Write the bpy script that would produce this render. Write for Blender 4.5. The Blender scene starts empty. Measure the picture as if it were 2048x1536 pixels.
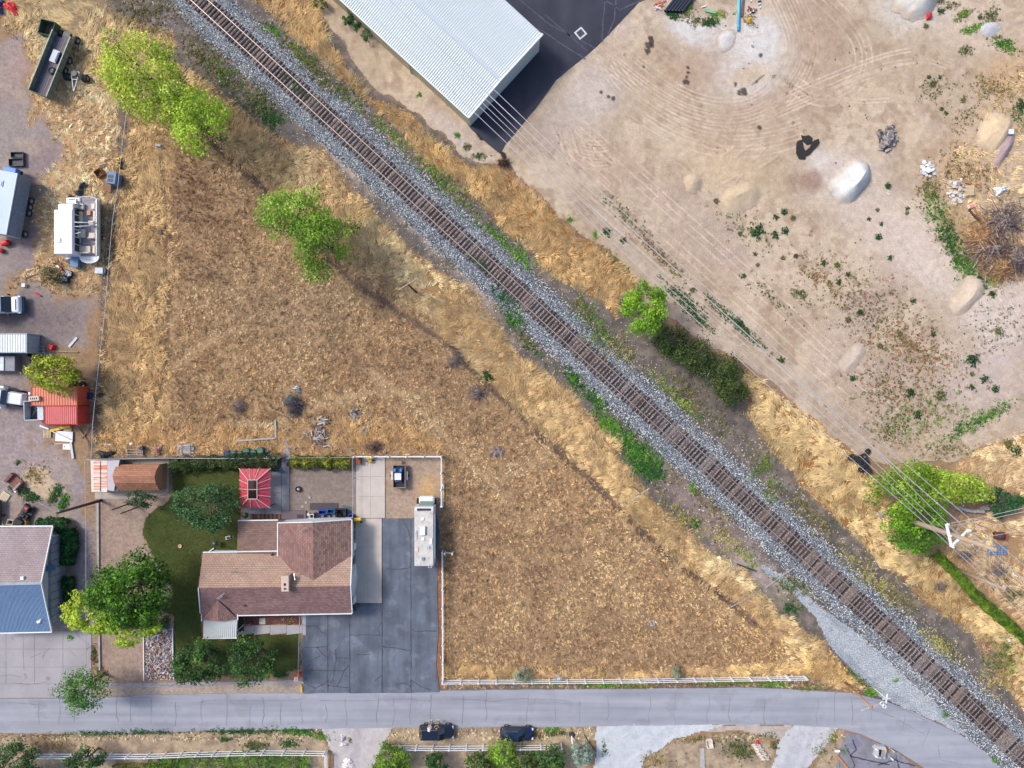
import bpy, bmesh, math, random
import numpy as np
from mathutils import Vector, Matrix
sc = bpy.context.scene
COL = sc.collection
# ------------------------------------------------------------------ camera, light, exposure
H = 92.0          # camera height in metres
S = 15.2          # photograph pixels per metre on the ground
cam_d = bpy.data.cameras.new("camera"); cam = bpy.data.objects.new("camera", cam_d); COL.objects.link(cam)
cam.location = (0, 0, H); cam_d.sensor_width = 36; cam_d.lens = 36 * H / (2048 / S)
cam_d.clip_end = 3000; cam_d.clip_start = 1; sc.camera = cam
SUN_AZ = math.radians(297)   # compass direction the light comes from (west-north-west)
SUN_EL = math.radians(46)
world = bpy.data.worlds.new("World"); sc.world = world; world.use_nodes = True
wn = world.node_tree; bg = wn.nodes['Background']
sky = wn.nodes.new('ShaderNodeTexSky'); sky.sky_type = 'NISHITA'; sky.sun_disc = False
sky.sun_elevation = SUN_EL; sky.sun_rotation = SUN_AZ; sky.air_density = 1.0; sky.dust_density = 3.0; sky.ozone_density = 1.0
wn.links.new(sky.outputs[0], bg.inputs[0]); bg.inputs[1].default_value = 0.15
sun_d = bpy.data.lights.new("sun", 'SUN'); sun_d.energy = 2.1; sun_d.angle = math.radians(12); sun_d.color = (1, .94, .86)
sun = bpy.data.objects.new("sun", sun_d); COL.objects.link(sun)
sdir = Vector((math.sin(SUN_AZ) * math.cos(SUN_EL), math.cos(SUN_AZ) * math.cos(SUN_EL), math.sin(SUN_EL)))
sun.rotation_euler = sdir.to_track_quat('Z', 'Y').to_euler(); sun.location = (0, 0, 60)
sc.view_settings.view_transform = 'Standard'; sc.view_settings.look = 'None'
sc.view_settings.exposure = 0.6; sc.view_settings.gamma = 1; sc.view_settings.use_curve_mapping = False
sc.cycles.max_bounces = 5; sc.cycles.diffuse_bounces = 3; sc.cycles.transparent_max_bounces = 4
sc.cycles.use_denoising = True

# ------------------------------------------------------------------ helpers
R = random.Random(11); rng = np.random.default_rng(11)
def P(px, py, z=0.0):                      # the place in the world, at height z, that the photograph shows at px, py
    k = (H - z) / H
    return Vector(((px - 1024) / S * k, (768 - py) / S * k, z))
def lin(c):
    c = c / 255.0
    return c / 12.92 if c <= .04045 else ((c + .055) / 1.055) ** 2.4
def C(r, g, b, k=1.0): return tuple(min(.92, lin(x) / 1.3 * k) for x in (r, g, b))
MATS = {}
def _nt(name):
    m = bpy.data.materials.new(name); m.use_nodes = True; nt = m.node_tree; b = nt.nodes['Principled BSDF']
    return m, nt, b
def noise_node(nt, scale, detail=3, coord='Object', rough=.55):
    tc = nt.nodes.new('ShaderNodeTexCoord'); n = nt.nodes.new('ShaderNodeTexNoise')
    n.inputs['Scale'].default_value = scale; n.inputs['Detail'].default_value = detail; n.inputs['Roughness'].default_value = rough
    nt.links.new(tc.outputs[coord], n.inputs['Vector']); return n
def ramp(nt, src, p0, c0, p1, c1):
    r = nt.nodes.new('ShaderNodeValToRGB'); e = r.color_ramp.elements
    e[0].position = p0; e[0].color = tuple(c0) + (1,); e[1].position = p1; e[1].color = tuple(c1) + (1,)
    nt.links.new(src, r.inputs[0]); return r
def mul(nt, a, b, fac=1.0, mode='MULTIPLY'):
    m = nt.nodes.new('ShaderNodeMixRGB'); m.blend_type = mode; m.inputs[0].default_value = fac
    nt.links.new(a, m.inputs[1])
    if isinstance(b, tuple): m.inputs[2].default_value = b + (1,)
    else: nt.links.new(b, m.inputs[2])
    return m
def bump(nt, b, src, dist, strength=.6):
    n = nt.nodes.new('ShaderNodeBump'); n.inputs['Distance'].default_value = dist; n.inputs['Strength'].default_value = strength
    nt.links.new(src, n.inputs['Height']); nt.links.new(n.outputs[0], b.inputs['Normal'])
def M(name, col, rough=.7, var=.18, scale=2.0, metal=0.0, bm=.004, fine=14.0, spec=.4, coat=0.0, alpha=None):
    if name in MATS: return MATS[name]
    m, nt, b = _nt(name)
    n1 = noise_node(nt, scale, 4); n2 = noise_node(nt, fine, 2)
    r1 = ramp(nt, n1.outputs[0], .3, tuple(c * (1 - var) for c in col), .7, tuple(min(.95, c * (1 + var)) for c in col))
    r2 = ramp(nt, n2.outputs[0], .3, (1 - var * .6,) * 3, .7, (1 + var * .3,) * 3)
    nt.links.new(mul(nt, r1.outputs[0], r2.outputs[0]).outputs[0], b.inputs['Base Color'])
    b.inputs['Roughness'].default_value = rough; b.inputs['Metallic'].default_value = metal
    b.inputs['Specular IOR Level'].default_value = spec; b.inputs['Coat Weight'].default_value = coat
    if bm: bump(nt, b, n2.outputs[0], bm)
    MATS[name] = m; return m
def MA(name, rough=.85, f1=3.0, v1=.25, f2=12.0, v2=.3, bm=.03, spec=.2, warm=0.0):     # colour from the mesh's own colour attribute, grain on top
    if name in MATS: return MATS[name]
    m, nt, b = _nt(name)
    a = nt.nodes.new('ShaderNodeAttribute'); a.attribute_name = 'Col'
    n1 = noise_node(nt, f1, 4); n2 = noise_node(nt, f2, 2, rough=.7)
    r1 = ramp(nt, n1.outputs[0], .3, (1 - v1,) * 3, .7, (1 + v1 * .6,) * 3)
    r2 = ramp(nt, n2.outputs[0], .3, (1 - v2,) * 3, .72, (1 + v2 * .7,) * 3)
    x = mul(nt, a.outputs['Color'], r1.outputs[0]); x = mul(nt, x.outputs[0], r2.outputs[0])
    nt.links.new(x.outputs[0], b.inputs['Base Color']); b.inputs['Roughness'].default_value = rough
    b.inputs['Specular IOR Level'].default_value = spec
    if bm: bump(nt, b, n2.outputs[0], bm, .8)
    MATS[name] = m; return m
def leaf_mat(name='leaf', tr=.35):
    if name in MATS: return MATS[name]
    m, nt, b = _nt(name)
    a = nt.nodes.new('ShaderNodeAttribute'); a.attribute_name = 'Col'
    nt.links.new(a.outputs['Color'], b.inputs['Base Color']); b.inputs['Roughness'].default_value = .6; b.inputs['Specular IOR Level'].default_value = .25
    t = nt.nodes.new('ShaderNodeBsdfTranslucent'); nt.links.new(a.outputs['Color'], t.inputs[0])
    mx_ = nt.nodes.new('ShaderNodeMixShader'); mx_.inputs[0].default_value = tr
    nt.links.new(b.outputs[0], mx_.inputs[1]); nt.links.new(t.outputs[0], mx_.inputs[2])
    nt.links.new(mx_.outputs[0], nt.nodes['Material Output'].inputs[0]); MATS[name] = m; return m

def tag(o, label=None, cat=None, group=None, kind=None):
    if label: o['label'] = label
    if cat: o['category'] = cat
    if group: o['group'] = group
    if kind: o['kind'] = kind
    return o
def thing(name, label, cat, loc=(0, 0, 0), rz=0.0, group=None):
    o = bpy.data.objects.new(name, None); COL.objects.link(o); o.empty_display_size = .3
    o.location = loc; o.rotation_euler = (0, 0, rz); return tag(o, label, cat, group)
def copy_thing(o, loc, rz=None, label=None, group=None, scale=None):
    c = o.copy(); COL.objects.link(c); c.location = loc
    if rz is not None: c.rotation_euler = (0, 0, rz)
    if scale: c.scale = scale if isinstance(scale, tuple) else (scale,) * 3
    if label: c['label'] = label
    if group: c['group'] = group
    for ch in list(o.children):
        d = ch.copy(); COL.objects.link(d); d.parent = c
        for g in list(ch.children):
            e = g.copy(); COL.objects.link(e); e.parent = d
    return c
def inst(name, me, parent, loc=(0, 0, 0), rz=0.0, rot=None, scale=None):      # another object on the same mesh data
    o = bpy.data.objects.new(name, me); COL.objects.link(o); o.parent = parent; o.location = loc
    o.rotation_euler = rot if rot else (0, 0, rz)
    if scale: o.scale = scale
    return o
class MB:
    def __init__(s): s.v = []; s.f = []; s.m = []
    def add(s, vs, fs, m=0):
        n = len(s.v); s.v += [tuple(v) for v in vs]; s.f += [tuple(i + n for i in f) for f in fs]; s.m += [m] * len(fs); return s
    def box(s, c, d, rz=0.0, m=0, top=1.0, topx=None, sh=(0, 0), rx=0.0, ry=0.0):
        tx = topx if topx is not None else top
        x, y, z = d[0] / 2, d[1] / 2, d[2] / 2; vs = []
        Mx = Matrix.Rotation(rz, 3, 'Z') @ Matrix.Rotation(ry, 3, 'Y') @ Matrix.Rotation(rx, 3, 'X')
        for zz, kx, ky, ox, oy in ((-z, 1, 1, 0, 0), (z, tx, top, sh[0], sh[1])):
            for a, b in ((-1, -1), (1, -1), (1, 1), (-1, 1)):
                vs.append(Mx @ Vector((a * x * kx + ox, b * y * ky + oy, zz)) + Vector(c))
        return s.add(vs, [(3, 2, 1, 0), (4, 5, 6, 7), (0, 1, 5, 4), (1, 2, 6, 5), (2, 3, 7, 6), (3, 0, 4, 7)], m)
    def b0(s, x0, y0, z0, x1, y1, z1, m=0): return s.box(((x0 + x1) / 2, (y0 + y1) / 2, (z0 + z1) / 2), (x1 - x0, y1 - y0, z1 - z0), m=m)
    def tube(s, pts, r, n=8, m=0, cap=True):
        pts = [Vector(p) for p in pts]; rs = r if isinstance(r, (list, tuple)) else [r] * len(pts); vs = []; fs = []
        for i, p in enumerate(pts):
            d = (pts[min(i + 1, len(pts) - 1)] - pts[max(i - 1, 0)]).normalized()
            u = d.cross(Vector((0, 0, 1)) if abs(d.z) < .9 else Vector((1, 0, 0))).normalized(); w = d.cross(u)
            for k in range(n):
                a = 2 * math.pi * k / n; vs.append(p + (u * math.cos(a) + w * math.sin(a)) * rs[i])
        for i in range(len(pts) - 1):
            for k in range(n):
                fs.append((i * n + k, i * n + (k + 1) % n, (i + 1) * n + (k + 1) % n, (i + 1) * n + k))
        if cap: fs.append(tuple(range(n - 1, -1, -1))); fs.append(tuple((len(pts) - 1) * n + k for k in range(n)))
        return s.add(vs, fs, m)
    def cyl(s, c, r, h, n=16, axis='z', m=0, r2=None):
        c = Vector(c); ax = {'z': Vector((0, 0, 1)), 'x': Vector((1, 0, 0)), 'y': Vector((0, 1, 0))}[axis]
        return s.tube([c - ax * h / 2, c + ax * h / 2], [r, r if r2 is None else r2], n, m)
    def lathe(s, c, prof, n=16, m=0, axis='z'):       # prof: (radius, height)
        vs = []; fs = []; c = Vector(c)
        for r_, h_ in prof:
            for k in range(n):
                a = 2 * math.pi * k / n; p = Vector((r_ * math.cos(a), r_ * math.sin(a), h_))
                if axis == 'x': p = Vector((p.z, p.x, p.y))
                elif axis == 'y': p = Vector((p.x, p.z, p.y))
                vs.append(c + p)
        for i in range(len(prof) - 1):
            for k in range(n): fs.append((i * n + k, i * n + (k + 1) % n, (i + 1) * n + (k + 1) % n, (i + 1) * n + k))
        return s.add(vs, fs, m)
    def prism(s, poly, z0, z1, m=0):
        n = len(poly); vs = [(p[0], p[1], z0) for p in poly] + [(p[0], p[1], z1) for p in poly]
        return s.add(vs, [tuple(range(n - 1, -1, -1)), tuple(range(n, 2 * n))] + [(i, (i + 1) % n, (i + 1) % n + n, i + n) for i in range(n)], m)
    def plate(s, pts, th, m=0):                        # a slab under a 3D outline
        n = len(pts); vs = [tuple(p) for p in pts] + [(p[0], p[1], p[2] - th) for p in pts]
        return s.add(vs, [tuple(range(n)), tuple(range(2 * n - 1, n - 1, -1))] + [(i, i + n, (i + 1) % n + n, (i + 1) % n) for i in range(n)], m)
    def build(s, name, mats, parent=None, smooth=False, world=False, bevel=0.0, kind=None, loc=None):
        me = bpy.data.meshes.new(name); off = Vector((0, 0, 0))
        if world and parent: off = parent.location
        vs = [(v[0] - off[0], v[1] - off[1], v[2] - off[2]) for v in s.v] if world and parent else s.v
        me.from_pydata(vs, [], s.f)
        if not isinstance(mats, (list, tuple)): mats = [mats]
        for m in mats: me.materials.append(m)
        me.polygons.foreach_set('material_index', [min(x, len(mats) - 1) for x in s.m])
        if smooth: me.polygons.foreach_set('use_smooth', [True] * len(me.polygons))
        bm_ = bmesh.new(); bm_.from_mesh(me); bmesh.ops.recalc_face_normals(bm_, faces=bm_.faces); bm_.to_mesh(me); bm_.free()
        me.update(); o = bpy.data.objects.new(name, me); COL.objects.link(o)
        if parent: o.parent = parent
        if loc is not None: o.location = loc
        if bevel:
            bv = o.modifiers.new('b', 'BEVEL'); bv.width = bevel; bv.segments = 2; bv.limit_method = 'ANGLE'
        if kind: o['kind'] = kind
        return o
def npmesh(name, v, f, mat, col=None, kind=None, parent=None, smooth=False, k=None):
    me = bpy.data.meshes.new(name); v = np.ascontiguousarray(v, dtype=np.float32); f = np.ascontiguousarray(f, dtype=np.int32)
    nf, k = f.shape
    me.vertices.add(len(v)); me.vertices.foreach_set('co', v.ravel())
    me.loops.add(nf * k); me.loops.foreach_set('vertex_index', f.ravel())
    me.polygons.add(nf); me.polygons.foreach_set('loop_start', np.arange(nf, dtype=np.int32) * k)
    me.polygons.foreach_set('loop_total', np.full(nf, k, dtype=np.int32))
    if smooth: me.polygons.foreach_set('use_smooth', np.ones(nf, dtype=bool))
    me.update(calc_edges=True)
    if col is not None:
        a = me.color_attributes.new('Col', 'FLOAT_COLOR', 'POINT')
        c4 = np.ones((len(v), 4), dtype=np.float32); c4[:, :3] = col; a.data.foreach_set('color', c4.ravel())
    me.materials.append(mat); o = bpy.data.objects.new(name, me); COL.objects.link(o)
    if parent: o.parent = parent
    if kind: o['kind'] = kind
    return o
# noise and painting on arrays
_tab = {}
def vnoise(x, y, scale, seed=0):
    if seed not in _tab: _tab[seed] = np.random.default_rng(seed + 100).random((256, 256)).astype(np.float32)
    t = _tab[seed]; x = np.asarray(x) / scale; y = np.asarray(y) / scale
    xi = np.floor(x).astype(int); yi = np.floor(y).astype(int); fx = x - xi; fy = y - yi
    fx = fx * fx * (3 - 2 * fx); fy = fy * fy * (3 - 2 * fy)
    a = t[xi & 255, yi & 255]; b = t[(xi + 1) & 255, yi & 255]; c = t[xi & 255, (yi + 1) & 255]; d = t[(xi + 1) & 255, (yi + 1) & 255]
    return (a * (1 - fx) + b * fx) * (1 - fy) + (c * (1 - fx) + d * fx) * fy
def fbm(x, y, scale, seed=0, o=4):
    s_ = 0; amp = 1; tot = 0
    for i in range(o):
        s_ = s_ + amp * vnoise(x + 37.1 * i, y + 11.7 * i, scale / 2 ** i, seed + i); tot += amp; amp *= .55
    return s_ / tot
def sdf(px, py, poly):            # distance to a polygon in pixels, positive inside
    d = np.full(np.shape(px), 1e9); ins = np.zeros(np.shape(px), bool); n = len(poly)
    for i in range(n):
        x0, y0 = poly[i]; x1, y1 = poly[(i + 1) % n]; ex, ey = x1 - x0, y1 - y0
        t = np.clip(((px - x0) * ex + (py - y0) * ey) / (ex * ex + ey * ey + 1e-9), 0, 1)
        d = np.minimum(d, (px - x0 - t * ex) ** 2 + (py - y0 - t * ey) ** 2)
        if y0 != y1:
            c = ((y0 > py) != (y1 > py)) & (px < (x1 - x0) * (py - y0) / (y1 - y0) + x0); ins ^= c
    return np.where(ins, 1, -1) * np.sqrt(d)
def sstep(a, b, x): t = np.clip((x - a) / (b - a), 0, 1); return t * t * (3 - 2 * t)
def mask(px, py, poly, soft=8, rag=14, seed=3, sc_=40):
    x0 = min(p[0] for p in poly) - 60; x1 = max(p[0] for p in poly) + 60; y0 = min(p[1] for p in poly) - 60; y1 = max(p[1] for p in poly) + 60
    out = np.zeros(px.shape); w = (px > x0) & (px < x1) & (py > y0) & (py < y1)
    if not w.any(): return out
    qx = px[w]; qy = py[w]; d = sdf(qx, qy, poly) + (fbm(qx, qy, sc_, seed, 4) - .5) * 2 * rag
    out[w] = sstep(-soft, soft, d); return out
def pline(px, py, pts):           # distance to an open line
    d = np.full(px.shape, 1e9)
    for (x0, y0), (x1, y1) in zip(pts[:-1], pts[1:]):
        w = (px > min(x0, x1) - 40) & (px < max(x0, x1) + 40) & (py > min(y0, y1) - 40) & (py < max(y0, y1) + 40)
        if not w.any(): continue
        ex, ey = x1 - x0, y1 - y0; qx = px[w]; qy = py[w]
        t = np.clip(((qx - x0) * ex + (qy - y0) * ey) / (ex * ex + ey * ey + 1e-9), 0, 1)
        d[w] = np.minimum(d[w], np.hypot(qx - x0 - t * ex, qy - y0 - t * ey))
    return d
def blob(px, py, cx, cy, rx, ry, rot=0, p=2):
    a = math.radians(rot); dx = px - cx; dy = py - cy
    u = (dx * math.cos(a) + dy * math.sin(a)) / rx; v = (-dx * math.sin(a) + dy * math.cos(a)) / ry
    return np.exp(-np.power(u * u + v * v, p / 2))
def smooth_line(pts, n=3):
    pts = [Vector(p) for p in pts]
    for _ in range(n):
        q = [pts[0]]
        for a, b in zip(pts[:-1], pts[1:]): q += [a.lerp(b, .25), a.lerp(b, .75)]
        q.append(pts[-1]); pts = q
    return [tuple(p) for p in pts]
def W2(px, py): return (px - 1024) / S, (768 - py) / S
# ------------------------------------------------------------------ painting maps of the place
TR = smooth_line([(330, -62), (397, 0), (720, 294.5), (970, 523.5), (1400, 917.3), (1700, 1190.8), (2048, 1514), (2110, 1573)], 2)
RB = [(190, 0), (260, 40), (345, 60), (350, 90), (330, 110), (420, 170), (480, 220), (540, 270), (650, 300), (730, 400), (830, 510), (930, 570), (990, 640), (1050, 720), (1130, 770), (1180, 830), (1240, 880), (1235, 910), (1290, 980), (1340, 1030), (1420, 1100), (1500, 1150), (1530, 1190), (1560, 1220), (1650, 1290), (1745, 1388)]
FIELD = [(-150, -150), (150, -150)] + RB + [(1600, 1374), (1230, 1376), (885, 1376), (882, 1010), (890, 908), (183, 913), (200, 600), (236, 240), (60, 120)]
TALL = [(-100, -150), (150, -150)] + RB + [(1610, 1372), (1545, 1250), (1500, 1240), (1370, 1150), (1290, 1070), (1230, 1000), (1180, 940), (1000, 790), (900, 690), (800, 600), (700, 540), (560, 400), (440, 310), (380, 200), (240, 210), (60, 100)]
G1 = [(420, -100), (560, -80), (632, 0), (650, 60), (690, 130), (745, 190), (830, 240), (880, 290), (950, 335), (1010, 325), (1060, 380), (1150, 460), (1250, 540), (1275, 570), (1230, 640), (1200, 600), (1150, 570), (1090, 540), (1040, 490), (985, 445), (940, 405), (880, 365), (820, 310), (780, 255), (720, 200), (650, 140), (570, 85), (490, 10)]
G1B = [(1480, 740), (1560, 790), (1640, 850), (1720, 915), (1770, 1000), (1800, 1090), (1870, 1120), (1960, 1210), (2048, 1290), (2110, 1400), (2048, 1440), (1980, 1330), (1945, 1270), (1880, 1230), (1790, 1150), (1700, 1060), (1600, 970), (1540, 900), (1500, 830)]
EAST1 = [(1900, 935), (1960, 890), (2048, 860), (2150, 850), (2150, 1000), (1995, 985), (1950, 960)]
EAST2 = [(1900, 1040), (2048, 1025), (2150, 1020), (2150, 1300), (2050, 1260), (1960, 1180), (1890, 1110)]
EAST3 = [(1880, 400), (1910, 320), (1960, 230), (2048, 100), (2150, 60), (2150, 570), (2000, 560), (1950, 500), (1900, 440)]
LOT = [(600, -150), (645, 20), (745, 180), (840, 235), (950, 328), (1010, 318), (1060, 375), (1150, 455), (1255, 540), (1290, 600), (1400, 680), (1490, 730), (1600, 820), (1720, 905), (1790, 930), (1900, 930), (2000, 880), (2150, 850), (2150, -150)]
YARD = [(-150, 60), (50, 60), (60, 200), (95, 250), (150, 290), (120, 350), (85, 400), (60, 450), (30, 560), (20, 590), (150, 592), (195, 600), (190, 690), (120, 700), (60, 745), (60, 850), (90, 890), (135, 930), (184, 975), (184, 1400), (-150, 1400)]
DITCH = [(330, 120), (430, 292), (560, 405), (700, 560), (900, 692), (1000, 795), (1080, 870), (1180, 960), (1230, 1010), (1290, 1070), (1370, 1140), (1460, 1205), (1510, 1250)]
DITCH2 = [(325, 300), (330, 470), (338, 600), (336, 700), (322, 770), (300, 840)]
PATHS = [[(740, 740), (820, 800), (880, 860), (940, 930), (1010, 990)], [(480, 655), (400, 690), (345, 735)], [(470, 850), (560, 850), (640, 810), (760, 780), (830, 790)], [(1000, 960), (1090, 920), (1100, 890)]]
FENCE_L = [(247, 205), (240, 330), (228, 380), (215, 520), (207, 620), (196, 730), (187, 840), (182, 912)]
GX, GY = np.meshgrid(np.arange(-240, 2300, 4.0), np.arange(-240, 1790, 4.0), indexing='ij')     # photograph pixels over the ground
def sample(A, px, py):
    u = np.clip((px + 240) / 4.0, 0, A.shape[0] - 1.01); v = np.clip((py + 240) / 4.0, 0, A.shape[1] - 1.01)
    i = u.astype(int); j = v.astype(int); fu = u - i; fv = v - j
    if A.ndim == 3: fu = fu[..., None]; fv = fv[..., None]
    return (A[i, j] * (1 - fu) + A[i + 1, j] * fu) * (1 - fv) + (A[i, j + 1] * (1 - fu) + A[i + 1, j + 1] * fu) * fv
def lay(A, m, col, k=1.0): m = m[..., None] * k; A[...] = A * (1 - m) + np.array(col) * m
dT = pline(GX, GY, TR); dT = np.where(dT > 1e8, 60 * 9.0, dT)
def trackd(px, py): return pline(px, py, TR)
# far from the line the search above is cut off, so measure again on the full plane
def fulld(px, py, pts):
    d = np.full(px.shape, 1e9)
    for (x0, y0), (x1, y1) in zip(pts[:-1], pts[1:]):
        ex, ey = x1 - x0, y1 - y0; t = np.clip(((px - x0) * ex + (py - y0) * ey) / (ex * ex + ey * ey), 0, 1)
        d = np.minimum(d, np.hypot(px - x0 - t * ex, py - y0 - t * ey))
    return d
dT = fulld(GX, GY, TR)
n1 = fbm(GX, GY, 60, 5); n2 = fbm(GX, GY, 20, 9); n3 = fbm(GX, GY, 160, 21)
m_field = mask(GX, GY, FIELD, 6, 10, 3); m_tall = mask(GX, GY, TALL, 16, 34, 4, 70)
m_g1 = np.maximum(mask(GX, GY, G1, 5, 12, 6), mask(GX, GY, G1B, 6, 12, 8))
m_e = np.maximum.reduce([mask(GX, GY, EAST1, 8, 12, 1), mask(GX, GY, EAST2, 8, 18, 2) * .8, mask(GX, GY, EAST3, 20, 30, 7) * .75])
m_yard = mask(GX, GY, YARD, 16, 60, 11, 60); m_lot = mask(GX, GY, LOT, 3, 8, 12)
m_straw = mask(GX, GY, [(60, 60), (240, 200), (235, 300), (205, 590), (20, 590), (40, 400), (60, 250)], 10, 14, 13) * (1 - m_yard)
m_bot = mask(GX, GY, [(888, 1335), (1300, 1345), (1640, 1320), (1750, 1385), (1600, 1352), (1240, 1352), (888, 1356)], 6, 8, 14)
m_left = mask(GX, GY, [(210, 240), (330, 250), (340, 480), (320, 700), (330, 800), (300, 905), (186, 908), (205, 600)], 20, 44, 15, 80)
m_row = mask(GX, GY, [(188, 860), (560, 850), (888, 858), (888, 905), (186, 905)], 14, 26, 16)
m_verge = np.maximum.reduce([mask(GX, GY, [(-150, 1472), (640, 1462), (655, 1520), (640, 1700), (-150, 1700)], 4, 5, 17), mask(GX, GY, [(780, 1452), (1190, 1452), (1180, 1500), (1150, 1700), (740, 1700)], 4, 6, 18), mask(GX, GY, [(1300, 1510), (1360, 1480), (1520, 1468), (1545, 1500), (1530, 1700), (1260, 1700)], 4, 6, 19), mask(GX, GY, [(1655, 1462), (1690, 1455), (1680, 1700), (1580, 1700)], 4, 6, 19)])
m_g1 = m_g1 * sstep(62, 80, dT + (n1 - .5) * 30)
# soil colours, as linear values
soil = np.empty(GX.shape + (3,)); soil[...] = C(160, 132, 104)
lay(soil, m_field, C(150, 122, 94)); lay(soil, m_field * sstep(.42, .6, n2), C(184, 154, 118), .7); lay(soil, m_tall * m_field, C(172, 138, 94), .8); lay(soil, m_g1, C(158, 112, 62))
lay(soil, m_e, C(186, 148, 108)); lay(soil, m_straw, C(196, 160, 118)); lay(soil, m_yard, C(158, 146, 142)); lay(soil, m_yard * sstep(.5, .6, n1), C(182, 162, 142), .6); lay(soil, m_left, C(160, 122, 78), .7)
strip = sstep(175, 120, dT + (n1 - .5) * 60) * (1 - m_g1) * (1 - m_field) * (1 - m_lot)
lay(soil, strip, C(118, 110, 104)); lay(soil, strip * sstep(.46, .6, n2), C(146, 132, 122), .8); lay(soil, strip * sstep(.6, .5, fbm(GX, GY, 12, 37)), C(84, 78, 74), .5)
for b_ in [(1380, 1000, 60, 26, 42, (150, 130, 128)), (1500, 1130, 70, 26, 42, (186, 168, 160)), (1440, 1070, 60, 24, 42, (158, 138, 130)), (1590, 1190, 40, 22, 0, (150, 140, 120)), (330, 30, 30, 26, 40, (150, 132, 136)), (690, 330, 60, 10, 45, (196, 176, 158)), (850, 470, 110, 12, 43, (186, 172, 160)), (960, 590, 60, 12, 48, (176, 158, 140)),
           (1980, 1310, 26, 18, 40, (120, 108, 112)), (1660, 1350, 30, 20, 0, (170, 130, 80)), (1850, 1420, 60, 10, 25, (190, 168, 158)), (1900, 1445, 50, 12, 25, (184, 160, 150)), (1560, 1150, 20, 20, 0, (190, 176, 168))]:
    lay(soil, blob(GX, GY, *b_[:5]) * sstep(.25, .5, n2), C(*b_[5]), .9)
for b_ in [(60, 130, 60, 60, 0, (176, 150, 140)), (40, 60, 60, 30, 0, (150, 136, 140)), (70, 430, 28, 120, 12, (136, 120, 126)), (100, 330, 26, 60, 20, (146, 128, 132)), (100, 640, 90, 40, 0, (128, 114, 116)), (20, 640, 60, 60, 0, (110, 104, 108)), (60, 900, 90, 60, 0, (164, 150, 152)), (165, 1150, 16, 220, 0, (150, 142, 152)), (90, 1010, 70, 18, 0, (140, 126, 126)), (110, 1060, 60, 14, 0, (130, 118, 112)), (60, 800, 60, 40, 0, (146, 134, 138))]:
    lay(soil, blob(GX, GY, *b_[:5]) * m_yard, C(*b_[5]), .9)
lay(soil, blob(GX, GY, 75, 955, 34, 24) + blob(GX, GY, 92, 985, 24, 14) > .5, C(206, 184, 152), .8)
lay(soil, m_verge, C(184, 164, 138)); lay(soil, m_verge * sstep(.48, .6, n2), C(146, 128, 112), .8)
# bare gravel yards about the house
lay(soil, mask(GX, GY, [(188, 985), (340, 985), (345, 1010), (290, 1050), (285, 1080), (350, 1110), (350, 1210), (345, 1362), (188, 1362)], 3, 4, 22), C(170, 148, 134))
lay(soil, mask(GX, GY, [(580, 930), (712, 930), (712, 1050), (540, 1050)], 3, 3, 23), C(146, 132, 124))
lay(soil, mask(GX, GY, [(768, 914), (884, 914), (884, 1020), (872, 1040), (768, 1040)], 3, 3, 23), C(174, 152, 134))
lay(soil, blob(GX, GY, 858, 980, 22, 34) * sstep(.35, .55, n2), C(206, 170, 120), .9)
lay(soil, mask(GX, GY, [(-100, 1365), (190, 1365), (350, 1370), (608, 1362), (608, 1392), (-100, 1396)], 3, 4, 24), C(176, 160, 148))
lay(soil, mask(GX, GY, [(870, 1100), (886, 1100), (886, 1385), (874, 1385)], 2, 4, 24), C(150, 104, 78))
lay(soil, mask(GX, GY, [(885, 1366), (1610, 1362), (1740, 1385), (1600, 1380), (1240, 1382), (885, 1384)], 2, 3, 24), C(122, 112, 108))
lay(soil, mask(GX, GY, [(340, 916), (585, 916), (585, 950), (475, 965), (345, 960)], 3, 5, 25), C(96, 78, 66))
dD = fulld(GX, GY, DITCH); dD2 = fulld(GX, GY, DITCH2); dF = fulld(GX, GY, FENCE_L)
lay(soil, sstep(11, 4, dD + (n2 - .5) * 14), C(96, 80, 74), .8); lay(soil, sstep(7, 2, dD2 + (n2 - .5) * 10), C(110, 90, 70), .7); lay(soil, sstep(14, 5, dF - 4 + (n2 - .5) * 14) * m_field, C(104, 92, 84), .8)
for pth in PATHS: lay(soil, sstep(7, 2, fulld(GX, GY, pth) + (n2 - .5) * 6), C(190, 160, 120), .6)
# grass: how much, how tall, which way, what colour
dens = 1.0 * m_field * (1 - m_yard) + m_g1 + .9 * m_e + .6 * m_straw
tall = np.clip(m_tall * m_field + m_g1 + .6 * m_e + m_bot + .8 * m_left + .7 * m_row + .3 * m_straw, 0, 1)
gc = np.empty(GX.shape + (3,)); gc[...] = C(184, 138, 84)
for b_ in [(410, 400, 150, 180, 0, (146, 104, 74)), (330, 310, 80, 80, 0, (140, 94, 66)), (760, 590, 70, 40, 45, (150, 112, 80)), (470, 560, 60, 50, 0, (152, 112, 80)), (560, 640, 150, 90, 20, (200, 176, 136)), (700, 640, 90, 60, 0, (190, 160, 120)), (660, 600, 60, 40, 0, (206, 186, 146)), (860, 820, 70, 40, 45, (200, 172, 130)), (450, 760, 160, 90, 0, (188, 144, 88)), (800, 700, 140, 110, 40, (172, 128, 84)), (1000, 900, 160, 100, 40, (190, 148, 96)), (1120, 1150, 280, 210, 20, (186, 148, 104)), (900, 830, 60, 60, 0, (184, 150, 104)), (960, 1080, 50, 80, 0, (166, 128, 92)), (1200, 1250, 200, 60, 0, (192, 154, 104)), (1080, 960, 90, 30, 30, (176, 122, 78)), (1340, 1180, 80, 60, 40, (182, 134, 88))]:
    lay(gc, blob(GX, GY, *b_[:5]), C(*b_[5]), .85)
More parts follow.
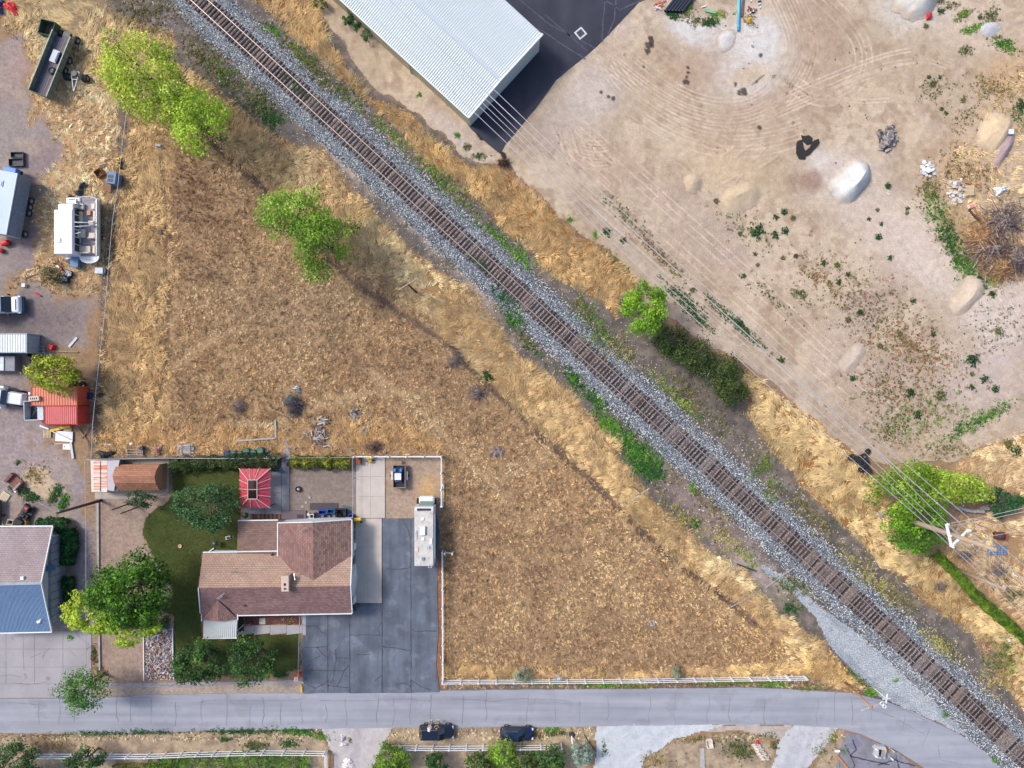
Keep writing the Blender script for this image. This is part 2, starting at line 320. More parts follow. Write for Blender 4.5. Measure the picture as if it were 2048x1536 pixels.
lay(gc, tall, C(218, 176, 112)); lay(gc, m_g1, C(212, 164, 92), .8); lay(gc, mask(GX, GY, G1B, 6, 12, 8), C(220, 184, 122), .9)
lay(gc, m_left, C(216, 172, 108), .8); lay(gc, m_row, C(216, 158, 82), .8); lay(gc, m_bot, C(220, 174, 100), .9); lay(gc, m_straw, C(228, 196, 150)); lay(gc, m_e, C(224, 188, 138))
lay(gc, m_tall * m_field * sstep(.5, .7, n3), C(232, 204, 152), .8); lay(gc, (m_tall + m_left) * m_field * sstep(.52, .7, n1), C(196, 142, 78), .6)
lay(gc, blob(GX, GY, 1650, 1340, 110, 34, 20), C(226, 178, 96), .9); lay(gc, blob(GX, GY, 120, 60, 120, 80), C(232, 200, 146), .8)
lay(gc, sstep(.5, .68, n2) * (1 - tall * .5), C(136, 104, 78), .5); lay(gc, sstep(.5, .66, n1) * (1 - tall), C(204, 168, 118), .5); lay(gc, sstep(.5, .34, n1) * (1 - tall * .6), C(146, 112, 84), .5)
paths = np.zeros(GX.shape)
for pth in PATHS: paths = np.maximum(paths, sstep(12, 4, fulld(GX, GY, pth) + (n2 - .5) * 8))
lay(gc, paths, C(200, 170, 128), .9)
bare = np.clip(.25 + .75 * m_tall, 0, 1) * np.clip(sstep(.6, .74, fbm(GX, GY, 34, 31)), 0, 1)
dens = dens * (1 - .75 * bare) * (1 - .6 * paths) * (1 - .75 * sstep(9, 3, dD + (n2 - .5) * 10)) * (1 - .6 * sstep(6, 2, dD2)) * (1 - .8 * sstep(13, 5, dF - 4))
for b_ in [(1302, 1246, 12, 12), (995, 905, 20, 14), (905, 720, 24, 24), (640, 865, 30, 30), (590, 800, 24, 24), (960, 800, 22, 18), (1700, 1230, 30, 30)]: dens = dens * (1 - .9 * blob(GX, GY, *b_))
dens = dens + .6 * m_verge + .25 * strip * sstep(.5, .65, n1) + .25 * blob(GX, GY, 75, 950, 30, 26)
lay(gc, m_verge, C(200, 176, 140)); lay(gc, strip * (1 - m_field), C(150, 134, 92), .9)
lum = gc.mean(-1, keepdims=True); gc = np.clip((gc * .66 + (lum * np.array([1.10, 1.02, .82])) * .34) * (1.98 - .42 * tall[..., None]) * np.array([.955, .985, .945]), 0, .9)
hard = [(-150, 1390, 640, 1465)]
def hfun(px, py):                        # relief of the ground in metres
    h = (fbm(px, py, 46, 41) - .5) * .10 + (fbm(px, py, 14, 43) - .5) * .05
    h = h - .22 * sstep(9, 2, fulld(px, py, DITCH)) + .10 * sstep(16, 8, fulld(px, py, DITCH)) - .10 * sstep(5, 1, fulld(px, py, DITCH2))
    return h
HM = hfun(GX, GY)
flat = np.ones(GX.shape)                # level ground under paving, lawns and buildings
for poly in ([(-240, 910), (886, 905), (886, 1390), (-240, 1390)], [(-240, 1380), (1240, 1374), (1600, 1372), (1780, 1395), (2000, 1500), (2300, 1700), (2300, 1790), (-240, 1790)], [(600, -240), (1300, -240), (1290, 10), (1000, 315), (930, 262), (640, 20)]):
    flat *= 1 - sstep(-14, 4, sdf(GX, GY, poly))
flat *= sstep(30, 60, dT)
HM = HM * flat - .07
def hat(px, py): return sample(HM, np.asarray(px, float), np.asarray(py, float))
def gz(px, py): return float(hat(px, py))
def edges(lo, hi, step, far):           # fine steps over the place, growing ones out to the horizon
    a = list(np.arange(lo, hi + .1, step)); d = step; l = []; x = hi
    while x < far: d *= 1.35; x += d; l.append(x)
    d = step; x = lo; q = []
    while x > -far: d *= 1.35; x -= d; q.append(x)
    return np.array(q[::-1] + a + l)
def grid_faces(nx, ny):
    i = np.arange(nx * ny).reshape(nx, ny)
    return np.stack([i[:-1, :-1].ravel(), i[:-1, 1:].ravel(), i[1:, 1:].ravel(), i[1:, :-1].ravel()], 1)
ex = edges(-120, 2168, 4.4, 15000); ey = edges(-120, 1656, 4.4, 15000)
X, Y = np.meshgrid(ex, ey, indexing='ij')
wx, wy = W2(X, Y)
col = sample(soil, X, Y); z = hat(X, Y)
out = sstep(0, 300, np.maximum.reduce([-X - 100, X - 2150, -Y - 100, Y - 1640]))[..., None]
col = col * (1 - out) + np.array(C(168, 138, 104)) * out
g = fbm(X, Y, 9, 51, 3)[..., None]; col = col * (.82 + .36 * g)
npmesh('ground', np.stack([wx, wy, z], -1).reshape(-1, 3), grid_faces(*X.shape), MA('soil', .95, 2.2, .2, 11, .35, .04), col.reshape(-1, 3), 'structure', smooth=True)

# ------------------------------------------------------------------ the dirt lot
step = 2.15
ax = np.arange(600, 2170, step); ay = np.arange(-110, 960, step); X, Y = np.meshgrid(ax, ay, indexing='ij')
m = mask(X, Y, LOT, 2, 16, 12)
a1 = fbm(X, Y, 90, 61); a2 = fbm(X, Y, 24, 63); a3 = fbm(X, Y, 7, 65, 3); st = fbm(X * .35 + Y * .35, (Y - X) * 1.6, 30, 66)
col = np.empty(X.shape + (3,)); col[...] = C(188, 168, 144)
lay(col, sstep(.45, .62, a1), C(206, 187, 163), .8); lay(col, sstep(.52, .66, a2), C(162, 138, 116), .6); lay(col, sstep(.55, .7, st), C(204, 184, 168), .35)
def bb(*b): lay(col, np.clip(blob(X, Y, *b[:5]) * 1.5 + (a2 - .5) * .9 * (blob(X, Y, *b[:5]) > .12), 0, 1), C(*b[5]), b[6] if len(b) > 6 else .8)
for b in [(1480, 110, 70, 55, 10, (216, 212, 208), .95), (1400, 72, 64, 26, 24, (214, 210, 206), .95), (1490, 160, 46, 44, 0, (210, 200, 192), .85), (1520, 80, 50, 50, 20, (214, 210, 206), .95), (1664, 338, 40, 26, 20, (222, 220, 216), .95), (1690, 390, 60, 20, 0, (206, 194, 182), .8), (1500, 150, 40, 18, -20, (200, 176, 146), .7), (1400, 130, 40, 60, 60, (176, 146, 124), .6),
          (1700, 340, 60, 40, 0, (205, 190, 178), .8), (1850, 500, 130, 60, 35, (212, 196, 184), .9), (1990, 620, 60, 90, 0, (210, 196, 188), .9), (1950, 560, 80, 60, 40, (214, 200, 186), .8), (1740, 430, 90, 50, 40, (208, 190, 176), .8), (1240, 50, 30, 30, 0, (196, 176, 166), .7), (1180, 190, 50, 60, 50, (202, 190, 184), .7), (1120, 260, 40, 40, 40, (190, 174, 164), .7),
          (1640, 60, 60, 70, 0, (172, 146, 128), .6), (1560, 210, 120, 26, -10, (180, 154, 134), .6), (1180, 320, 60, 30, 30, (190, 166, 146), .6), (1450, 340, 70, 46, 10, (204, 180, 150), .7), (1480, 400, 40, 30, 0, (208, 186, 158), .8), (1620, 360, 26, 20, 0, (160, 132, 116), .8), (1400, 460, 120, 50, 38, (186, 166, 154), .6), (1240, 330, 40, 40, 0, (176, 150, 132), .5),
          (1400, 690, 60, 18, 42, (188, 168, 158), .8), (1330, 620, 60, 14, 42, (180, 156, 142), .6), (1800, 790, 120, 90, 0, (176, 156, 142), .5), (1960, 760, 80, 60, 0, (200, 184, 178), .6), (1950, 60, 70, 50, 30, (210, 190, 172), .8), (2000, 250, 40, 70, 20, (216, 190, 154), .7), (1930, 340, 60, 70, 40, (196, 164, 134), .7), (2020, 150, 50, 40, 0, (198, 162, 120), .6), (1820, 20, 60, 40, 0, (206, 198, 188), .9), (1930, 480, 40, 70, -30, (190, 150, 96), .6), (1990, 480, 70, 70, 0, (170, 136, 110), .6), (900, 260, 60, 20, 42, (200, 184, 174), .8), (1730, 620, 40, 60, 30, (186, 168, 158), .6), (1660, 690, 30, 60, 30, (196, 176, 160), .7)]: bb(*b)
def arc(cx, cy, rx, ry, a0, a1, rot=0, n=40):
    r_ = math.radians(rot); o = []
    for i in range(n + 1):
        t = math.radians(a0 + (a1 - a0) * i / n); u = rx * math.cos(t); v = ry * math.sin(t)
        o.append((cx + u * math.cos(r_) - v * math.sin(r_), cy + u * math.sin(r_) + v * math.cos(r_)))
    return o
def offs(pts, o):
    q = [Vector(p) for p in smooth_line(pts, 2)]; out = []
    for i, p in enumerate(q): d = (q[min(i + 1, len(q) - 1)] - q[max(i - 1, 0)]).normalized(); out.append((p.x - d.y * o, p.y + d.x * o))
    return out
tracks = []
FA = [(1545, -80), (1590, 10), (1614, 70), (1612, 125), (1575, 183), (1530, 222), (1470, 240), (1395, 232), (1330, 202), (1269, 158), (1190, 95)]
for o in (-22, -15, -8, 0, 7, 13, 26, 33, 41): tracks.append((offs(FA, o), .7, .34))
FB = [(1610, -60), (1690, 12), (1736, 68), (1748, 120), (1735, 165), (1700, 200), (1655, 214), (1612, 206), (1580, 185)]
for o in (0, 12, 20, 34): tracks.append((offs(FB, o), .8, .42))
for pts in ([(1540, 200), (1650, 152), (1760, 108), (1820, 96)], [(1520, 225), (1640, 178), (1760, 126), (1850, 114), (1895, 130)], [(1530, 238), (1640, 190), (1760, 138), (1840, 124)], [(1640, 178), (1700, 200), (1780, 196)]):
    for o in (0, 7): tracks.append((offs(pts, o), .8, .42))
for o in (0, 9, 17, 30, 38, 52): tracks.append((offs([(1240, 40), (1222, 90), (1250, 150), (1320, 215), (1420, 262), (1520, 262), (1600, 236)], o), .7, .3))
for k in range(9): tracks.append((arc(1180, 250, 50 + 7 * k, 30 + 7 * k, -20, 90, 20), .8, .3))
for o in (0, 14, 48, 62, 90, 104, 118): tracks.append((offs([(1090, 330), (1240, 465), (1420, 625), (1600, 790), (1730, 900)], -o), 1.2, .3))
for o in (0, 14, 50, 62, 76): tracks.append((offs([(1700, 400), (1830, 500), (1930, 600), (1990, 700)], -o), 1.3, .3))
th = np.zeros(X.shape); wob = (fbm(X, Y, 30, 71) - .5) * 5; brk = .25 + .75 * sstep(.35, .55, fbm(X, Y, 50, 73))
for pts, w_, k in tracks:
    d = np.abs(pline(X, Y, pts) + wob * .2)
    t = sstep(w_ + 1.6, w_ * .4, d) * brk; lay(col, t * (1 - sstep(.0, .5, sdf(X, Y, [(1000, 310), (1300, -100), (600, -100), (600, 60)]) > 0)), C(228, 208, 188), min(.9, k * 1.5)); lay(col, np.clip(sstep(w_ + 4.5, w_ + 2.5, d) - sstep(w_ + 2, w_, d), 0, 1) * brk, C(168, 144, 124), k * .5)
    th += -.012 * t
for k in range(46):   # bulldozer ribs and scrapes
    cx, cy, L_, a_ = [(1130, 285, 60, 70), (1430, 270, 60, 20), (1250, 330, 50, 40), (1500, 330, 50, -40), (1190, 360, 60, 35), (1470, 90, 40, 0), (1930, 540, 30, 60), (1350, 360, 60, 40)][k % 8]
    cx += R.uniform(-50, 50); cy += R.uniform(-34, 34); a_ = math.radians(a_ + R.uniform(-12, 12)); L_ *= R.uniform(.5, 1)
    d = pline(X, Y, [(cx - L_ * math.cos(a_) / 2, cy - L_ * math.sin(a_) / 2), (cx, cy + R.uniform(-5, 5)), (cx + L_ * math.cos(a_) / 2, cy + L_ * math.sin(a_) / 2)])
    th += .035 * sstep(3.4, .8, d) - .025 * sstep(7, 4, d) * sstep(2.5, 4.5, d); lay(col, sstep(3, .8, d), C(206, 184, 164), .5)
for px, py, r in [(1301, 75, 5), (1304, 84, 6), (1298, 92, 9), (1296, 100, 7), (1376, 135, 4), (1375, 144, 4), (1373, 153, 5), (1372, 165, 6), (1486, 184, 9), (1471, 169, 5), (1522, 110, 5), (1288, 133, 4), (1513, 163, 3), (1519, 255, 5), (1227, 196, 5), (1218, 193, 4), (1202, 184, 4)]:
    lay(col, sstep(1.15, .75, np.hypot(X - px, Y - py) / r + (a3 - .5) * 1.3), C(72, 62, 58), .9)
lay(col, sstep(2.2, .8, pline(X, Y, [(1504, 170), (1513, 162), (1528, 150)]) + (a3 - .5)), C(96, 88, 80), .8)
z = hat(X, Y) + .035 + th * 1.0 + (a3 - .5) * .04
stony = np.clip(blob(X, Y, 1700, 640, 170, 120, 40) + blob(X, Y, 1400, 440, 130, 60, 40) + blob(X, Y, 1900, 850, 120, 60) + .6 * blob(X, Y, 1850, 760, 150, 120), 0, 1)
col *= (.86 + .28 * a3)[..., None]
keep = m > .5; I = -np.ones(X.shape, int); I[keep] = np.arange(keep.sum())
q = np.stack([I[:-1, :-1].ravel(), I[:-1, 1:].ravel(), I[1:, 1:].ravel(), I[1:, :-1].ravel()], 1); q = q[(q >= 0).all(1)]
wx, wy = W2(X, Y)
npmesh('dirt_lot', np.stack([wx[keep], wy[keep], z[keep]], 1), q, MA('lot_dirt', .95, 1.1, .12, 9, .22, .05), col[keep], 'structure', smooth=True)

# ------------------------------------------------------------------ railway
trw = [Vector(W2(*p)).to_3d() for p in TR]
seg = [0.0]
for a, b in zip(trw[:-1], trw[1:]): seg.append(seg[-1] + (b - a).length)
TL = seg[-1]
def on_track(s_):
    s_ = min(max(s_, 0), TL - .001)
    i = next(k for k in range(len(seg) - 1) if seg[k + 1] > s_); t = (s_ - seg[i]) / (seg[i + 1] - seg[i])
    d = (trw[i + 1] - trw[i]).normalized(); return trw[i].lerp(trw[i + 1], t), d
ns = int(TL / .22); ds = np.arange(-3.7, 3.71, .2); V = []; Cc = []; K = []
for i in range(ns + 1):
    p, d = on_track(i * TL / ns); nrm = Vector((-d.y, d.x, 0))
    for w in ds: V.append((p.x + nrm.x * w, p.y + nrm.y * w, w))
V = np.array(V).reshape(ns + 1, len(ds), 3); D = np.abs(V[..., 2]); px = V[..., 0] * S + 1024; py = 768 - V[..., 1] * S
n_a = fbm(px, py, 8, 81, 3); n_b = fbm(px, py, 60, 83)
zz = .30 - .36 * sstep(1.5, 3.4, D) + (n_a - .5) * .10
gcol = np.empty(D.shape + (3,)); gcol[...] = C(142, 149, 156)
lay(gcol, sstep(1.35, .95, D), C(176, 162, 154)); lay(gcol, sstep(2.2, 3.2, D + (n_b - .5) * 1.6), C(112, 113, 118), .8); lay(gcol, sstep(.5, .7, n_b), C(176, 180, 182), .5)
V[..., 2] = zz; keep = (D + (n_a - .5) * 1.1 + (n_b - .5) * 1.0) < 3.15
bm_mat, nt, b = _nt('ballast_stone')
at = nt.nodes.new('ShaderNodeAttribute'); at.attribute_name = 'Col'; tc = nt.nodes.new('ShaderNodeTexCoord')
vo = nt.nodes.new('ShaderNodeTexVoronoi'); vo.inputs['Scale'].default_value = 7.5; nt.links.new(tc.outputs['Object'], vo.inputs['Vector'])
sp = nt.nodes.new('ShaderNodeSeparateColor'); nt.links.new(vo.outputs['Color'], sp.inputs[0])
r1 = ramp(nt, sp.outputs[0], 0, (.5, .5, .52), 1, (1.45, 1.45, 1.45)); r2 = ramp(nt, vo.outputs['Distance'], .25, (1, 1, 1), .75, (.34, .34, .37))
x = mul(nt, at.outputs['Color'], r1.outputs[0]); x = mul(nt, x.outputs[0], r2.outputs[0]); nt.links.new(x.outputs[0], b.inputs['Base Color'])
b.inputs['Roughness'].default_value = .9; b.inputs['Specular IOR Level'].default_value = .2
inv = nt.nodes.new('ShaderNodeMath'); inv.operation = 'SUBTRACT'; inv.inputs[0].default_value = 1; nt.links.new(vo.outputs['Distance'], inv.inputs[1]); bump(nt, b, inv.outputs[0], .09, .9)
MATS['ballast_stone'] = bm_mat
I = -np.ones(D.shape, int); I[keep] = np.arange(keep.sum())
q = np.stack([I[:-1, :-1].ravel(), I[:-1, 1:].ravel(), I[1:, 1:].ravel(), I[1:, :-1].ravel()], 1); q = q[(q >= 0).all(1)]
npmesh('railway_ballast', V[keep], q[:, ::-1], bm_mat, gcol[keep], 'structure', smooth=True)
track = thing('railway_track', 'single railway track on dark wooden sleepers running corner to corner', 'railway track', (0, 0, .26)); track.location = on_track(TL / 2)[0] + Vector((0, 0, .24))
smats = [M('sleeper_dark', C(70, 58, 57), .9, .3, 3, fine=20), M('sleeper_grey', C(108, 94, 90), .9, .3, 3, fine=20), M('sleeper_black', C(50, 42, 44), .9, .3, 3, fine=20), M('sleeper_tan', C(134, 118, 110), .9, .3, 3, fine=20)]
sl = []
for k in range(4):
    mb = MB(); mb.box((0, 0, 0), (2.6, .22, .18), top=.92, topx=.995)
    o = mb.build('sleeper', smats[k]); sl.append(o.data); bpy.data.objects.remove(o)
s_ = .3; n = 0
while s_ < TL - .2 and n < 298:
    p, d = on_track(s_); rz = math.atan2(d.y, d.x) + math.pi / 2
    k = R.choices(range(4), (5, 3.2, 4, 1.6))[0]
    off = Vector((math.cos(rz), math.sin(rz), 0)) * R.uniform(-.09, .09)
    inst('sleeper', sl[k], track, p + off + Vector((0, 0, .33 + R.uniform(-.012, .012))) - track.location, rz + R.uniform(-.035, .035), scale=(R.uniform(.96, 1.03), R.uniform(.85, 1.15), 1)); s_ += .541 + R.uniform(-.06, .06); n += 1
rust = M('rail_rust', C(92, 72, 66), .7, .2, 6); steel = M('rail_head', C(214, 202, 198), .3, .06, 2, metal=.6)
for sd in (-1, 1):
    mb = MB()
    pts = [on_track(k * TL / 120) for k in range(121)]
    prof = [(-.07, .42), (-.07, .445), (-.015, .46), (-.015, .52), (-.037, .53), (-.037, .565), (.037, .565), (.037, .53), (.015, .52), (.015, .46), (.07, .445), (.07, .42)]
    vs = []; fs = []; ms = []
    for p, d in pts:
        nn = Vector((-d.y, d.x, 0)); c = p + nn * sd * .7525
        vs += [(c.x + nn.x * w, c.y + nn.y * w, h) for w, h in prof]
    L_ = len(prof)
    for i in range(120):
        for k in range(L_): fs.append((i * L_ + k, i * L_ + (k + 1) % L_, (i + 1) * L_ + (k + 1) % L_, (i + 1) * L_ + k)); ms.append(1 if k == 5 else 0)
    mb.v = vs; mb.f = fs; mb.m = ms; mb.build('rail', [rust, steel], track, world=True)
# loose stones over and beside the ballast
def stones(name, pts, sizes, cols, mat, parent=None, kind='stuff', flat_=.7):
    n = len(pts); base = np.array([[1, 0, 0], [.2, 1, 0], [-1, .3, 0], [-.3, -1, 0], [.1, .1, 1.0]]) * np.array([.5, .5, .5 * flat_ * 1.5])
    a = rng.random(n) * 6.28; ca, sa = np.cos(a), np.sin(a); j = 1 + (rng.random((n, 5, 3)) - .5) * .7
    v = base[None] * j * sizes[:, None, None]; x_ = v[..., 0] * ca[:, None] - v[..., 1] * sa[:, None]; y_ = v[..., 0] * sa[:, None] + v[..., 1] * ca[:, None]
    v = np.stack([x_, y_, v[..., 2]], -1) + pts[:, None, :]
    f = np.array([[0, 1, 4], [1, 2, 4], [2, 3, 4], [3, 0, 4]])[None] + (np.arange(n) * 5)[:, None, None]
    return npmesh(name, v.reshape(-1, 3), f.reshape(-1, 3), mat, np.repeat(cols, 5, 0), kind, parent)
stone_m = MA('stone', .9, 4, .1, 20, .15, 0)
n = 32000; s_ = rng.random(n) * TL; w = rng.normal(0, 1, n); w = np.where(rng.random(n) < .8, np.sign(w) * (1.3 + rng.random(n) * 2.0), np.sign(w) * (2.8 + np.abs(rng.normal(0, 1.7, n))))
pd = [on_track(k * TL / 400) for k in range(401)]; ii = np.clip((s_ / TL * 400).astype(int), 0, 400)
pa = np.array([(p.x, p.y) for p, d in pd])[ii]; da = np.array([(d.x, d.y) for p, d in pd])[ii]; jit = (rng.random(n) - .5) * .5
wx = pa[:, 0] - da[:, 1] * w + da[:, 0] * jit; wy = pa[:, 1] + da[:, 0] * w + da[:, 1] * jit
zz = .30 - .36 * sstep(1.5, 3.4, np.abs(w)) - .01
gr = rng.random(n); cs = np.where((gr < .35)[:, None], np.array(C(78, 82, 92)), np.where((gr < .7)[:, None], np.array(C(172, 177, 180)), np.array(C(228, 230, 230)))) * (.8 + .4 * rng.random((n, 1)))
stones('ballast_stones', np.stack([wx, wy, zz], 1), .09 + .10 * rng.random(n), cs, stone_m)
# ------------------------------------------------------------------ paving
def tess(poly):
    from mathutils.geometry import tessellate_polygon
    return tessellate_polygon([[Vector((p[0], p[1], 0)) for p in poly]])
def ragged(poly, step=10, amp=2.0, seed=0, hold=()):
    o = []; n = len(poly)
    for i in range(n):
        a, b = poly[i], poly[(i + 1) % n]; L_ = math.hypot(b[0] - a[0], b[1] - a[1]); k = max(1, int(L_ / step))
        for j in range(k):
            t = j / k; x, y = a[0] + (b[0] - a[0]) * t, a[1] + (b[1] - a[1]) * t; am = 0 if i in hold else amp
            nx, ny = (b[1] - a[1]) / L_, -(b[0] - a[0]) / L_
            w = (float(fbm(np.array(x), np.array(y), 22, seed + 90, 3)) - .5) * 2 * am
            o.append((x + nx * w, y + ny * w))
    return o
def sheet(name, poly, z, mat, amp=2.0, step=10, th=.12, kind='structure', parent=None, seed=0, hold=()):
    poly = ragged(poly, step, amp, seed, hold) if amp else poly
    w = [W2(*p) for p in poly]; n = len(w); vs = [(x, y, z) for x, y in w] + [(x, y, z - th) for x, y in w]
    me = bpy.data.meshes.new(name)
    fs = [tuple(t) for t in tess(w)] + [(i, (i + 1) % n, (i + 1) % n + n, i + n) for i in range(n)]
    me.from_pydata(vs, [], fs); bm_ = bmesh.new(); bm_.from_mesh(me)
    bmesh.ops.recalc_face_normals(bm_, faces=bm_.faces)
    if sum(f.normal.z * f.calc_area() for f in bm_.faces) < 0: bmesh.ops.reverse_faces(bm_, faces=bm_.faces)
    bm_.to_mesh(me); bm_.free(); me.materials.append(mat); o = bpy.data.objects.new(name, me); COL.objects.link(o)
    if kind: o['kind'] = kind
    if parent: o.parent = parent
    return o
def paving(name, col, var=.12, patch=.5, streak=None, stain=None, fine=25, dark=.0):
    if name in MATS: return MATS[name]
    m, nt, b = _nt(name)
    n1 = noise_node(nt, patch, 5); n2 = noise_node(nt, fine, 2)
    r1 = ramp(nt, n1.outputs[0], .35, tuple(c * (1 - var) for c in col), .68, tuple(c * (1 + var) for c in col)); x = r1
    r2 = ramp(nt, n2.outputs[0], .3, (.86,) * 3, .7, (1.1,) * 3); x = mul(nt, x.outputs[0], r2.outputs[0])
    if streak:
        tc = nt.nodes.new('ShaderNodeTexCoord'); mp = nt.nodes.new('ShaderNodeMapping'); mp.inputs['Scale'].default_value = streak
        n3 = nt.nodes.new('ShaderNodeTexNoise'); n3.inputs['Scale'].default_value = 1; n3.inputs['Detail'].default_value = 4
        nt.links.new(tc.outputs['Object'], mp.inputs[0]); nt.links.new(mp.outputs[0], n3.inputs['Vector'])
        r3 = ramp(nt, n3.outputs[0], .35, (.84, .84, .86), .65, (1.12, 1.12, 1.1)); x = mul(nt, x.outputs[0], r3.outputs[0])
    if stain:
        n4 = noise_node(nt, stain[0], 3); r4 = ramp(nt, n4.outputs[0], stain[1], (1, 1, 1), stain[1] + .08, stain[2]); x = mul(nt, x.outputs[0], r4.outputs[0])
    nt.links.new(x.outputs[0], b.inputs['Base Color']); b.inputs['Roughness'].default_value = .85; b.inputs['Specular IOR Level'].default_value = .3
    bump(nt, b, n2.outputs[0], .006); MATS[name] = m; return m
ROAD_T = [(-400, 1398), (0, 1398), (160, 1396), (300, 1390), (600, 1386), (740, 1385), (880, 1381), (1230, 1378), (1500, 1375), (1600, 1380), (1705, 1387), (1766, 1400), (1819, 1420), (1873, 1446), (1928, 1474), (1972, 1505), (2000, 1536), (2150, 1690)]
ROAD_B = [(2010, 1720), (1900, 1590), (1847, 1536), (1797, 1503), (1722, 1468), (1670, 1455), (1600, 1450), (1460, 1449), (1215, 1452), (1120, 1454), (960, 1455), (760, 1456), (640, 1458), (420, 1462), (200, 1468), (0, 1466), (-400, 1468)]
road_m = paving('road_asphalt', C(158, 161, 172), .07, .3, (.05, .8, 1), (.3, .56, (.86, .85, .85)))
sheet('road', ROAD_T + ROAD_B, 0.0, road_m, 1.6, 12, seed=1)
gravel_m = MA('white_gravel', .95, 1.2, .12, 14, .3, .03)
def colsheet(name, poly, z, col, mat, rag=6, seed=0, step=3.0, var=.3, kind='structure', streaks=None, relief=.04):
    x0 = min(p[0] for p in poly) - 20; x1 = max(p[0] for p in poly) + 20; y0 = min(p[1] for p in poly) - 20; y1 = max(p[1] for p in poly) + 20
    X, Y = np.meshgrid(np.arange(x0, x1, step), np.arange(y0, y1, step), indexing='ij'); m = sdf(X, Y, poly) + (fbm(X, Y, 26, 100 + seed) - .5) * 2 * rag
    keep = m > 0; a = fbm(X, Y, 9, 120 + seed, 3); c = np.empty(X.shape + (3,)); c[...] = col
    if streaks:
        ang, k, c2 = streaks; ca, sa = math.cos(math.radians(ang)), math.sin(math.radians(ang))
        s1 = fbm((X * ca + Y * sa) * .12, (-X * sa + Y * ca), 16, 130 + seed); lay(c, sstep(.48, .66, s1), c2, k)
    c *= (1 - var / 2 + var * a)[..., None]
    I = -np.ones(X.shape, int); I[keep] = np.arange(keep.sum()); q = np.stack([I[:-1, :-1].ravel(), I[:-1, 1:].ravel(), I[1:, 1:].ravel(), I[1:, :-1].ravel()], 1); q = q[(q >= 0).all(1)]
    wx, wy = W2(X[keep], Y[keep]); zz = z + (a[keep] - .5) * relief
    return npmesh(name, np.stack([wx, wy, zz], 1), q, mat, c[keep], kind, smooth=True)
gsh = colsheet('gravel_shoulder', [(1500, 1120), (1570, 1150), (1640, 1210), (1720, 1270), (1830, 1360), (1950, 1470), (1992, 1520), (1930, 1474), (1870, 1443), (1800, 1414), (1762, 1396), (1700, 1340), (1655, 1290), (1628, 1235), (1590, 1190)], .0, C(178, 184, 190), MA('shoulder_stone', .95, 1.5, .12, 6, .55, .08), 5, 1, 2.6, .3, streaks=(42, .6, C(140, 150, 162)), relief=.08)
colsheet('gravel_drive', [(640, 1450), (790, 1450), (770, 1490), (735, 1560), (730, 1700), (660, 1700), (668, 1520), (650, 1480)], -.012, C(196, 190, 190), gravel_m, 4, 2, 3, .25, streaks=(100, .5, C(172, 164, 168)))
colsheet('gravel_drive', [(1190, 1446), (1470, 1446), (1420, 1462), (1350, 1480), (1290, 1520), (1250, 1700), (1150, 1700), (1190, 1520)], -.012, C(196, 202, 208), gravel_m, 4, 3, 3, .2, streaks=(-35, .6, C(214, 216, 220)))
colsheet('gravel_drive', [(1590, 1446), (1680, 1453), (1665, 1475), (1600, 1560), (1590, 1700), (1530, 1700), (1540, 1540), (1556, 1480)], -.012, C(200, 200, 204), gravel_m, 4, 4, 3, .2, streaks=(105, .6, C(178, 180, 190)))
colsheet('dirt_verge', [(1430, 1450), (1600, 1448), (1560, 1480), (1480, 1462), (1390, 1468)], -.02, C(188, 174, 164), gravel_m, 3, 5, 3, .35)
sheet('asphalt_apron', [(1690, 1466), (1722, 1470), (1797, 1506), (1840, 1540), (1900, 1620), (1900, 1700), (1640, 1700), (1672, 1540), (1680, 1500)], -.006, paving('old_asphalt', C(138, 136, 148), .22, .5, None, (.5, .56, (.7, .7, .76))), 2, 8, seed=3)
lot_as = paving('new_asphalt', C(56, 57, 72), .16, .25, (.5, .08, 1)); lot_as.node_tree.nodes['Principled BSDF'].inputs['Roughness'].default_value = .6
sheet('asphalt_yard', [(700, -240), (1350, -240), (1350, -70), (1282, 0), (1190, 96), (1112, 160), (1070, 218), (1010, 290), (1000, 308), (978, 290), (942, 258), (900, 200), (700, 0)], .045, lot_as, 1.2, 8, .2, seed=4)
for poly in ([(1594, 284), (1603, 280), (1606, 296), (1612, 304), (1610, 318), (1598, 318), (1592, 306)], [(1602, 271), (1610, 273), (1616, 271), (1624, 276), (1622, 286), (1614, 289), (1606, 282)], [(1628, 282), (1636, 278), (1638, 286), (1630, 296), (1620, 308), (1612, 312), (1610, 303), (1620, 294)], [(1001, 302), (1010, 307), (1012, 315), (1006, 319), (1002, 311)], [(951, 266), (958, 268), (966, 280), (960, 279)]):
    sheet('asphalt_spill', poly, float(hat(*poly[0])) + .16, M('spilled_asphalt', C(44, 40, 40), .8, .3, 5, bm=.03), 1.8, 2.5, .14, seed=7)
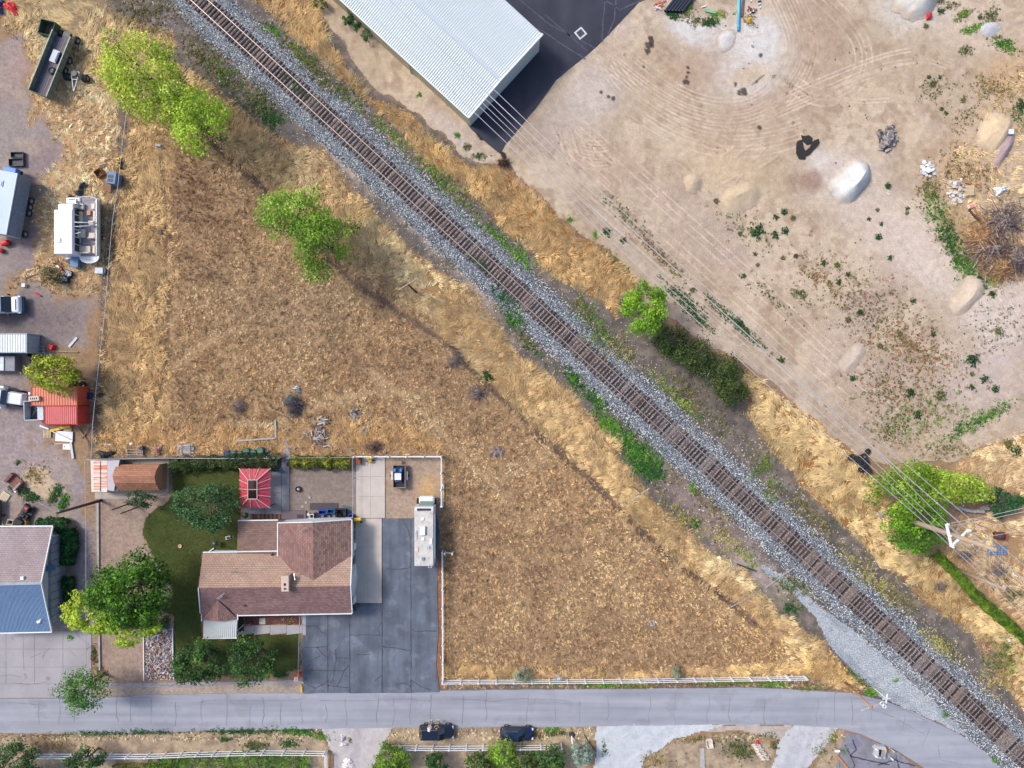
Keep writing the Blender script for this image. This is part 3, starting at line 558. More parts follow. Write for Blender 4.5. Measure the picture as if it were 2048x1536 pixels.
# driveways, slabs and paths about the brown-roofed house
drive_m = paving('drive_asphalt', C(98, 106, 120), .24, .35, (1.0, .14, 1), (.5, .55, (1.4, 1.3, 1.25)))
drv = thing('asphalt_driveway', None, None, P(740, 1300)); drv['kind'] = 'structure'
for poly in ([(608, 1232), (641, 1226), (655, 1226), (655, 1385), (608, 1388), (604, 1300)], [(656, 1226), (699, 1226), (699, 1386), (656, 1386)], [(700, 1208), (763.5, 1208), (763.5, 1386), (700, 1387)], [(765, 1037), (821.5, 1037), (821.5, 1386), (765, 1386)], [(822.5, 1037), (872, 1020), (879, 1060), (874, 1180), (877, 1260), (872, 1330), (880, 1384), (822.5, 1386)]):
    o = sheet('panel', poly, .008 + .003 * R.random(), drive_m, .4, 14, .1, None, seed=9); o.parent = drv; o.data.transform(Matrix.Translation(-drv.location))
def slabs(name, spec, z, mat, gap=.6, kind='structure', th=.12, jit=.006):
    x, y = spec[0][0]; t = thing(name, None, None, P(x, y)); t['kind'] = kind
    for poly in spec:
        cx = sum(p[0] for p in poly) / len(poly); cy = sum(p[1] for p in poly) / len(poly)
        q = [(p[0] - math.copysign(gap, p[0] - cx), p[1] - math.copysign(gap, p[1] - cy)) for p in poly]
        mb = MB(); mb.prism([W2(*p) for p in q], z - th, z + R.uniform(-jit, jit)); mb.build('slab', mat, t, world=True)
    return t
def cells(xs, ys, top=None): return [[(xs[i], ys[j]), (xs[i + 1], ys[j]), (xs[i + 1], ys[j + 1]), (xs[i], ys[j + 1])] for i in range(len(xs) - 1) for j in range(len(ys) - 1)]
conc_m = paving('concrete', C(198, 188, 180), .07, .6, None, (.5, .66, (.88, .84, .82)))
slabs('concrete_driveway', cells([712, 741, 770], [914, 953, 993, 1036]) + cells([710, 736, 763.5], [1037, 1094, 1150, 1206]), .03, conc_m, .14)
pat_m = paving('patio_concrete', C(138, 140, 148), .2, .4, None, (.8, .55, (.7, .7, .74)))
slabs('patio', cells([488, 530, 563], [935, 985, 1030]) + cells([563, 579], [915, 944, 968, 992, 1030]), .02, pat_m, .35)
slabs('patio_path', cells([566, 580], [880, 898, 915]), .0, pat_m, .4)
slabs('concrete_pad', [[(190, 985), (262, 985), (262, 998), (190, 998)], [(262, 985), (334, 980), (334, 987), (262, 998)]] + cells([225, 280, 338], [918, 950, 985]), .02, paving('pad_concrete', C(182, 172, 162), .1, .5), .3)
slabs('sidewalk', [[(476 + 32.25 * i, 1250 if i else 1252), (476 + 32.25 * (i + 1), 1250), (476 + 32.25 * (i + 1), 1267 - .3 * i), (476 + 32.25 * i, 1270)] for i in range(4)] + [[(604, 1215), (612, 1215), (612, 1270), (605, 1270)]], .03, paving('walk_concrete', C(176, 172, 176), .08, .8), .35)
slabs('street_walk', [[(x, 1366 + (x - 225) * -.012), (x + 48, 1366 + (x - 177) * -.012), (x + 48, 1372 + (x - 177) * -.012), (x, 1372 + (x - 225) * -.012)] for x in range(190, 600, 48)], .0, paving('walk_old', C(160, 158, 168), .1, .8), .4)
front_m = paving('yard_concrete', C(166, 162, 166), .12, .25, None, (.6, .64, (.7, .7, .74)))
slabs('concrete_yard', [[(x, y), (x + 57, y), (x + 57, y + dy), (x, y + dy)] for x in (-45, 12, 69, 126) for y, dy in ((1262, 36), (1298, 36), (1334, 34))] + [[(-45, 1368), (183, 1368), (183, 1396), (-45, 1397)]], .005, front_m, .25)
# tar seams and cracks
def ribbons(name, lines, z, mat, w=.05, parent=None, wob=1.6):
    vs = []; fs = []
    for L_ in lines:
        ww = w
        if isinstance(L_, dict): ww = L_['w']; L_ = L_['p']
        pts = []
        for a, b in zip(L_[:-1], L_[1:]):
            k = max(1, int(math.hypot(b[0] - a[0], b[1] - a[1]) / 6))
            pts += [(a[0] + (b[0] - a[0]) * j / k + R.uniform(-1, 1) * wob * .5, a[1] + (b[1] - a[1]) * j / k + R.uniform(-1, 1) * wob * .5) for j in range(k)]
        pts.append(L_[-1]); pts = [Vector(W2(*p)) for p in pts]
        for i in range(len(pts)):
            d = (pts[min(i + 1, len(pts) - 1)] - pts[max(i - 1, 0)]); d = d.normalized() if d.length > 1e-6 else Vector((1, 0)); nn = Vector((-d.y, d.x)) * ww / 2 * R.uniform(.6, 1.3)
            vs += [(pts[i].x + nn.x, pts[i].y + nn.y, z), (pts[i].x - nn.x, pts[i].y - nn.y, z)]
            if i: k = len(vs); fs.append((k - 4, k - 3, k - 1, k - 2))
    me = bpy.data.meshes.new(name); me.from_pydata(vs, [], fs); me.materials.append(mat); o = bpy.data.objects.new(name, me); COL.objects.link(o); o['kind'] = 'structure'
    return o
tar = M('tar_seam', C(66, 71, 84), .7, .3); crack = M('road_crack', C(120, 122, 134), .9, .2); dust = M('pale_dust', C(196, 198, 206), .95, .1)
dl = [[(655.5, 1226), (655.5, 1386)], [(699.5, 1226), (699.5, 1300), (700, 1386)], [(764.3, 1037), (764.3, 1386)], [(822, 1037), (822, 1386)], [(608, 1253), (634, 1252), (644, 1264), (655, 1270)], [(610, 1295), (655, 1294)], [(634, 1294), (646, 1308), (655, 1316)], [(616, 1324), (640, 1312)], [(608, 1341), (690, 1341)], [(604, 1362), (618, 1370), (632, 1377), (644, 1370), (655, 1362)], [(671, 1298), (672, 1320), (669, 1341), (666, 1360), (656, 1374)], [(672, 1316), (697, 1316)], [(697, 1330), (688, 1343), (680, 1362), (674, 1374)], [(690, 1351), (698, 1354)], [(656, 1370), (680, 1374), (697, 1375)], [(773, 1137), (795, 1139), (810, 1138), (822, 1134)], [(764, 1293), (790, 1295), (822, 1302)], [(822, 1258), (832, 1264), (850, 1262), (873, 1262)], [(822, 1360), (840, 1372), (862, 1380)], [(700, 1270), (760, 1270)], [(712, 1308), (740, 1309)], [(750, 1362), (763, 1350)], [(790, 1368), (812, 1366), (822, 1374)], [(812, 1050), (818, 1065), (821, 1080)], [(763, 1245), (756, 1255), (760, 1272)]]
ribbons('tar_seams', dl, .018, tar, .10)
cr = []
for x in [80, 117, 147, 235, 262, 303, 352, 405, 455, 502, 526, 562, 602, 652, 691, 756, 787, 823, 862, 927, 974, 1056, 1110, 1158, 1215, 1300, 1350, 1417, 1460, 1530, 1635, 1670, 1702]:
    y0 = 1384 if x > 700 else 1392; cr.append({'p': [(x, y0 + R.uniform(-2, 16)), (x + R.uniform(-3, 3), 1410), (x + R.uniform(-4, 4), 1430), (x + R.uniform(-3, 3), 1454 - R.uniform(0, 12))], 'w': .07 if R.random() < .5 else .045})
cr += [[(640, 1401), (690, 1402), (755, 1401), (800, 1398), (860, 1402)], [(600, 1400), (560, 1402), (420, 1400), (400, 1404)], [(900, 1398), (960, 1400), (985, 1403), (1040, 1397), (1140, 1400)], [(1700, 1396), (1740, 1400), (1800, 1415), (1850, 1440)], [(1720, 1410), (1790, 1435), (1850, 1470)], [(1745, 1412), (1742, 1440)], [(1810, 1430), (1805, 1460)], [(1860, 1455), (1845, 1490)], [(1876, 1490), (1880, 1520), (1915, 1526)], [(15, 1405), (60, 1408), (95, 1412)], [(0, 1396), (300, 1394)]]
cr += [[(46, 1268), (47, 1300), (48, 1340)], [(90, 1300), (84, 1320), (98, 1296)], [(140, 1300), (150, 1312)], [(150, 1262), (160, 1275), (180, 1290)], [(70, 1312), (60, 1316), (82, 1306)], [(0, 1352), (20, 1350), (44, 1354)], [(24, 1365), (60, 1369), (95, 1364)]]
ribbons('road_cracks', cr, .013, crack, .05)
ap = [[(1690, 1490), (1710, 1530), (1700, 1560)], [(1700, 1512), (1735, 1520), (1780, 1530)], [(1706, 1480), (1712, 1500), (1700, 1512)], [(1755, 1530), (1790, 1520), (1830, 1532)], [(1792, 1510), (1800, 1540)]]
ribbons('apron_cracks', ap, .004, tar, .16)
ribbons('tyre_marks', [[(1120, -60), (1240, 20), (1330, -20)], [(940, 0), (1010, 45), (1080, 60), (1170, 118)], [(1210, 0), (1206, 40), (1204, 84)], [(1232, 0), (1228, 40), (1216, 70)], [(1090, 30), (1160, 90), (1174, 102)], [(1040, 0), (1100, 50), (1150, 76), (1190, 96)]], .056, M('grey_dust', C(84, 86, 102), .9, .3), .16)
# lawn
lawn_poly = [(342, 918), (480, 925), (482, 1050), (474, 1105), (404, 1108), (396, 1180), (405, 1276), (478, 1276), (480, 1268), (602, 1266), (602, 1340), (560, 1348), (450, 1352), (349, 1362), (346, 1236), (318, 1220), (342, 1180), (300, 1110), (284, 1062), (290, 1032), (330, 1005), (345, 985)]
def lcol(X, Y):
    c = np.empty(np.shape(X) + (3,)); c[...] = C(84, 106, 50); a = fbm(X, Y, 40, 200); lay(c, sstep(.45, .65, a), C(122, 126, 66), .8)
    lay(c, blob(X, Y, 590, 1305, 26, 30), C(120, 104, 52), .8); lay(c, blob(X, Y, 420, 1130, 90, 60), C(96, 96, 48), .6); lay(c, blob(X, Y, 480, 1276, 60, 8), C(128, 104, 60), .7); lay(c, blob(X, Y, 400, 1070, 60, 30), C(116, 110, 60), .5); return c
colsheet('lawn', lawn_poly, -.02, C(84, 94, 50), MA('lawn_soil', .95, 3, .2, 14, .35, .02), 6, 8, 3, .3)
X = rng.uniform(280, 606, 150000); Y = rng.uniform(915, 1365, 150000); k = sdf(X, Y, lawn_poly) > 1.5; X = X[k]; Y = Y[k]
def blades(name, X, Y, Z, A, L_, Wd, rise, col, mat):
    n = len(X); wx, wy = W2(X, Y); ca, sa = np.cos(A), np.sin(A)
    b0 = np.stack([wx + sa * Wd, wy - ca * Wd, Z], 1); b1 = np.stack([wx - sa * Wd, wy + ca * Wd, Z], 1)
    t = np.stack([wx + ca * L_, wy + sa * L_, Z + rise], 1); v = np.stack([b0, b1, t], 1).reshape(-1, 3)
    return npmesh(name, v, np.arange(3 * n).reshape(n, 3), mat, np.repeat(np.clip(col, 0, .95), 3, 0), 'stuff')
leafm = leaf_mat(); n = len(X)
tag(blades('lawn_grass', X, Y, np.full(n, -.03), rng.random(n) * 6.28, .07 + .08 * rng.random(n), np.full(n, .02), .05 + .05 * rng.random(n), lcol(X, Y) * (.6 + .8 * rng.random((n, 1))), leafm), 'short dark green lawn round the brown-roofed house', None)

# ------------------------------------------------------------------ dry grass
def sow(name, label, x0, x1, y0, y1, ntuft, per, seed, tallmode):
    g = np.random.default_rng(seed); X = g.uniform(x0, x1, ntuft); Y = g.uniform(y0, y1, ntuft)
    d = sample(dens, X, Y); t = sample(tall, X, Y); d = d * (t if tallmode else 1 - t * .85)
    k = (g.random(ntuft) < d) & (sdf(X, Y, ROAD_T + ROAD_B) < -2) & (sdf(X, Y, [(1570, 1140), (1650, 1205), (1960, 1460), (1760, 1398), (1650, 1285)]) < 0); X = X[k]; Y = Y[k]; t = t[k]; n = len(X)
    flow = fbm(X, Y, 110, 301) * 9 + fbm(X, Y, 40, 305) * 5
    wx_ = X + (fbm(X, Y, 30, 331) - .5) * 50; wy_ = Y + (fbm(X, Y, 30, 333) - .5) * 50; base = sample(gc, wx_, wy_); tone = .38 + 1.1 * fbm(X, Y, 7.5, 311, 2) + (g.random(n) - .5) * .45
    if not tallmode: tone = .18 + 1.55 * fbm(X, Y, 5.0, 315, 2) + (g.random(n) - .5) * .5
    col = base * np.clip(tone, .16, 2)[:, None]
    if not tallmode: col = np.where((g.random(n) < .2)[:, None], col * np.array([.6, .54, .52]), col)
    X = np.repeat(X, per); Y = np.repeat(Y, per); flow = np.repeat(flow, per); t = np.repeat(t, per); col = np.repeat(col, per, 0); m = len(X)
    spread = 1.1 if tallmode else 6.28
    A = flow + (g.random(m) - .5) * spread; r = (.16 if tallmode else .075) * S
    X = X + g.normal(0, r, m); Y = Y + g.normal(0, r, m)
    L_ = (.35 + .55 * g.random(m)) * (1 if tallmode else .33); rise = (.12 + .3 * g.random(m)) * (1 if tallmode else .8)
    col = col * (.78 + .44 * g.random((m, 1)))
    o = blades(name, X, Y, hat(X, Y) - .01, A, L_, (.028 + .02 * g.random(m)) * (1 if tallmode else 1.15), rise, col, MATS['straw']); tag(o, label); return o
leaf_mat('straw', .15)
sow('dry_grass', 'tall golden dry grass lying in swirls beside the railway', -100, 2150, -90, 1640, 150000, 9, 1, True)
sow('field_stubble', 'short brown dead weeds covering the triangular field', -60, 1800, -60, 1480, 190000, 5, 2, False)
# ------------------------------------------------------------------ plants
def quads(name, c, nrm, size, col, mat, parent=None, kind=None, asp=.62, label=None):     # one small leaf-shaped quad for each centre
    n = len(c); nrm = nrm / (np.linalg.norm(nrm, axis=1, keepdims=True) + 1e-9); a = rng.normal(size=(n, 3)); u = np.cross(nrm, a); u /= np.linalg.norm(u, axis=1, keepdims=True) + 1e-9; w = np.cross(nrm, u)
    s_ = size[:, None]; bend = nrm * s_ * .12
    v = np.stack([c - u * s_, c - w * s_ * asp - bend, c + u * s_, c + w * s_ * asp - bend], 1).reshape(-1, 3)
    o = npmesh(name, v, np.arange(4 * n).reshape(n, 4), mat, np.repeat(np.clip(col, 0.003, .9), 4, 0), kind, parent)
    if label: tag(o, label)
    return o
def crown_pts(r, n, clumps, g, lob=.28, cr=.34, hollow=.55, low=-.5):
    """leaf centres (relative), normals and clump index for an uneven crown of half-sizes r"""
    cc = []; ph = g.random(4) * 6.28
    while len(cc) < clumps:
        v = g.normal(size=3); v /= np.linalg.norm(v)
        if v[2] < low: continue
        a = math.atan2(v[1], v[0]); f = 1 + lob * (.5 * math.sin(2 * a + ph[0]) + .5 * math.sin(3 * a + ph[1]) + .45 * math.sin(5 * a + ph[2]) + .3 * math.sin(9 * a + ph[3]))
        cc.append(v * f * (hollow + (1 - hollow) * g.random() ** .6) * .82)
    cc = np.array(cc); cs = cr * (.6 + .8 * g.random(clumps)); pr = cs ** 2; k = g.choice(clumps, n, p=pr / pr.sum())
    d = g.normal(size=(n, 3)); d /= np.linalg.norm(d, axis=1, keepdims=True); d[:, 2] = np.where(d[:, 2] < -.35, -d[:, 2], d[:, 2])
    rad = cs[k] * (.55 + .5 * g.random(n)) * (1 + .6 * g.random(n) * (g.random(n) < .25))
    p = cc[k] + d * rad[:, None] * np.array([1, 1, 1.0])
    return p * np.array(r), d + .55 * g.normal(size=(n, 3)) + np.array([0, 0, .5]), k, cc * np.array(r), d
def tree(name, label, cat, px, py, rx, ry, zc, rz_, cols, n=3500, clumps=34, leaf=.16, seed=1, group=None, trunk=True, rot=0, wood=(120, 104, 92), ang=0, lob=.28, cr=.34, twigs=0, tip=None, tr=.35, base=None, hollow=.55, jitc=.35):
    """px, py: where the crown's centre shows; rx, ry: its half-width and half-height in photograph pixels; zc: height of its centre"""
    g = np.random.default_rng(seed); c = P(px, py, zc); k = (H - zc) / H
    bp = Vector((c.x, c.y, gz(px, py) if -200 < px < 2250 else -.07)) if base is None else P(base[0], base[1], 0)
    t = thing(name, label, cat, bp, 0, group); lob *= .62; r = (rx * 1.1 / S * k, ry * 1.1 / S * k, rz_)
    p, nr, ci, cc, dd = crown_pts(r, n, clumps, g, lob, cr, hollow)
    if ang: ca, sa = math.cos(math.radians(ang)), math.sin(math.radians(ang)); p = np.stack([p[:, 0] * ca + p[:, 1] * sa, -p[:, 0] * sa + p[:, 1] * ca, p[:, 2]], 1); cc = np.stack([cc[:, 0] * ca + cc[:, 1] * sa, -cc[:, 0] * sa + cc[:, 1] * ca, cc[:, 2]], 1)
    off = np.array([c.x - bp.x, c.y - bp.y, c.z - bp.z]); pal = np.array([C(*q) for q in cols]) * 1.28; pal = np.clip(pal * .94 + pal.mean(1, keepdims=True) * .06, 0, .8); pick = g.integers(0, len(pal), clumps)
    col = pal[pick[ci]] * (.62 + .76 * g.random(clumps))[ci][:, None]
    mixp = pal[g.integers(0, len(pal), n)]; col = col * (1 - jitc) + mixp * jitc; col *= (.6 + 1.0 * g.random((n, 1)))
    if tip is not None:
        tk = np.clip((p[:, 2] / r[2] + .2) * .7 + g.normal(0, .25, n), 0, 1) * (g.random(n) < tip[1]); col = col * (1 - tk[:, None]) + np.array(C(*tip[0])) * tk[:, None]
    p[:, 2] = np.maximum(p[:, 2] + off[2], .12) - off[2]
    quads('crown', p + off, nr, leaf * (.4 + 1.1 * g.random(n) ** 1.5), col, leaf_mat('leaf', tr), t)
    wm = M('bark_%d' % wood[0], C(*wood), .9, .25, 5, fine=30)
    if trunk:
        mb = MB(); h = off[2]; tr_ = max(.1, .035 * (rx + ry) / S)
        top = Vector(off) * .72; mb.tube([(0, 0, -.1), top * .35 + Vector((.06, .03, 0)), top], [tr_ * 1.25, tr_, tr_ * .6], 8)
        for i in g.choice(len(cc), min(9, len(cc)), replace=False):
            e = Vector(cc[i] * .92 + off); st = top * g.uniform(.55, 1.0); mid = st.lerp(e, .5) + Vector((0, 0, .25)); mb.tube([st, mid, e], [tr_ * .45, tr_ * .28, tr_ * .1], 5)
        mb.build('trunk', wm, t, smooth=True)
    if twigs:
        mb = MB()
        for _ in range(twigs):
            i = g.integers(len(cc)); a = Vector(cc[i] * .55 + off); b_ = Vector(cc[i] * 1.0 + off) + Vector(g.normal(0, .3, 3)); b_.z = max(b_.z, .1) + .35
            mb.tube([a, a.lerp(b_, .5) + Vector((0, 0, .2)), b_], [.055, .04, .02], 4)
        mb.build('bare_branches', M('grey_twig', C(176, 164, 150), .9, .2), t, kind='stuff')
    return t
YG = [(172, 192, 56), (150, 174, 50), (192, 206, 76), (122, 146, 42)]
GR = [(124, 160, 46), (104, 140, 42), (144, 176, 58), (86, 116, 38)]
DG = [(62, 98, 48), (50, 82, 44), (78, 114, 56), (42, 68, 38)]
OL = [(96, 112, 52), (78, 96, 44), (112, 126, 62), (60, 78, 38)]
tree('poplar_tree', 'tall yellow-green poplar nearest the army truck with the fullest crown', 'tree', 288, 146, 78, 80, 7.5, 4.6, YG, 9000, 60, .15, 1, ang=20, cr=.27, twigs=8)
tree('poplar_tree', 'thin poplar with pale bare branches showing, middle one of the yellow-green row', 'tree', 352, 212, 44, 56, 7.5, 3.6, YG[:3] + [(160, 190, 80)], 3400, 36, .14, 2, ang=50, cr=.27, twigs=40, hollow=.3)
tree('poplar_tree', 'bright yellow-green poplar at the ditch end of the row, nearest the brown field', 'tree', 392, 238, 56, 62, 7, 3.8, [(170, 200, 50), (150, 186, 44), (184, 210, 70), (128, 164, 40)], 5400, 44, .14, 3, ang=-20, cr=.28, twigs=18)
tree('willow_tree', 'smaller of two feathery green trees in the field, top left of the pair', 'tree', 584, 428, 50, 66, 6.5, 3.6, GR + [(140, 182, 60)], 5200, 44, .14, 4, ang=60, cr=.27, twigs=6)
tree('willow_tree', 'larger of two feathery green trees standing in the middle of the field', 'tree', 652, 492, 70, 66, 6.5, 4.2, GR, 8800, 56, .14, 5, ang=30, cr=.25, twigs=8)
tree('maple_tree', 'rounded bright green tree beside the dark juniper row along the tracks', 'tree', 1288, 616, 52, 48, 4.5, 3.2, [(122, 168, 36), (104, 150, 32), (146, 184, 44), (90, 130, 30)], 6200, 44, .14, 6, cr=.24, ang=30)
for i, (x, y, a, b, lb, sd) in enumerate([(1342, 680, 36, 34, 'dark green juniper bush touching the bright round tree', 7), (1388, 712, 38, 36, 'dark juniper bush second from the bright round tree', 8), (1436, 738, 42, 38, 'widest dark juniper bush, with grey dead twigs on top', 9), (1465, 780, 32, 34, 'dark juniper bush at the dirt road end of the row', 10)]):
    tree('juniper_bush', lb, 'bush', x, y, a, b, 1.6, 1.7, [(58, 80, 38), (72, 94, 42), (48, 66, 34), (88, 106, 52)], 4200, 40, .11, sd, 'juniper bushes beside the tracks', True, cr=.3, twigs=8)
tree('ash_tree', 'bright green tree crossed by the overhead wires at the stone wall', 'tree', 1818, 975, 70, 58, 5, 3.2, [(108, 148, 34), (132, 168, 42), (82, 118, 30), (160, 182, 54)], 6600, 50, .15, 11, cr=.24, twigs=10)
tree('ash_tree', 'spreading yellow-green tree beside the dark bush, on the far side of the wires', 'tree', 1922, 978, 62, 36, 4.6, 2.4, [(140, 176, 46), (164, 194, 60), (112, 148, 40), (180, 186, 80)], 4600, 44, .14, 12, cr=.24, twigs=16, ang=15, hollow=.3)
tree('ash_tree', 'rounded green tree at the foot of the big power pole', 'tree', 1830, 1058, 66, 50, 4.6, 3.0, [(96, 142, 30), (78, 120, 28), (116, 162, 38), (64, 100, 28)], 6600, 46, .15, 13, cr=.24, ang=-20)
tree('evergreen_shrub', 'round dark blue-green shrub beside the dry stone wall', 'shrub', 2002, 1006, 30, 27, 1.8, 1.7, [(46, 92, 56), (38, 78, 48), (60, 108, 64)], 2600, 26, .11, 14, cr=.26)
tree('honey_locust_tree', 'huge bright green tree with yellow lower boughs over the grey fence', 'tree', 262, 1180, 88, 78, 6.5, 4.4, [(62, 110, 30), (50, 92, 28), (40, 76, 30), (84, 132, 34)], 12500, 170, .17, 115, cr=.18, tip=((130, 180, 44), .4), hollow=.3, lob=.16)
tree('honey_locust_tree', 'yellow-tipped lower tree leaning towards the cracked concrete yard', 'tree', 184, 1226, 62, 42, 5.2, 2.4, [(150, 184, 40), (176, 200, 56), (118, 160, 36), (196, 212, 70)], 5200, 80, .15, 16, cr=.17, tip=((206, 216, 90), .5), hollow=.6, ang=10)
tree('honey_locust_tree', 'yellow-green tree at the rock garden end of the big bright crown', 'tree', 262, 1252, 62, 36, 5.6, 2.0, [(150, 186, 38), (124, 168, 34), (182, 204, 54), (96, 140, 34)], 4200, 70, .15, 17, cr=.17, tip=((206, 214, 84), .5), hollow=.6)
tree('willow_tree', 'feathery green tree overhanging the street at the cracked concrete yard', 'tree', 166, 1378, 52, 40, 4.6, 2.6, [(66, 108, 48), (54, 94, 44), (84, 128, 56), (104, 146, 66)], 4800, 46, .12, 18, ang=25, cr=.26, hollow=.35)
tree('maple_tree', 'round dark green tree on the back lawn beside the red-roofed gazebo', 'tree', 412, 1012, 66, 48, 3.6, 2.6, [(68, 106, 60), (54, 90, 52), (88, 126, 74), (46, 76, 46)], 6400, 80, .14, 19, cr=.19, hollow=.7, tip=((104, 142, 88), .4))
tree('maple_tree', 'dark green front-lawn tree beside the rock garden', 'tree', 400, 1325, 52, 46, 3.8, 2.8, DG + [(84, 124, 50)], 5600, 60, .14, 20, cr=.22)
tree('maple_tree', 'dark green front-lawn tree below the porch steps, with paler tips', 'tree', 503, 1322, 48, 48, 3.8, 2.8, DG + [(96, 134, 56)], 5200, 54, .14, 21, cr=.23, ang=60)
tree('pine_shrub', 'small dark tree over two leaning posts beside the brown shed', 'tree', 280, 998, 30, 20, 2.8, 1.5, [(58, 84, 52), (48, 72, 46), (72, 98, 60)], 1700, 24, .11, 22, cr=.25)
tree('elm_tree', 'yellow-green tree spreading over the salmon shipping container', 'tree', 110, 748, 54, 38, 3.8, 2.4, [(160, 172, 44), (178, 188, 60), (132, 146, 38), (110, 126, 34)], 5200, 56, .14, 23, cr=.22, ang=20)
tree('dark_shrub', 'small dark green shrub tucked between the yellow-green tree and the containers', 'shrub', 152, 758, 14, 18, 1.6, 1.4, DG, 900, 14, .11, 24)
tree('olive_shrub', 'dusty olive bush beside the crates of stones', 'shrub', 100, 556, 22, 22, 1.0, 1.1, [(112, 108, 66), (92, 90, 56), (130, 122, 78), (76, 80, 50)], 1500, 22, .09, 25, twigs=8)
tree('silver_shrub', 'silvery blue-green sage bush by the pale gravel drive', 'shrub', 1163, 1507, 24, 27, 1.3, 1.4, [(150, 176, 160), (128, 154, 140), (172, 194, 176), (104, 130, 116)], 2600, 40, .09, 26, cr=.2)
tree('silver_shrub', 'silvery sage bush growing through the white rail fence, house-driveway end', 'shrub', 1043, 1351, 20, 13, .9, 1.0, [(128, 146, 124), (104, 124, 104), (152, 168, 146)], 1100, 20, .08, 27)
tree('silver_shrub', 'smaller silvery sage bush at the middle of the white rail fence', 'shrub', 1350, 1343, 13, 11, .8, .9, [(138, 148, 118), (116, 126, 98), (160, 168, 140)], 700, 14, .08, 28)
for i, (x, y, a, b, cs, lb) in enumerate([(38, 1520, 52, 34, DG, 'dark round tree at the street verge, behind the start of the white fence'), (172, 1518, 36, 22, DG, 'dark round tree growing over the white fence, across from the feathery tree'), (784, 1518, 44, 26, GR[1:] + DG[:1], 'mid-green leafy bush by the rutted gravel drive'), (880, 1524, 28, 18, DG, 'low dark bush behind the rail fence by the dusty SUV'),
        (960, 1526, 34, 20, OL + DG, 'olive bush behind the rail fence between the two parked cars'), (1004, 1510, 34, 30, GR, 'bright leafy tree rising over the rail fence behind the coupe'), (1050, 1524, 30, 20, OL, 'olive-green bush beside the bright leafy tree'), (1098, 1518, 42, 26, [(70, 104, 52), (58, 90, 46), (86, 122, 60)], 'dense dark bush at the end of the rail fence by the sage bush')]):
    tree('roadside_tree' if i < 2 else 'garden_bush', lb, 'tree' if i < 2 else 'bush', x, y, a, b, 2.6 if i < 2 else 1.7, 2.2 if i < 2 else 1.5, cs, 3800 if a > 40 else 2400, 34, .13, 40 + i, cr=.26)
# hedges: leafy strips along a line
def hedge(name, label, line, w, h, cols, n, seed, leaf=.1, cat='hedge', patch=True):
    g = np.random.default_rng(seed); pts = [P(x, y, h * .5) for x, y in line]; t = thing(name, label, cat, Vector((pts[0].x, pts[0].y, -.05)))
    L_ = [0]; 
    for a, b in zip(pts[:-1], pts[1:]): L_.append(L_[-1] + (b - a).length)
    s_ = g.random(n) * L_[-1]; i = np.clip(np.searchsorted(L_, s_) - 1, 0, len(pts) - 2); A = np.array([tuple(p) for p in pts]); Ls = np.array(L_); tt = (s_ - Ls[i]) / (Ls[i + 1] - Ls[i])
    c = A[i] * (1 - tt)[:, None] + A[i + 1] * tt[:, None]; d = A[i + 1] - A[i]; d /= np.linalg.norm(d, axis=1, keepdims=True); nn = np.stack([-d[:, 1], d[:, 0], 0 * s_], 1)
    th = g.random(n) * math.pi; bl = .75 + .5 * vnoise(s_, s_ * 0, .7, seed) ; wd = w / 2 * bl; v = np.cos(th) * wd; z = h * (.35 + .65 * np.sin(th) * bl) * (.85 + .2 * g.random(n))
    p = c + nn * v[:, None]; p[:, 2] = z; nr = nn * np.cos(th)[:, None] + np.array([0, 0, 1]) * np.sin(th)[:, None] + .5 * g.normal(size=(n, 3))
    pal = np.array([C(*q) for q in cols]); pk = (vnoise(s_, v * 3, .9, seed + 5) * len(pal) * .999).astype(int) if patch else g.integers(0, len(pal), n)
    col = pal[np.clip(pk, 0, len(pal) - 1)] * (.6 + .8 * vnoise(s_ * 1.0, v, .35, seed + 9))[:, None] * (.75 + .5 * g.random((n, 1)))
    quads('foliage', p - np.array(tuple(t.location)), nr, leaf * (.6 + .8 * g.random(n)), col, leafm, t); return t
hedge('hedge', 'dark clipped hedge inside the back fence above the lawn', [(342, 932), (420, 926), (500, 922), (560, 925)], 2.0, 1.6, [(66, 92, 46), (54, 78, 42), (84, 106, 56), (96, 104, 60)], 5200, 61, .11)
hedge('hedge', 'mixed yellow and green hedge beside the concrete drive', [(583, 924), (640, 925), (700, 926)], 1.8, 1.5, [(140, 138, 46), (104, 130, 48), (160, 156, 54), (78, 110, 44), (120, 118, 52)], 4200, 62, .11)
hedge('hedge', 'palm-like dark green hedge wrapping round the end of the grey-roofed house', [(78, 1052), (110, 1048), (138, 1056), (140, 1090), (134, 1128)], 1.8, 1.4, [(44, 100, 50), (36, 84, 44), (60, 116, 60)], 4600, 63, .14)
hedge('hedge', 'dark green hedge strip nearer the street beside the grey-roofed house', [(136, 1152), (137, 1190), (136, 1228)], 1.5, 1.3, [(42, 96, 48), (34, 80, 42), (56, 108, 54)], 2400, 64, .14)
hedge('hedge', 'long bright green clipped hedge running diagonally below the power poles', [(1868, 1104), (1915, 1150), (1960, 1200), (2005, 1238), (2060, 1285)], 1.3, 1.5, [(96, 138, 32), (116, 156, 38), (78, 118, 30)], 6500, 65, .1)
hedge('vine_hedge', 'bright green vines along the inside of the verge fence by the gravel drive', [(300, 1534), (380, 1530), (440, 1528), (490, 1522), (560, 1526), (620, 1530)], 2.4, 1.0, [(96, 146, 48), (76, 122, 44), (120, 164, 56)], 5200, 66, .12)
hedge('vine_hedge', 'thin green vines under the verge fence at the street corner', [(225, 1540), (300, 1538), (360, 1534)], 1.4, .8, [(110, 130, 52), (86, 112, 44), (150, 150, 70)], 1500, 67, .11)
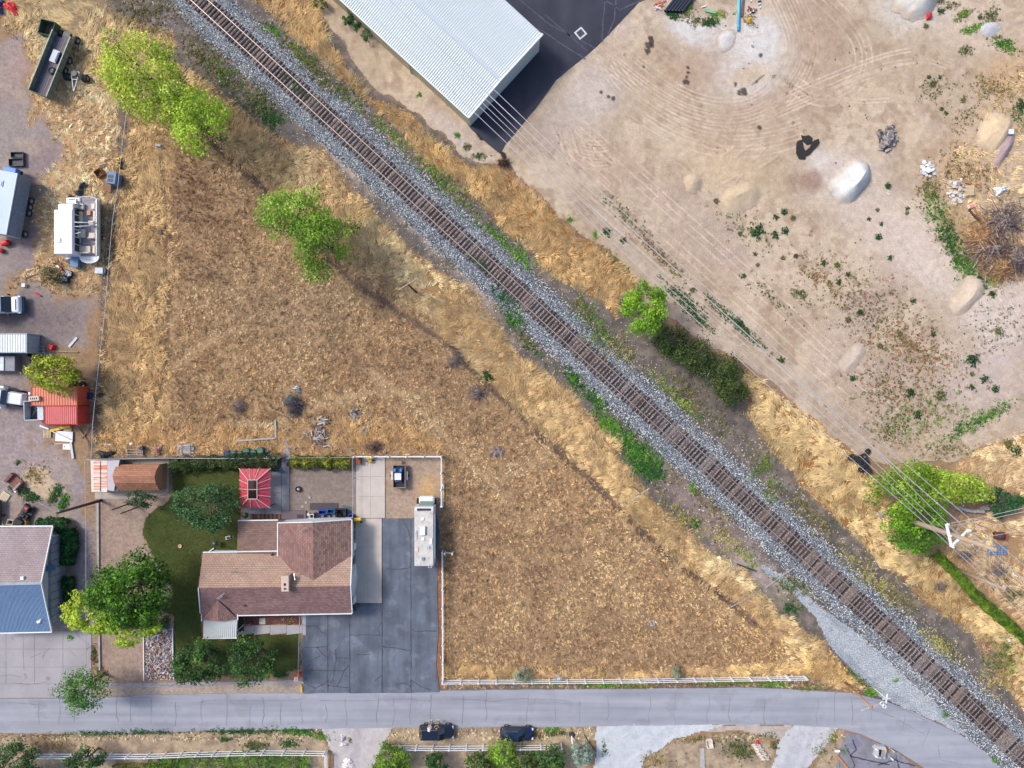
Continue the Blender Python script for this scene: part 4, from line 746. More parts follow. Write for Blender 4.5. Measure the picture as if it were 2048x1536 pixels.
# low weeds nobody could count
def weeds(name, label, patches, seed, leaf=.07, h=.25, per=14):
    """patches: (cx, cy, rx, ry, rot, how many tufts, palette)"""
    g = np.random.default_rng(seed); Pn = []; Nn = []; Cc = []; Sz = []
    for cx, cy, rx, ry, rot, n, pal in patches:
        n = int(n * 1.5)
        a = math.radians(rot); u = g.normal(0, .5, n) * rx; v = g.normal(0, .5, n) * ry; x = cx + u * math.cos(a) - v * math.sin(a); y = cy + u * math.sin(a) + v * math.cos(a)
        r = (.1 + .28 * g.random(n) ** 2) ; k = np.repeat(np.arange(n), per); m = len(k); q = g.normal(size=(m, 3)); q /= np.linalg.norm(q, axis=1, keepdims=True); q[:, 2] = np.abs(q[:, 2])
        wx, wy = W2(x[k], y[k]); dT_ = sample(dT, x[k], y[k]); z0 = hat(x[k], y[k]) + np.where(dT_ < 55, .30 - .36 * sstep(1.5, 3.4, dT_ / S) + .05, 0)
        Pn.append(np.stack([wx + q[:, 0] * r[k], wy + q[:, 1] * r[k], z0 + .02 + q[:, 2] * r[k] * h / .25 * .8], 1)); Nn.append(q + .5 * g.normal(size=(m, 3)) + np.array([0, 0, .4]))
        pl = np.array([C(*c_) for c_ in pal]) * 1.4; Cc.append(pl[g.integers(0, len(pl), n)][k] * (.7 + .6 * g.random((m, 1)))); Sz.append(leaf * (.6 + .8 * g.random(m)))
    return quads(name, np.concatenate(Pn), np.concatenate(Nn), np.concatenate(Sz), np.concatenate(Cc), leafm, None, 'stuff', label=label)
BG = [(92, 150, 50), (70, 128, 46), (120, 172, 56)]; TG = [(54, 100, 52), (66, 112, 56), (44, 84, 44)]; OW = [(134, 128, 78), (112, 110, 66), (152, 142, 92), (94, 96, 58)]; PW = [(176, 172, 98), (160, 158, 84), (190, 180, 120)]; RW = [(150, 96, 60), (132, 82, 54), (166, 112, 66)]; SW = [(190, 166, 122), (170, 144, 104)]
tr_p = [(600, 108, 60, 14, 42, 90, BG + OW), (548, 62, 30, 10, 40, 26, BG), (640, 150, 60, 22, 44, 120, OW), (700, 190, 50, 18, 44, 60, BG + OW), (780, 268, 60, 14, 44, 70, PW + BG), (870, 345, 60, 16, 44, 80, BG + PW), (905, 380, 60, 22, 42, 90, OW + BG), (990, 470, 50, 12, 42, 60, BG), (1040, 515, 46, 18, 42, 70, BG), (1170, 620, 40, 22, 42, 80, BG + OW), (1200, 670, 46, 26, 44, 90, BG + OW), (1240, 700, 50, 26, 44, 90, OW + PW), (1330, 770, 50, 14, 44, 50, BG + PW), (1375, 815, 40, 12, 42, 50, BG + PW), (1380, 790, 60, 34, 44, 110, OW), (1440, 850, 60, 26, 42, 50, OW), (1525, 930, 20, 34, 20, 60, BG + OW), (1540, 980, 30, 26, 40, 60, OW + BG), (1620, 1030, 60, 20, 42, 90, OW), (1700, 1120, 60, 22, 44, 80, OW + PW), (1760, 1170, 50, 20, 44, 60, PW), (1800, 1200, 50, 26, 42, 80, OW), (1870, 1285, 46, 16, 44, 60, PW), (1900, 1300, 40, 22, 50, 50, PW + OW), (1985, 1360, 26, 40, 20, 60, PW + SW), (2010, 1290, 26, 40, -10, 70, TG + BG), (2030, 1330, 20, 40, 0, 50, BG + OW), (1990, 1330, 24, 16, 0, 40, TG),
        (280, 40, 60, 40, 20, 130, OW), (330, 20, 40, 30, 0, 60, OW), (400, 110, 60, 30, 50, 130, OW), (450, 150, 60, 26, 45, 130, OW + BG), (520, 210, 40, 30, 45, 150, TG + OW), (545, 240, 24, 20, 45, 90, TG), (600, 180, 40, 10, 42, 30, TG), (960, 530, 26, 8, 42, 30, TG), (1010, 600, 30, 12, 42, 60, TG), (1030, 640, 24, 16, 42, 70, BG + TG), (1060, 690, 30, 12, 44, 50, TG + OW), (1150, 760, 34, 14, 44, 80, BG + TG), (1190, 800, 30, 14, 46, 70, BG + TG), (1220, 850, 40, 16, 48, 130, BG), (1260, 890, 36, 22, 50, 200, BG + TG), (1290, 920, 44, 28, 40, 300, BG + TG), (1300, 940, 30, 20, 30, 120, TG), (1385, 975, 14, 8, 40, 16, BG), (1370, 1040, 60, 26, 42, 70, PW), (1450, 1080, 50, 20, 42, 60, PW), (1500, 1120, 40, 12, 42, 30, BG + PW), (1390, 1050, 12, 10, 0, 16, TG), (1580, 1170, 40, 20, 20, 90, OW + TG), (1585, 1215, 20, 14, 0, 50, TG), (1420, 1010, 60, 20, 40, 60, OW), (1720, 1360, 40, 8, 40, 60, TG), (1745, 1385, 14, 8, 0, 40, BG), (1890, 1430, 6, 4, 0, 10, BG), (1990, 1520, 6, 5, 0, 8, BG), (1790, 1360, 6, 4, 0, 6, BG),
        (1180, 1040, 10, 10, 0, 10, OW)]
weeds('trackside_weeds', 'low green and olive weeds along both edges of the ballast', tr_p, 71)
fr = [(1100, 1366, 60, 4, 0, 60, BG + OW), (1010, 1363, 60, 4, 0, 50, SW + OW), (1210, 1370, 50, 5, 0, 90, BG), (1280, 1372, 40, 5, 0, 60, BG + OW), (1400, 1368, 60, 4, 0, 70, OW + SW), (1440, 1366, 40, 4, 0, 50, BG), (1500, 1364, 40, 4, 0, 50, BG + OW), (1550, 1368, 30, 5, 0, 70, BG), (1620, 1376, 30, 4, 0, 50, OW + BG), (940, 1372, 40, 3, 0, 50, SW), (1115, 1466, 30, 5, 0, 60, TG + OW), (1105, 1459, 14, 3, 0, 40, BG), (1070, 1470, 30, 8, 0, 30, OW),
      (190, 1466, 60, 4, 0, 90, TG), (300, 1464, 60, 4, 0, 90, TG), (480, 1462, 90, 6, 0, 160, TG), (600, 1464, 44, 7, 5, 120, BG + TG), (640, 1474, 20, 5, 10, 50, BG + OW), (510, 1490, 24, 10, 0, 70, TG + OW), (580, 1486, 20, 10, 0, 50, TG), (450, 1478, 20, 6, 0, 20, TG), (120, 1470, 60, 4, 0, 40, OW + SW), (100, 1490, 60, 10, 0, 60, SW), (700, 1480, 4, 4, 0, 6, OW), (1310, 1520, 40, 16, 0, 60, OW + SW), (1480, 1500, 30, 22, 20, 150, TG + OW), (1400, 1480, 50, 8, 0, 60, SW + OW), (1210, 1500, 6, 20, 0, 20, TG), (1530, 1470, 40, 6, 0, 16, TG), (1550, 1490, 8, 16, 0, 16, TG), (1640, 1500, 24, 16, 50, 40, OW), (1665, 1475, 10, 12, 0, 30, OW + BG), (1690, 1504, 6, 6, 0, 10, BG)]
weeds('verge_weeds', 'green and straw-coloured weeds along the street verges', fr, 72, .06, .18)
lw = [(1740, 620, 150, 70, 40, 420, OW + RW[:1]), (1840, 700, 110, 50, 30, 300, OW + RW), (1790, 780, 90, 60, 0, 260, OW + TG + RW), (1850, 830, 110, 50, -20, 260, OW + BG), (1980, 830, 60, 14, -30, 120, TG + BG), (1920, 860, 60, 16, -36, 100, TG + BG), (1780, 860, 40, 30, 0, 90, OW + TG), (1900, 900, 60, 16, 0, 70, OW), (1640, 560, 60, 20, 40, 70, OW + RW), (1600, 590, 24, 12, 30, 50, TG + OW), (1540, 590, 60, 20, 40, 40, OW + TG), (1500, 460, 80, 30, 30, 60, OW + TG), (1440, 620, 60, 8, 45, 60, TG), (1490, 660, 50, 8, 45, 90, TG), (1370, 600, 50, 14, 42, 120, TG), (1400, 640, 40, 10, 42, 60, TG), (1250, 430, 70, 14, 44, 60, OW + TG), (1310, 500, 60, 12, 44, 60, OW + RW), (1350, 540, 60, 10, 44, 30, OW), (1190, 470, 6, 5, 0, 12, BG), (1213, 464, 9, 7, 20, 26, TG), (1230, 520, 50, 10, 42, 40, OW), (1140, 440, 6, 5, 0, 12, BG),
      (1880, 430, 30, 60, -30, 200, TG + BG), (1900, 480, 24, 40, -30, 160, TG), (1930, 530, 22, 40, -36, 200, BG + TG), (1960, 575, 26, 16, -20, 60, TG), (1860, 380, 30, 24, 0, 90, OW), (1910, 330, 40, 40, 40, 120, OW + SW), (1960, 350, 50, 40, 0, 110, OW + RW), (1990, 180, 60, 40, 0, 160, OW + SW), (2010, 90, 30, 14, 20, 100, TG + BG), (1950, 56, 30, 8, -20, 70, BG), (1925, 30, 20, 8, -35, 60, BG + OW), (1980, 30, 20, 16, 0, 50, OW + TG), (1930, 100, 16, 10, 0, 30, OW + TG), (1900, 10, 20, 10, 0, 30, TG + SW), (2040, 230, 16, 30, 0, 60, TG), (1870, 180, 40, 30, 0, 40, OW + TG), (1930, 240, 40, 26, 0, 40, OW), (1660, 160, 300, 120, 0, 26, OW), (1990, 660, 60, 60, 0, 90, OW + TG), (1990, 560, 20, 14, 0, 40, OW + BG), (1370, 18, 20, 12, 0, 60, BG + OW), (1345, 30, 16, 8, 30, 50, TG), (1420, 44, 18, 8, 10, 70, TG), (1440, 30, 24, 8, 0, 40, BG + SW), (1500, 40, 12, 16, 0, 30, SW + OW), (1390, 40, 30, 10, 20, 50, OW), (915, 270, 6, 5, 0, 12, BG), (935, 294, 8, 6, 0, 18, TG + OW), (960, 312, 16, 6, 0, 20, TG), (700, 40, 8, 10, 40, 30, TG), (840, 190, 6, 4, 0, 8, BG), (2040, 1000, 20, 12, 0, 90, TG), (1960, 1080, 40, 30, 0, 40, SW), (2030, 1190, 24, 16, 0, 50, TG + OW), (2000, 1160, 40, 30, 40, 40, OW),
      (40, 985, 20, 8, 30, 30, TG + OW), (65, 995, 14, 8, 20, 60, TG), (52, 980, 8, 6, 0, 26, TG), (112, 985, 10, 14, 30, 60, TG), (126, 1004, 8, 18, 30, 60, BG + TG), (104, 998, 10, 8, 0, 30, TG + OW), (70, 950, 20, 20, 0, 40, OW + SW), (35, 925, 5, 5, 0, 8, TG), (140, 1275, 6, 6, 0, 12, BG), (188, 1310, 6, 16, 0, 40, TG + RW), (200, 1345, 10, 10, 0, 30, OW), (560, 1350, 16, 5, 0, 50, TG), (520, 1352, 10, 4, 0, 16, TG), (330, 1240, 8, 8, 0, 40, TG + OW), (580, 1240, 14, 6, 0, 30, SW + OW)]
weeds('dirt_lot_weeds', 'olive, rust and green weeds scattered over the dirt lot and yards', lw, 73, .07, .2, 12)
# weed bushes one can tell apart on the bare lot: one kind built, then copied
def bush(px, py, r, pal, seed, n=90):
    g = np.random.default_rng(seed); t = thing('weed_bush', 'x', 'weed', P(px, py, 0)); q = g.normal(size=(n, 3)); q /= np.linalg.norm(q, axis=1, keepdims=True); q[:, 2] = np.abs(q[:, 2]) * .6
    sp = (.55 + .5 * g.random((n, 1))) * (1 + .3 * np.sin(np.arctan2(q[:, 1], q[:, 0]) * 5 + seed))[:, None]
    pl = np.array([C(*c_) for c_ in pal]); quads('leaves', q * sp * .5 + np.array([0, 0, .02]), q + .6 * g.normal(size=(n, 3)) + np.array([0, 0, .6]), .07 + .06 * g.random(n), pl[g.integers(0, len(pl), n)] * (.6 + .8 * g.random((n, 1))), leafm, t); return t
protos = [bush(-50, -50, 1, TG, 1), bush(-50, -50, 1, BG[:2] + OW, 2), bush(-50, -50, 1, TG + [(40, 78, 50)], 3)]
spots = [(1514, 462, 16), (1480, 468, 6), (1568, 424, 8), (1552, 434, 7), (1586, 436, 7), (1570, 462, 9), (1550, 470, 9), (1432, 402, 7), (1776, 372, 8), (1763, 448, 5), (1755, 420, 5), (1738, 438, 5), (1815, 417, 5), (1814, 426, 5), (1757, 474, 8), (1780, 516, 6), (1566, 516, 6), (1592, 512, 6), (1510, 508, 5), (1515, 530, 5), (1488, 552, 6), (1647, 526, 7), (1674, 530, 8), (1696, 549, 6), (1678, 564, 7), (1696, 640, 8), (1720, 625, 8), (1826, 602, 7), (1800, 668, 7), (1945, 720, 15), (1968, 758, 9), (1944, 748, 6), (1990, 778, 9), (1944, 774, 7), (1760, 692, 8), (1705, 757, 7), (1866, 668, 7), (1866, 168, 8), (1858, 154, 5), (1880, 154, 5), (1926, 200, 7), (1884, 218, 5), (1892, 226, 5), (1852, 52, 7), (1960, 35, 6), (1882, 22, 8), (1880, 0, 9), (1985, 588, 9), (1960, 556, 6), (1996, 662, 9), (2042, 210, 11), (1246, 480, 7), (1384, 580, 7), (1480, 646, 8), (1562, 720, 8), (1880, 790, 13), (1821, 786, 11), (1835, 830, 10), (2016, 888, 12), (2032, 902, 13), (974, 752, 13), (1740, 990, 0)]
LM = [('the white gravel pile', 1690, 355), ('the broken asphalt heap', 1772, 275), ('the sandy heaps', 1450, 375), ('the black asphalt spill', 1615, 298), ('the overhead wires', 1330, 500), ('the pallet rubble', 1915, 382), ('the brush heap', 1990, 500), ('the red cone', 1857, 32), ('the tyre dump', 1728, 923), ('the pale sandy mound', 1930, 590), ('the juniper bushes', 1440, 730), ('the tall earth bank', 1985, 250)]
used_ = set()
def bush_label(x, y, r, k):
    nm, lx, ly = min(LM, key=lambda q: math.hypot(q[1] - x, q[2] - y)); d = math.hypot(lx - x, ly - y); a = math.degrees(math.atan2(ly - y, x - lx)) % 360
    dr = ['right of', 'above and right of', 'above', 'above and left of', 'left of', 'below and left of', 'below', 'below and right of'][int((a + 22.5) // 45) % 8]
    di = 'just' if d < 60 else ('a short way' if d < 130 else 'far'); sz = 'tiny' if r <= 5 else 'small' if r <= 7 else 'medium' if r < 10 else 'large'; cl = ['dark green', 'olive', 'deep green'][k]
    for extra in ('', ', alone', ' on bare dirt', ' among stones', ', outermost', ', the next one out', ', third out'):
        lb = '%s %s weed %s %s %s%s' % (sz, cl, di, dr, nm, extra)
        if lb not in used_: used_.add(lb); return lb
    return lb
for i, (x, y, r) in enumerate(spots):
    if not r: continue
    k = i % 3; o = protos[k] if i < 3 else copy_thing(protos[k], (0, 0, 0))
    g_ = 'green weed bushes dotted over the bare dirt lot'; lb = 'small green weed bush growing alone on the bare dirt'
    if (x, y) == (974, 752): g_ = None; lb = 'single bright green bush by the ditch in the dry field'
    elif (x, y) == (1514, 462): g_ = None; lb = 'largest dark green weed bush beside the sandy heaps'
    elif (x, y) == (1945, 720): g_ = None; lb = 'large dark green weed bush on pale dirt near the far edge of the lot'
    if g_: lb = bush_label(x, y, r, k)
    o.location = (W2(x, y)[0], W2(x, y)[1], gz(x, y) + .04); o.scale = (r / S * 1.9, r / S * 1.9, r / S * 1.6); o.rotation_euler = (0, 0, R.random() * 6.28); o['label'] = lb
    if g_: o['group'] = g_
    elif 'group' in o: del o['group']
for x, y, r, lb, pal in [(697, 38, 11, 'green shrub at the warehouse wall, nearest the picture top', TG), (716, 56, 8, 'small green shrub next along the warehouse wall', TG), (734, 70, 11, 'green shrub under the eave, third along the warehouse wall', TG), (640, 8, 13, 'olive shrub in the dry grass at the far end of the warehouse', OL), (1128, 1310, 0, '', TG)]:
    if r: tree('wall_shrub', lb, 'shrub', x, y, r, r, .8, .8, pal, 500, 12, .1, int(x), trunk=False)
# stones on the lot
n = 9000; g = np.random.default_rng(5); X = np.concatenate([g.normal(1700, 130, n // 3), g.normal(1420, 120, n // 4), g.normal(1870, 110, n // 5), g.uniform(1100, 2050, n // 4)]); Y = np.concatenate([g.normal(640, 90, n // 3), g.normal(450, 60, n // 4), g.normal(860, 40, n // 5), g.uniform(20, 900, n // 4)])
k = (sdf(X, Y, LOT) > 8) & (sdf(X, Y, [(600, -240), (1300, -240), (1290, 10), (1000, 315), (930, 262), (640, 20)]) < 0); X = X[k]; Y = Y[k]; wx, wy = W2(X, Y)
cs = np.where((g.random(len(X)) < .6)[:, None], np.array(C(222, 206, 196)), np.array(C(160, 138, 126))) * (.8 + .4 * g.random((len(X), 1)))
tag(stones('scattered_stones', np.stack([wx, wy, hat(X, Y) + .03], 1), .05 + .13 * g.random(len(X)) ** 3, cs, stone_m), 'pale stones scattered over the dirt lot')
# ------------------------------------------------------------------ buildings
def V3(px, py, z): return P(px, py, z)
white = M('white_paint', C(232, 236, 240), .55, .05, 1); offw = M('offwhite_siding', C(214, 218, 222), .7, .06, 1.5); black = M('black_plastic', C(40, 42, 48), .55, .2); dkmet = M('dark_metal', C(62, 64, 70), .5, .25, metal=.3); rubber = M('rubber', C(44, 44, 48), .9, .2)
grey = M('grey_metal', C(150, 156, 164), .45, .12, metal=.3); chrome = M('bright_metal', C(205, 210, 215), .3, .05, metal=.7); glass = M('dark_glass', C(30, 40, 50), .08, .1, bm=0, spec=.7, coat=.5); wood = M('weathered_wood', C(168, 144, 118), .85, .25, 6); dwood = M('dark_wood', C(86, 68, 58), .9, .3, 6)
# warehouse
e0 = Vector(W2(941, 252)).to_3d(); e1 = Vector(W2(1078, 103)).to_3d(); v_ = (e1 - e0); Wd = v_.length; v_.normalize(); u_ = Vector((-v_.y, v_.x, 0)); u_ = u_ if u_.x < 0 else -u_     # u_: along the building, up and left in the picture
wh = thing('warehouse', 'long white-roofed metal warehouse beside the black asphalt yard', 'building', e0)
LW = 46.0; hL, hR, hM = 3.6, 4.5, 4.45; tM = .43
def wp(a, b, z): q = e0 + u_ * a + v_ * b; return Vector((q.x, q.y, z))
lit_w = M('lit_metal_wall', C(212, 202, 172), .6, .06, 1); shade_w = M('shaded_metal_wall', C(196, 204, 206), .6, .06, 1); roof_w = M('white_metal_roof', C(232, 240, 242), .5, .04, .5, metal=0, bm=0)  # wall metal in two tints: warm for the lit side, blue-grey for shade
mb = MB(); mb.add([wp(0, 0, -.1), wp(0, Wd, -.1), wp(0, Wd, hR), wp(0, Wd * tM, hM), wp(0, 0, hL)], [(0, 1, 2, 3, 4)])
mb.add([wp(LW, 0, -.1), wp(LW, Wd, -.1), wp(LW, Wd, hR), wp(LW, Wd * tM, hM), wp(LW, 0, hL)], [(0, 1, 2, 3, 4)]); mb.add([wp(0, Wd, -.1), wp(LW, Wd, -.1), wp(LW, Wd, hR), wp(0, Wd, hR)], [(0, 1, 2, 3)]); mb.build('end_wall', shade_w, wh, world=True)
a = 0.0; n = int(LW / .92)
def wall_panel(a0):      # ribbed sheet on the track side
    mb = MB(); s = 0; pts = []
    for k in range(4):
        x = k * .23; pts += [(x, 0), (x + .15, 0), (x + .165, .06), (x + .215, .06)]
    pts.append((.92, 0)); vs = []
    for x, d in pts: q0 = wp(a0 + x, -d, -.1) - e0; q1 = wp(a0 + x, -d, hL) - e0; vs += [q0, q1]
    return mb.add(vs, [(2 * i, 2 * i + 1, 2 * i + 3, 2 * i + 2) for i in range(len(pts) - 1)])
o = wall_panel(0).build('wall_panel', lit_w, wh); wpm = o.data
for i in range(1, n): inst('wall_panel', wpm, wh, u_ * (.92 * i))
def roof_panel(b0, z0, b1, z1):
    mb = MB(); pts = []
    for k in range(3):
        x = k * .3067; pts += [(x, 0), (x + .225, 0), (x + .24, .11), (x + .285, .11)]
    pts.append((.92, 0)); vs = []
    for x, d in pts: vs += [wp(x, b0, z0 + d) - e0, wp(x, b1, z1 + d) - e0]
    return mb.add(vs, [(2 * i, 2 * i + 1, 2 * i + 3, 2 * i + 2) for i in range(len(pts) - 1)])
for args in ((-.18, hL - .02 + .03, Wd * tM, hM + .03), (Wd * tM, hM + .03, Wd + .15, hR + .03)):
    o = roof_panel(*args).build('roof_panel', roof_w, wh); rm_ = o.data; o.location = u_ * -.15
    for i in range(1, n): inst('roof_panel', rm_, wh, u_ * (.92 * i - .15))
mb = MB()
for b0, z0, b1, z1 in ((-.2, hL, Wd * tM, hM), (Wd * tM, hM, Wd + .2, hR)): mb.plate([wp(-.3, b0, z0 + .14), wp(-.02, b0, z0 + .14), wp(-.02, b1, z1 + .14), wp(-.3, b1, z1 + .14)], .3)
mb.build('edge_trim', white, wh, world=True)
mb = MB(); mb.plate([wp(-.2, Wd * tM - .2, hM + .13), wp(LW, Wd * tM - .2, hM + .13), wp(LW, Wd * tM + .2, hM + .13), wp(-.2, Wd * tM + .2, hM + .13)], .05); mb.build('ridge_cap', M('ridge', C(180, 192, 204), .5, .05), wh, world=True)
mb = MB(); mb.plate([wp(-.2, -.32, hL + .06), wp(LW, -.32, hL + .06), wp(LW, -.18, hL + .06), wp(-.2, -.18, hL + .06)], .14); mb.build('gutter', white, wh, world=True)
for a in (10.5, 21.5, 33): mb = MB(); q = wp(a, -.16, 0); mb.box((q.x, q.y, hL / 2 - .05), (.12, .12, hL), math.atan2(u_.y, u_.x)); mb.build('downpipe', lit_w, wh, world=True)
# brown-roofed house
def shingle(name, c1, c2, c3, swap=False, sc_=1.0, blot=None):
    m, nt, b = _nt(name); tc = nt.nodes.new('ShaderNodeTexCoord'); mp = nt.nodes.new('ShaderNodeMapping')
    if swap: mp.inputs['Rotation'].default_value = (0, 0, math.radians(90))
    br = nt.nodes.new('ShaderNodeTexBrick'); nt.links.new(tc.outputs['Object'], mp.inputs[0]); nt.links.new(mp.outputs[0], br.inputs['Vector'])
    br.inputs['Scale'].default_value = 1; br.inputs['Brick Width'].default_value = .42 * sc_; br.inputs['Row Height'].default_value = .24 * sc_; br.inputs['Mortar Size'].default_value = .022; br.inputs['Mortar Smooth'].default_value = .4
    br.inputs['Color1'].default_value = c1 + (1,); br.inputs['Color2'].default_value = c2 + (1,); br.inputs['Mortar'].default_value = c3 + (1,)
    n1 = noise_node(nt, .5, 4); r1 = ramp(nt, n1.outputs[0], .3, (.88,) * 3, .7, (1.1,) * 3); x = mul(nt, br.outputs[0], r1.outputs[0])
    n2 = noise_node(nt, 14, 2); r2 = ramp(nt, n2.outputs[0], .3, (.82,) * 3, .7, (1.16,) * 3); x = mul(nt, x.outputs[0], r2.outputs[0])
    nt.links.new(x.outputs[0], b.inputs['Base Color']); b.inputs['Roughness'].default_value = .9; b.inputs['Specular IOR Level'].default_value = .2
    bump(nt, b, br.outputs['Fac'], -.02, .6); MATS[name] = m; return m
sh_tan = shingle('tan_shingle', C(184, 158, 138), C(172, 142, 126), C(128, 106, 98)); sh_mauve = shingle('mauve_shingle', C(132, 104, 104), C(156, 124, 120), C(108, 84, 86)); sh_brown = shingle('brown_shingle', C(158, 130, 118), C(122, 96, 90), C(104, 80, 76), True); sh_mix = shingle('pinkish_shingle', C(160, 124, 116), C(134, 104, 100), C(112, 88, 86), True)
sh_drk = shingle('dull_brown_shingle', C(150, 124, 112), C(132, 106, 98), C(108, 86, 80), False)  # duller brown shingles for the low rear roof
hs = thing('ranch_house', 'brown-shingled ranch house with white gutters beside the asphalt driveway', 'building', P(560, 1130, 0))
ze, zr = 2.7, 4.5; zr2 = 4.2; ze2 = 2.8
def roof_part(name, pts, mat, th=.12): mb = MB(); mb.plate([V3(*p) for p in pts], th); return mb.build(name, mat, hs, world=True)
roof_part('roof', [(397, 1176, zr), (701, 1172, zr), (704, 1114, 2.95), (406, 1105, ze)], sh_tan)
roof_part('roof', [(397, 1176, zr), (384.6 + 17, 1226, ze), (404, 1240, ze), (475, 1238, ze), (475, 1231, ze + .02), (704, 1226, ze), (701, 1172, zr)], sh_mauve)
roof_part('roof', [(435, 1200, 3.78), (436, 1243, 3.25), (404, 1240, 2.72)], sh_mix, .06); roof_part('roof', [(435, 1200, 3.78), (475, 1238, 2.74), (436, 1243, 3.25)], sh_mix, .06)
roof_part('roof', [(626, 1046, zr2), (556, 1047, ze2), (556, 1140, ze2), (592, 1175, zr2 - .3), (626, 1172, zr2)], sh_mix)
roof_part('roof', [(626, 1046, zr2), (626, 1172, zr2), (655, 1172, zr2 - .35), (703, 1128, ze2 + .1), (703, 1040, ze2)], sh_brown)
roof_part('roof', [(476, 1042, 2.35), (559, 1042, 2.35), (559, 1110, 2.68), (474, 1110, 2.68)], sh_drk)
# fascia boards and gutters
def strip3(name, a, b, w, h, mat, par=None):
    A, B = V3(*a), V3(*b); mb = MB(); d = (B - A); mb.box(tuple((A + B) / 2), (d.length, w, h), math.atan2(d.y, d.x), ry=-math.asin(max(-1, min(1, d.z / d.length)))); return mb.build(name, mat, par or hs, world=True)
for a, b in (((406, 1104.5, ze + .02), (556, 1102, ze + .02)), ((476, 1041, 2.37), (556, 1040, 2.37)), ((475, 1231, ze + .02), (704, 1227, ze + .02)), ((555.5, 1046, ze2 + .02), (555.5, 1132, ze2 + .02))): strip3('gutter', a, b, .13, .16, white)
for a, b in (((556, 1045.5, ze2), (626, 1044, zr2 + .02)), ((626, 1044, zr2 + .02), (703, 1039, ze2)), ((704.5, 1226, ze + .02), (701.5, 1172, zr + .02)), ((701.5, 1172, zr + .02), (704, 1114, 2.97)), ((704, 1039, ze2 + .02), (704, 1116, ze2 + .02)), ((397, 1176, zr), (401, 1226, ze + .1)), ((475.5, 1228, ze), (475.5, 1240, ze + .02)), ((404, 1226, ze), (403.5, 1242, ze))): strip3('fascia', a, b, .1, .2, white)
def wall_from(pts, name='wall', mat=None, par=None): # vertical panels from eave line down, corners given at the ground
    mb = MB()
    for (x0, y0, h0), (x1, y1, h1) in zip(pts[:-1], pts[1:]):
        a, b = P(x0, y0), P(x1, y1); mb.add([(a.x, a.y, -.1), (b.x, b.y, -.1), (b.x, b.y, h1), (a.x, a.y, h0)], [(0, 1, 2, 3)])
    return mb.build(name, mat or offw, par or hs, world=True)
g_ = lambda x, y, z: (1024 + (x - 1024) * (H - z) / H, 768 + (y - 768) * (H - z) / H)
def gp(x, y, z, h=None): q = g_(x, y, z); return (q[0], q[1], z if h is None else h)
def cs_(x, y, z, dx=0, dy=0): q = g_(x, y, z); return (q[0] + dx, q[1] + dy, z - .1)
wall_from([cs_(703, 1226, ze, -5, -6), (g_(701, 1172, zr)[0] - 1, g_(701, 1172, zr)[1], zr - .15), (g_(704, 1116, ze2)[0] - 5, g_(704, 1116, ze2)[1], 2.9), cs_(703, 1040, ze2, -5, 5)])
ev = cs_(703, 1040, ze2, -5, 1); wv = cs_(556, 1047, ze2, 3, 1); rv = g_(626, 1046, zr2)
wall_from([ev, (rv[0], rv[1] + 1, zr2 - .15), wv, (wv[0], wv[1] + 60, ze2 - .1)])
wall_from([(wv[0], 1050, 2.3), cs_(476, 1042, 2.35, 5, 6), cs_(476, 1110, 2.4, 5, 0)]); wall_from([cs_(556, 1105, ze, 0, 5), cs_(406, 1105, ze, 6, 5), (g_(397, 1176, zr)[0] + 6, g_(397, 1176, zr)[1], zr - .2), cs_(402, 1226, ze, 6, -4), cs_(475, 1226, ze, 0, -4), cs_(703, 1226, ze, -5, -6)])
for y in (1093, 1147, 1200): mb = MB(); q = P(708, y, 1.6); mb.b0(q.x + .02, q.y - .4, .9, q.x + .14, q.y + .4, 2.2); mb.build('shutter', white, hs, world=True)
for y, hh in ((1070, 1.1), (1120, 1.1), (1215, 1.2)): mb = MB(); q = P(709, y, 1.5); mb.b0(q.x - .02, q.y - .55, 1.0, q.x + .03, q.y + .55, 1.9); mb.build('window', glass, hs, world=True)
mb = MB(); q = P(572, 1163, 4.9); w_ = .38; mb.b0(q.x - w_, q.y - 1.05, 3.6, q.x + w_, q.y + .75, 5.25, 0); mb.b0(q.x - w_ - .07, q.y - 1.12, 5.2, q.x + w_ + .07, q.y + .82, 5.32, 1); mb.build('chimney', [M('chimney_brick', C(196, 164, 146), .9, .15, 3), M('chimney_cap', C(206, 184, 170), .8, .08)], hs, world=True)
mb = MB(); mb.b0(q.x - .15, q.y - .4, 5.33, q.x + .12, q.y - .1, 5.345); mb.build('flue', black, hs, world=True); mb = MB(); mb.cyl((q.x, q.y - .75, 5.4), .1, .2, 12); mb.build('flue_pipe', black, hs, world=True)
for pts in ([(460, 1143, 3.9), (468, 1143, 4.6), (473, 1138, 5.0)], [(600, 1064, 4.2), (606, 1058, 4.6), (612, 1055, 4.6)], [(434, 1197, 4.0), (449, 1186, 4.6)], [(437, 1198, 4.1), (446, 1192, 4.4)], [(588, 1147, 4.4), (590, 1160, 4.7)]):
    mb = MB(); mb.tube([V3(*p) for p in pts], .05, 6); mb.build('roof_vent' if len(pts) == 3 else 'antenna', chrome, hs, world=True)
for x, y, z in ((544, 1109, 2.95), (490, 1211, 3.25)): mb = MB(); q = V3(x, y, z); mb.cyl(tuple(q), .12, .35, 10); mb.build('vent_pipe', dkmet, hs, world=True)
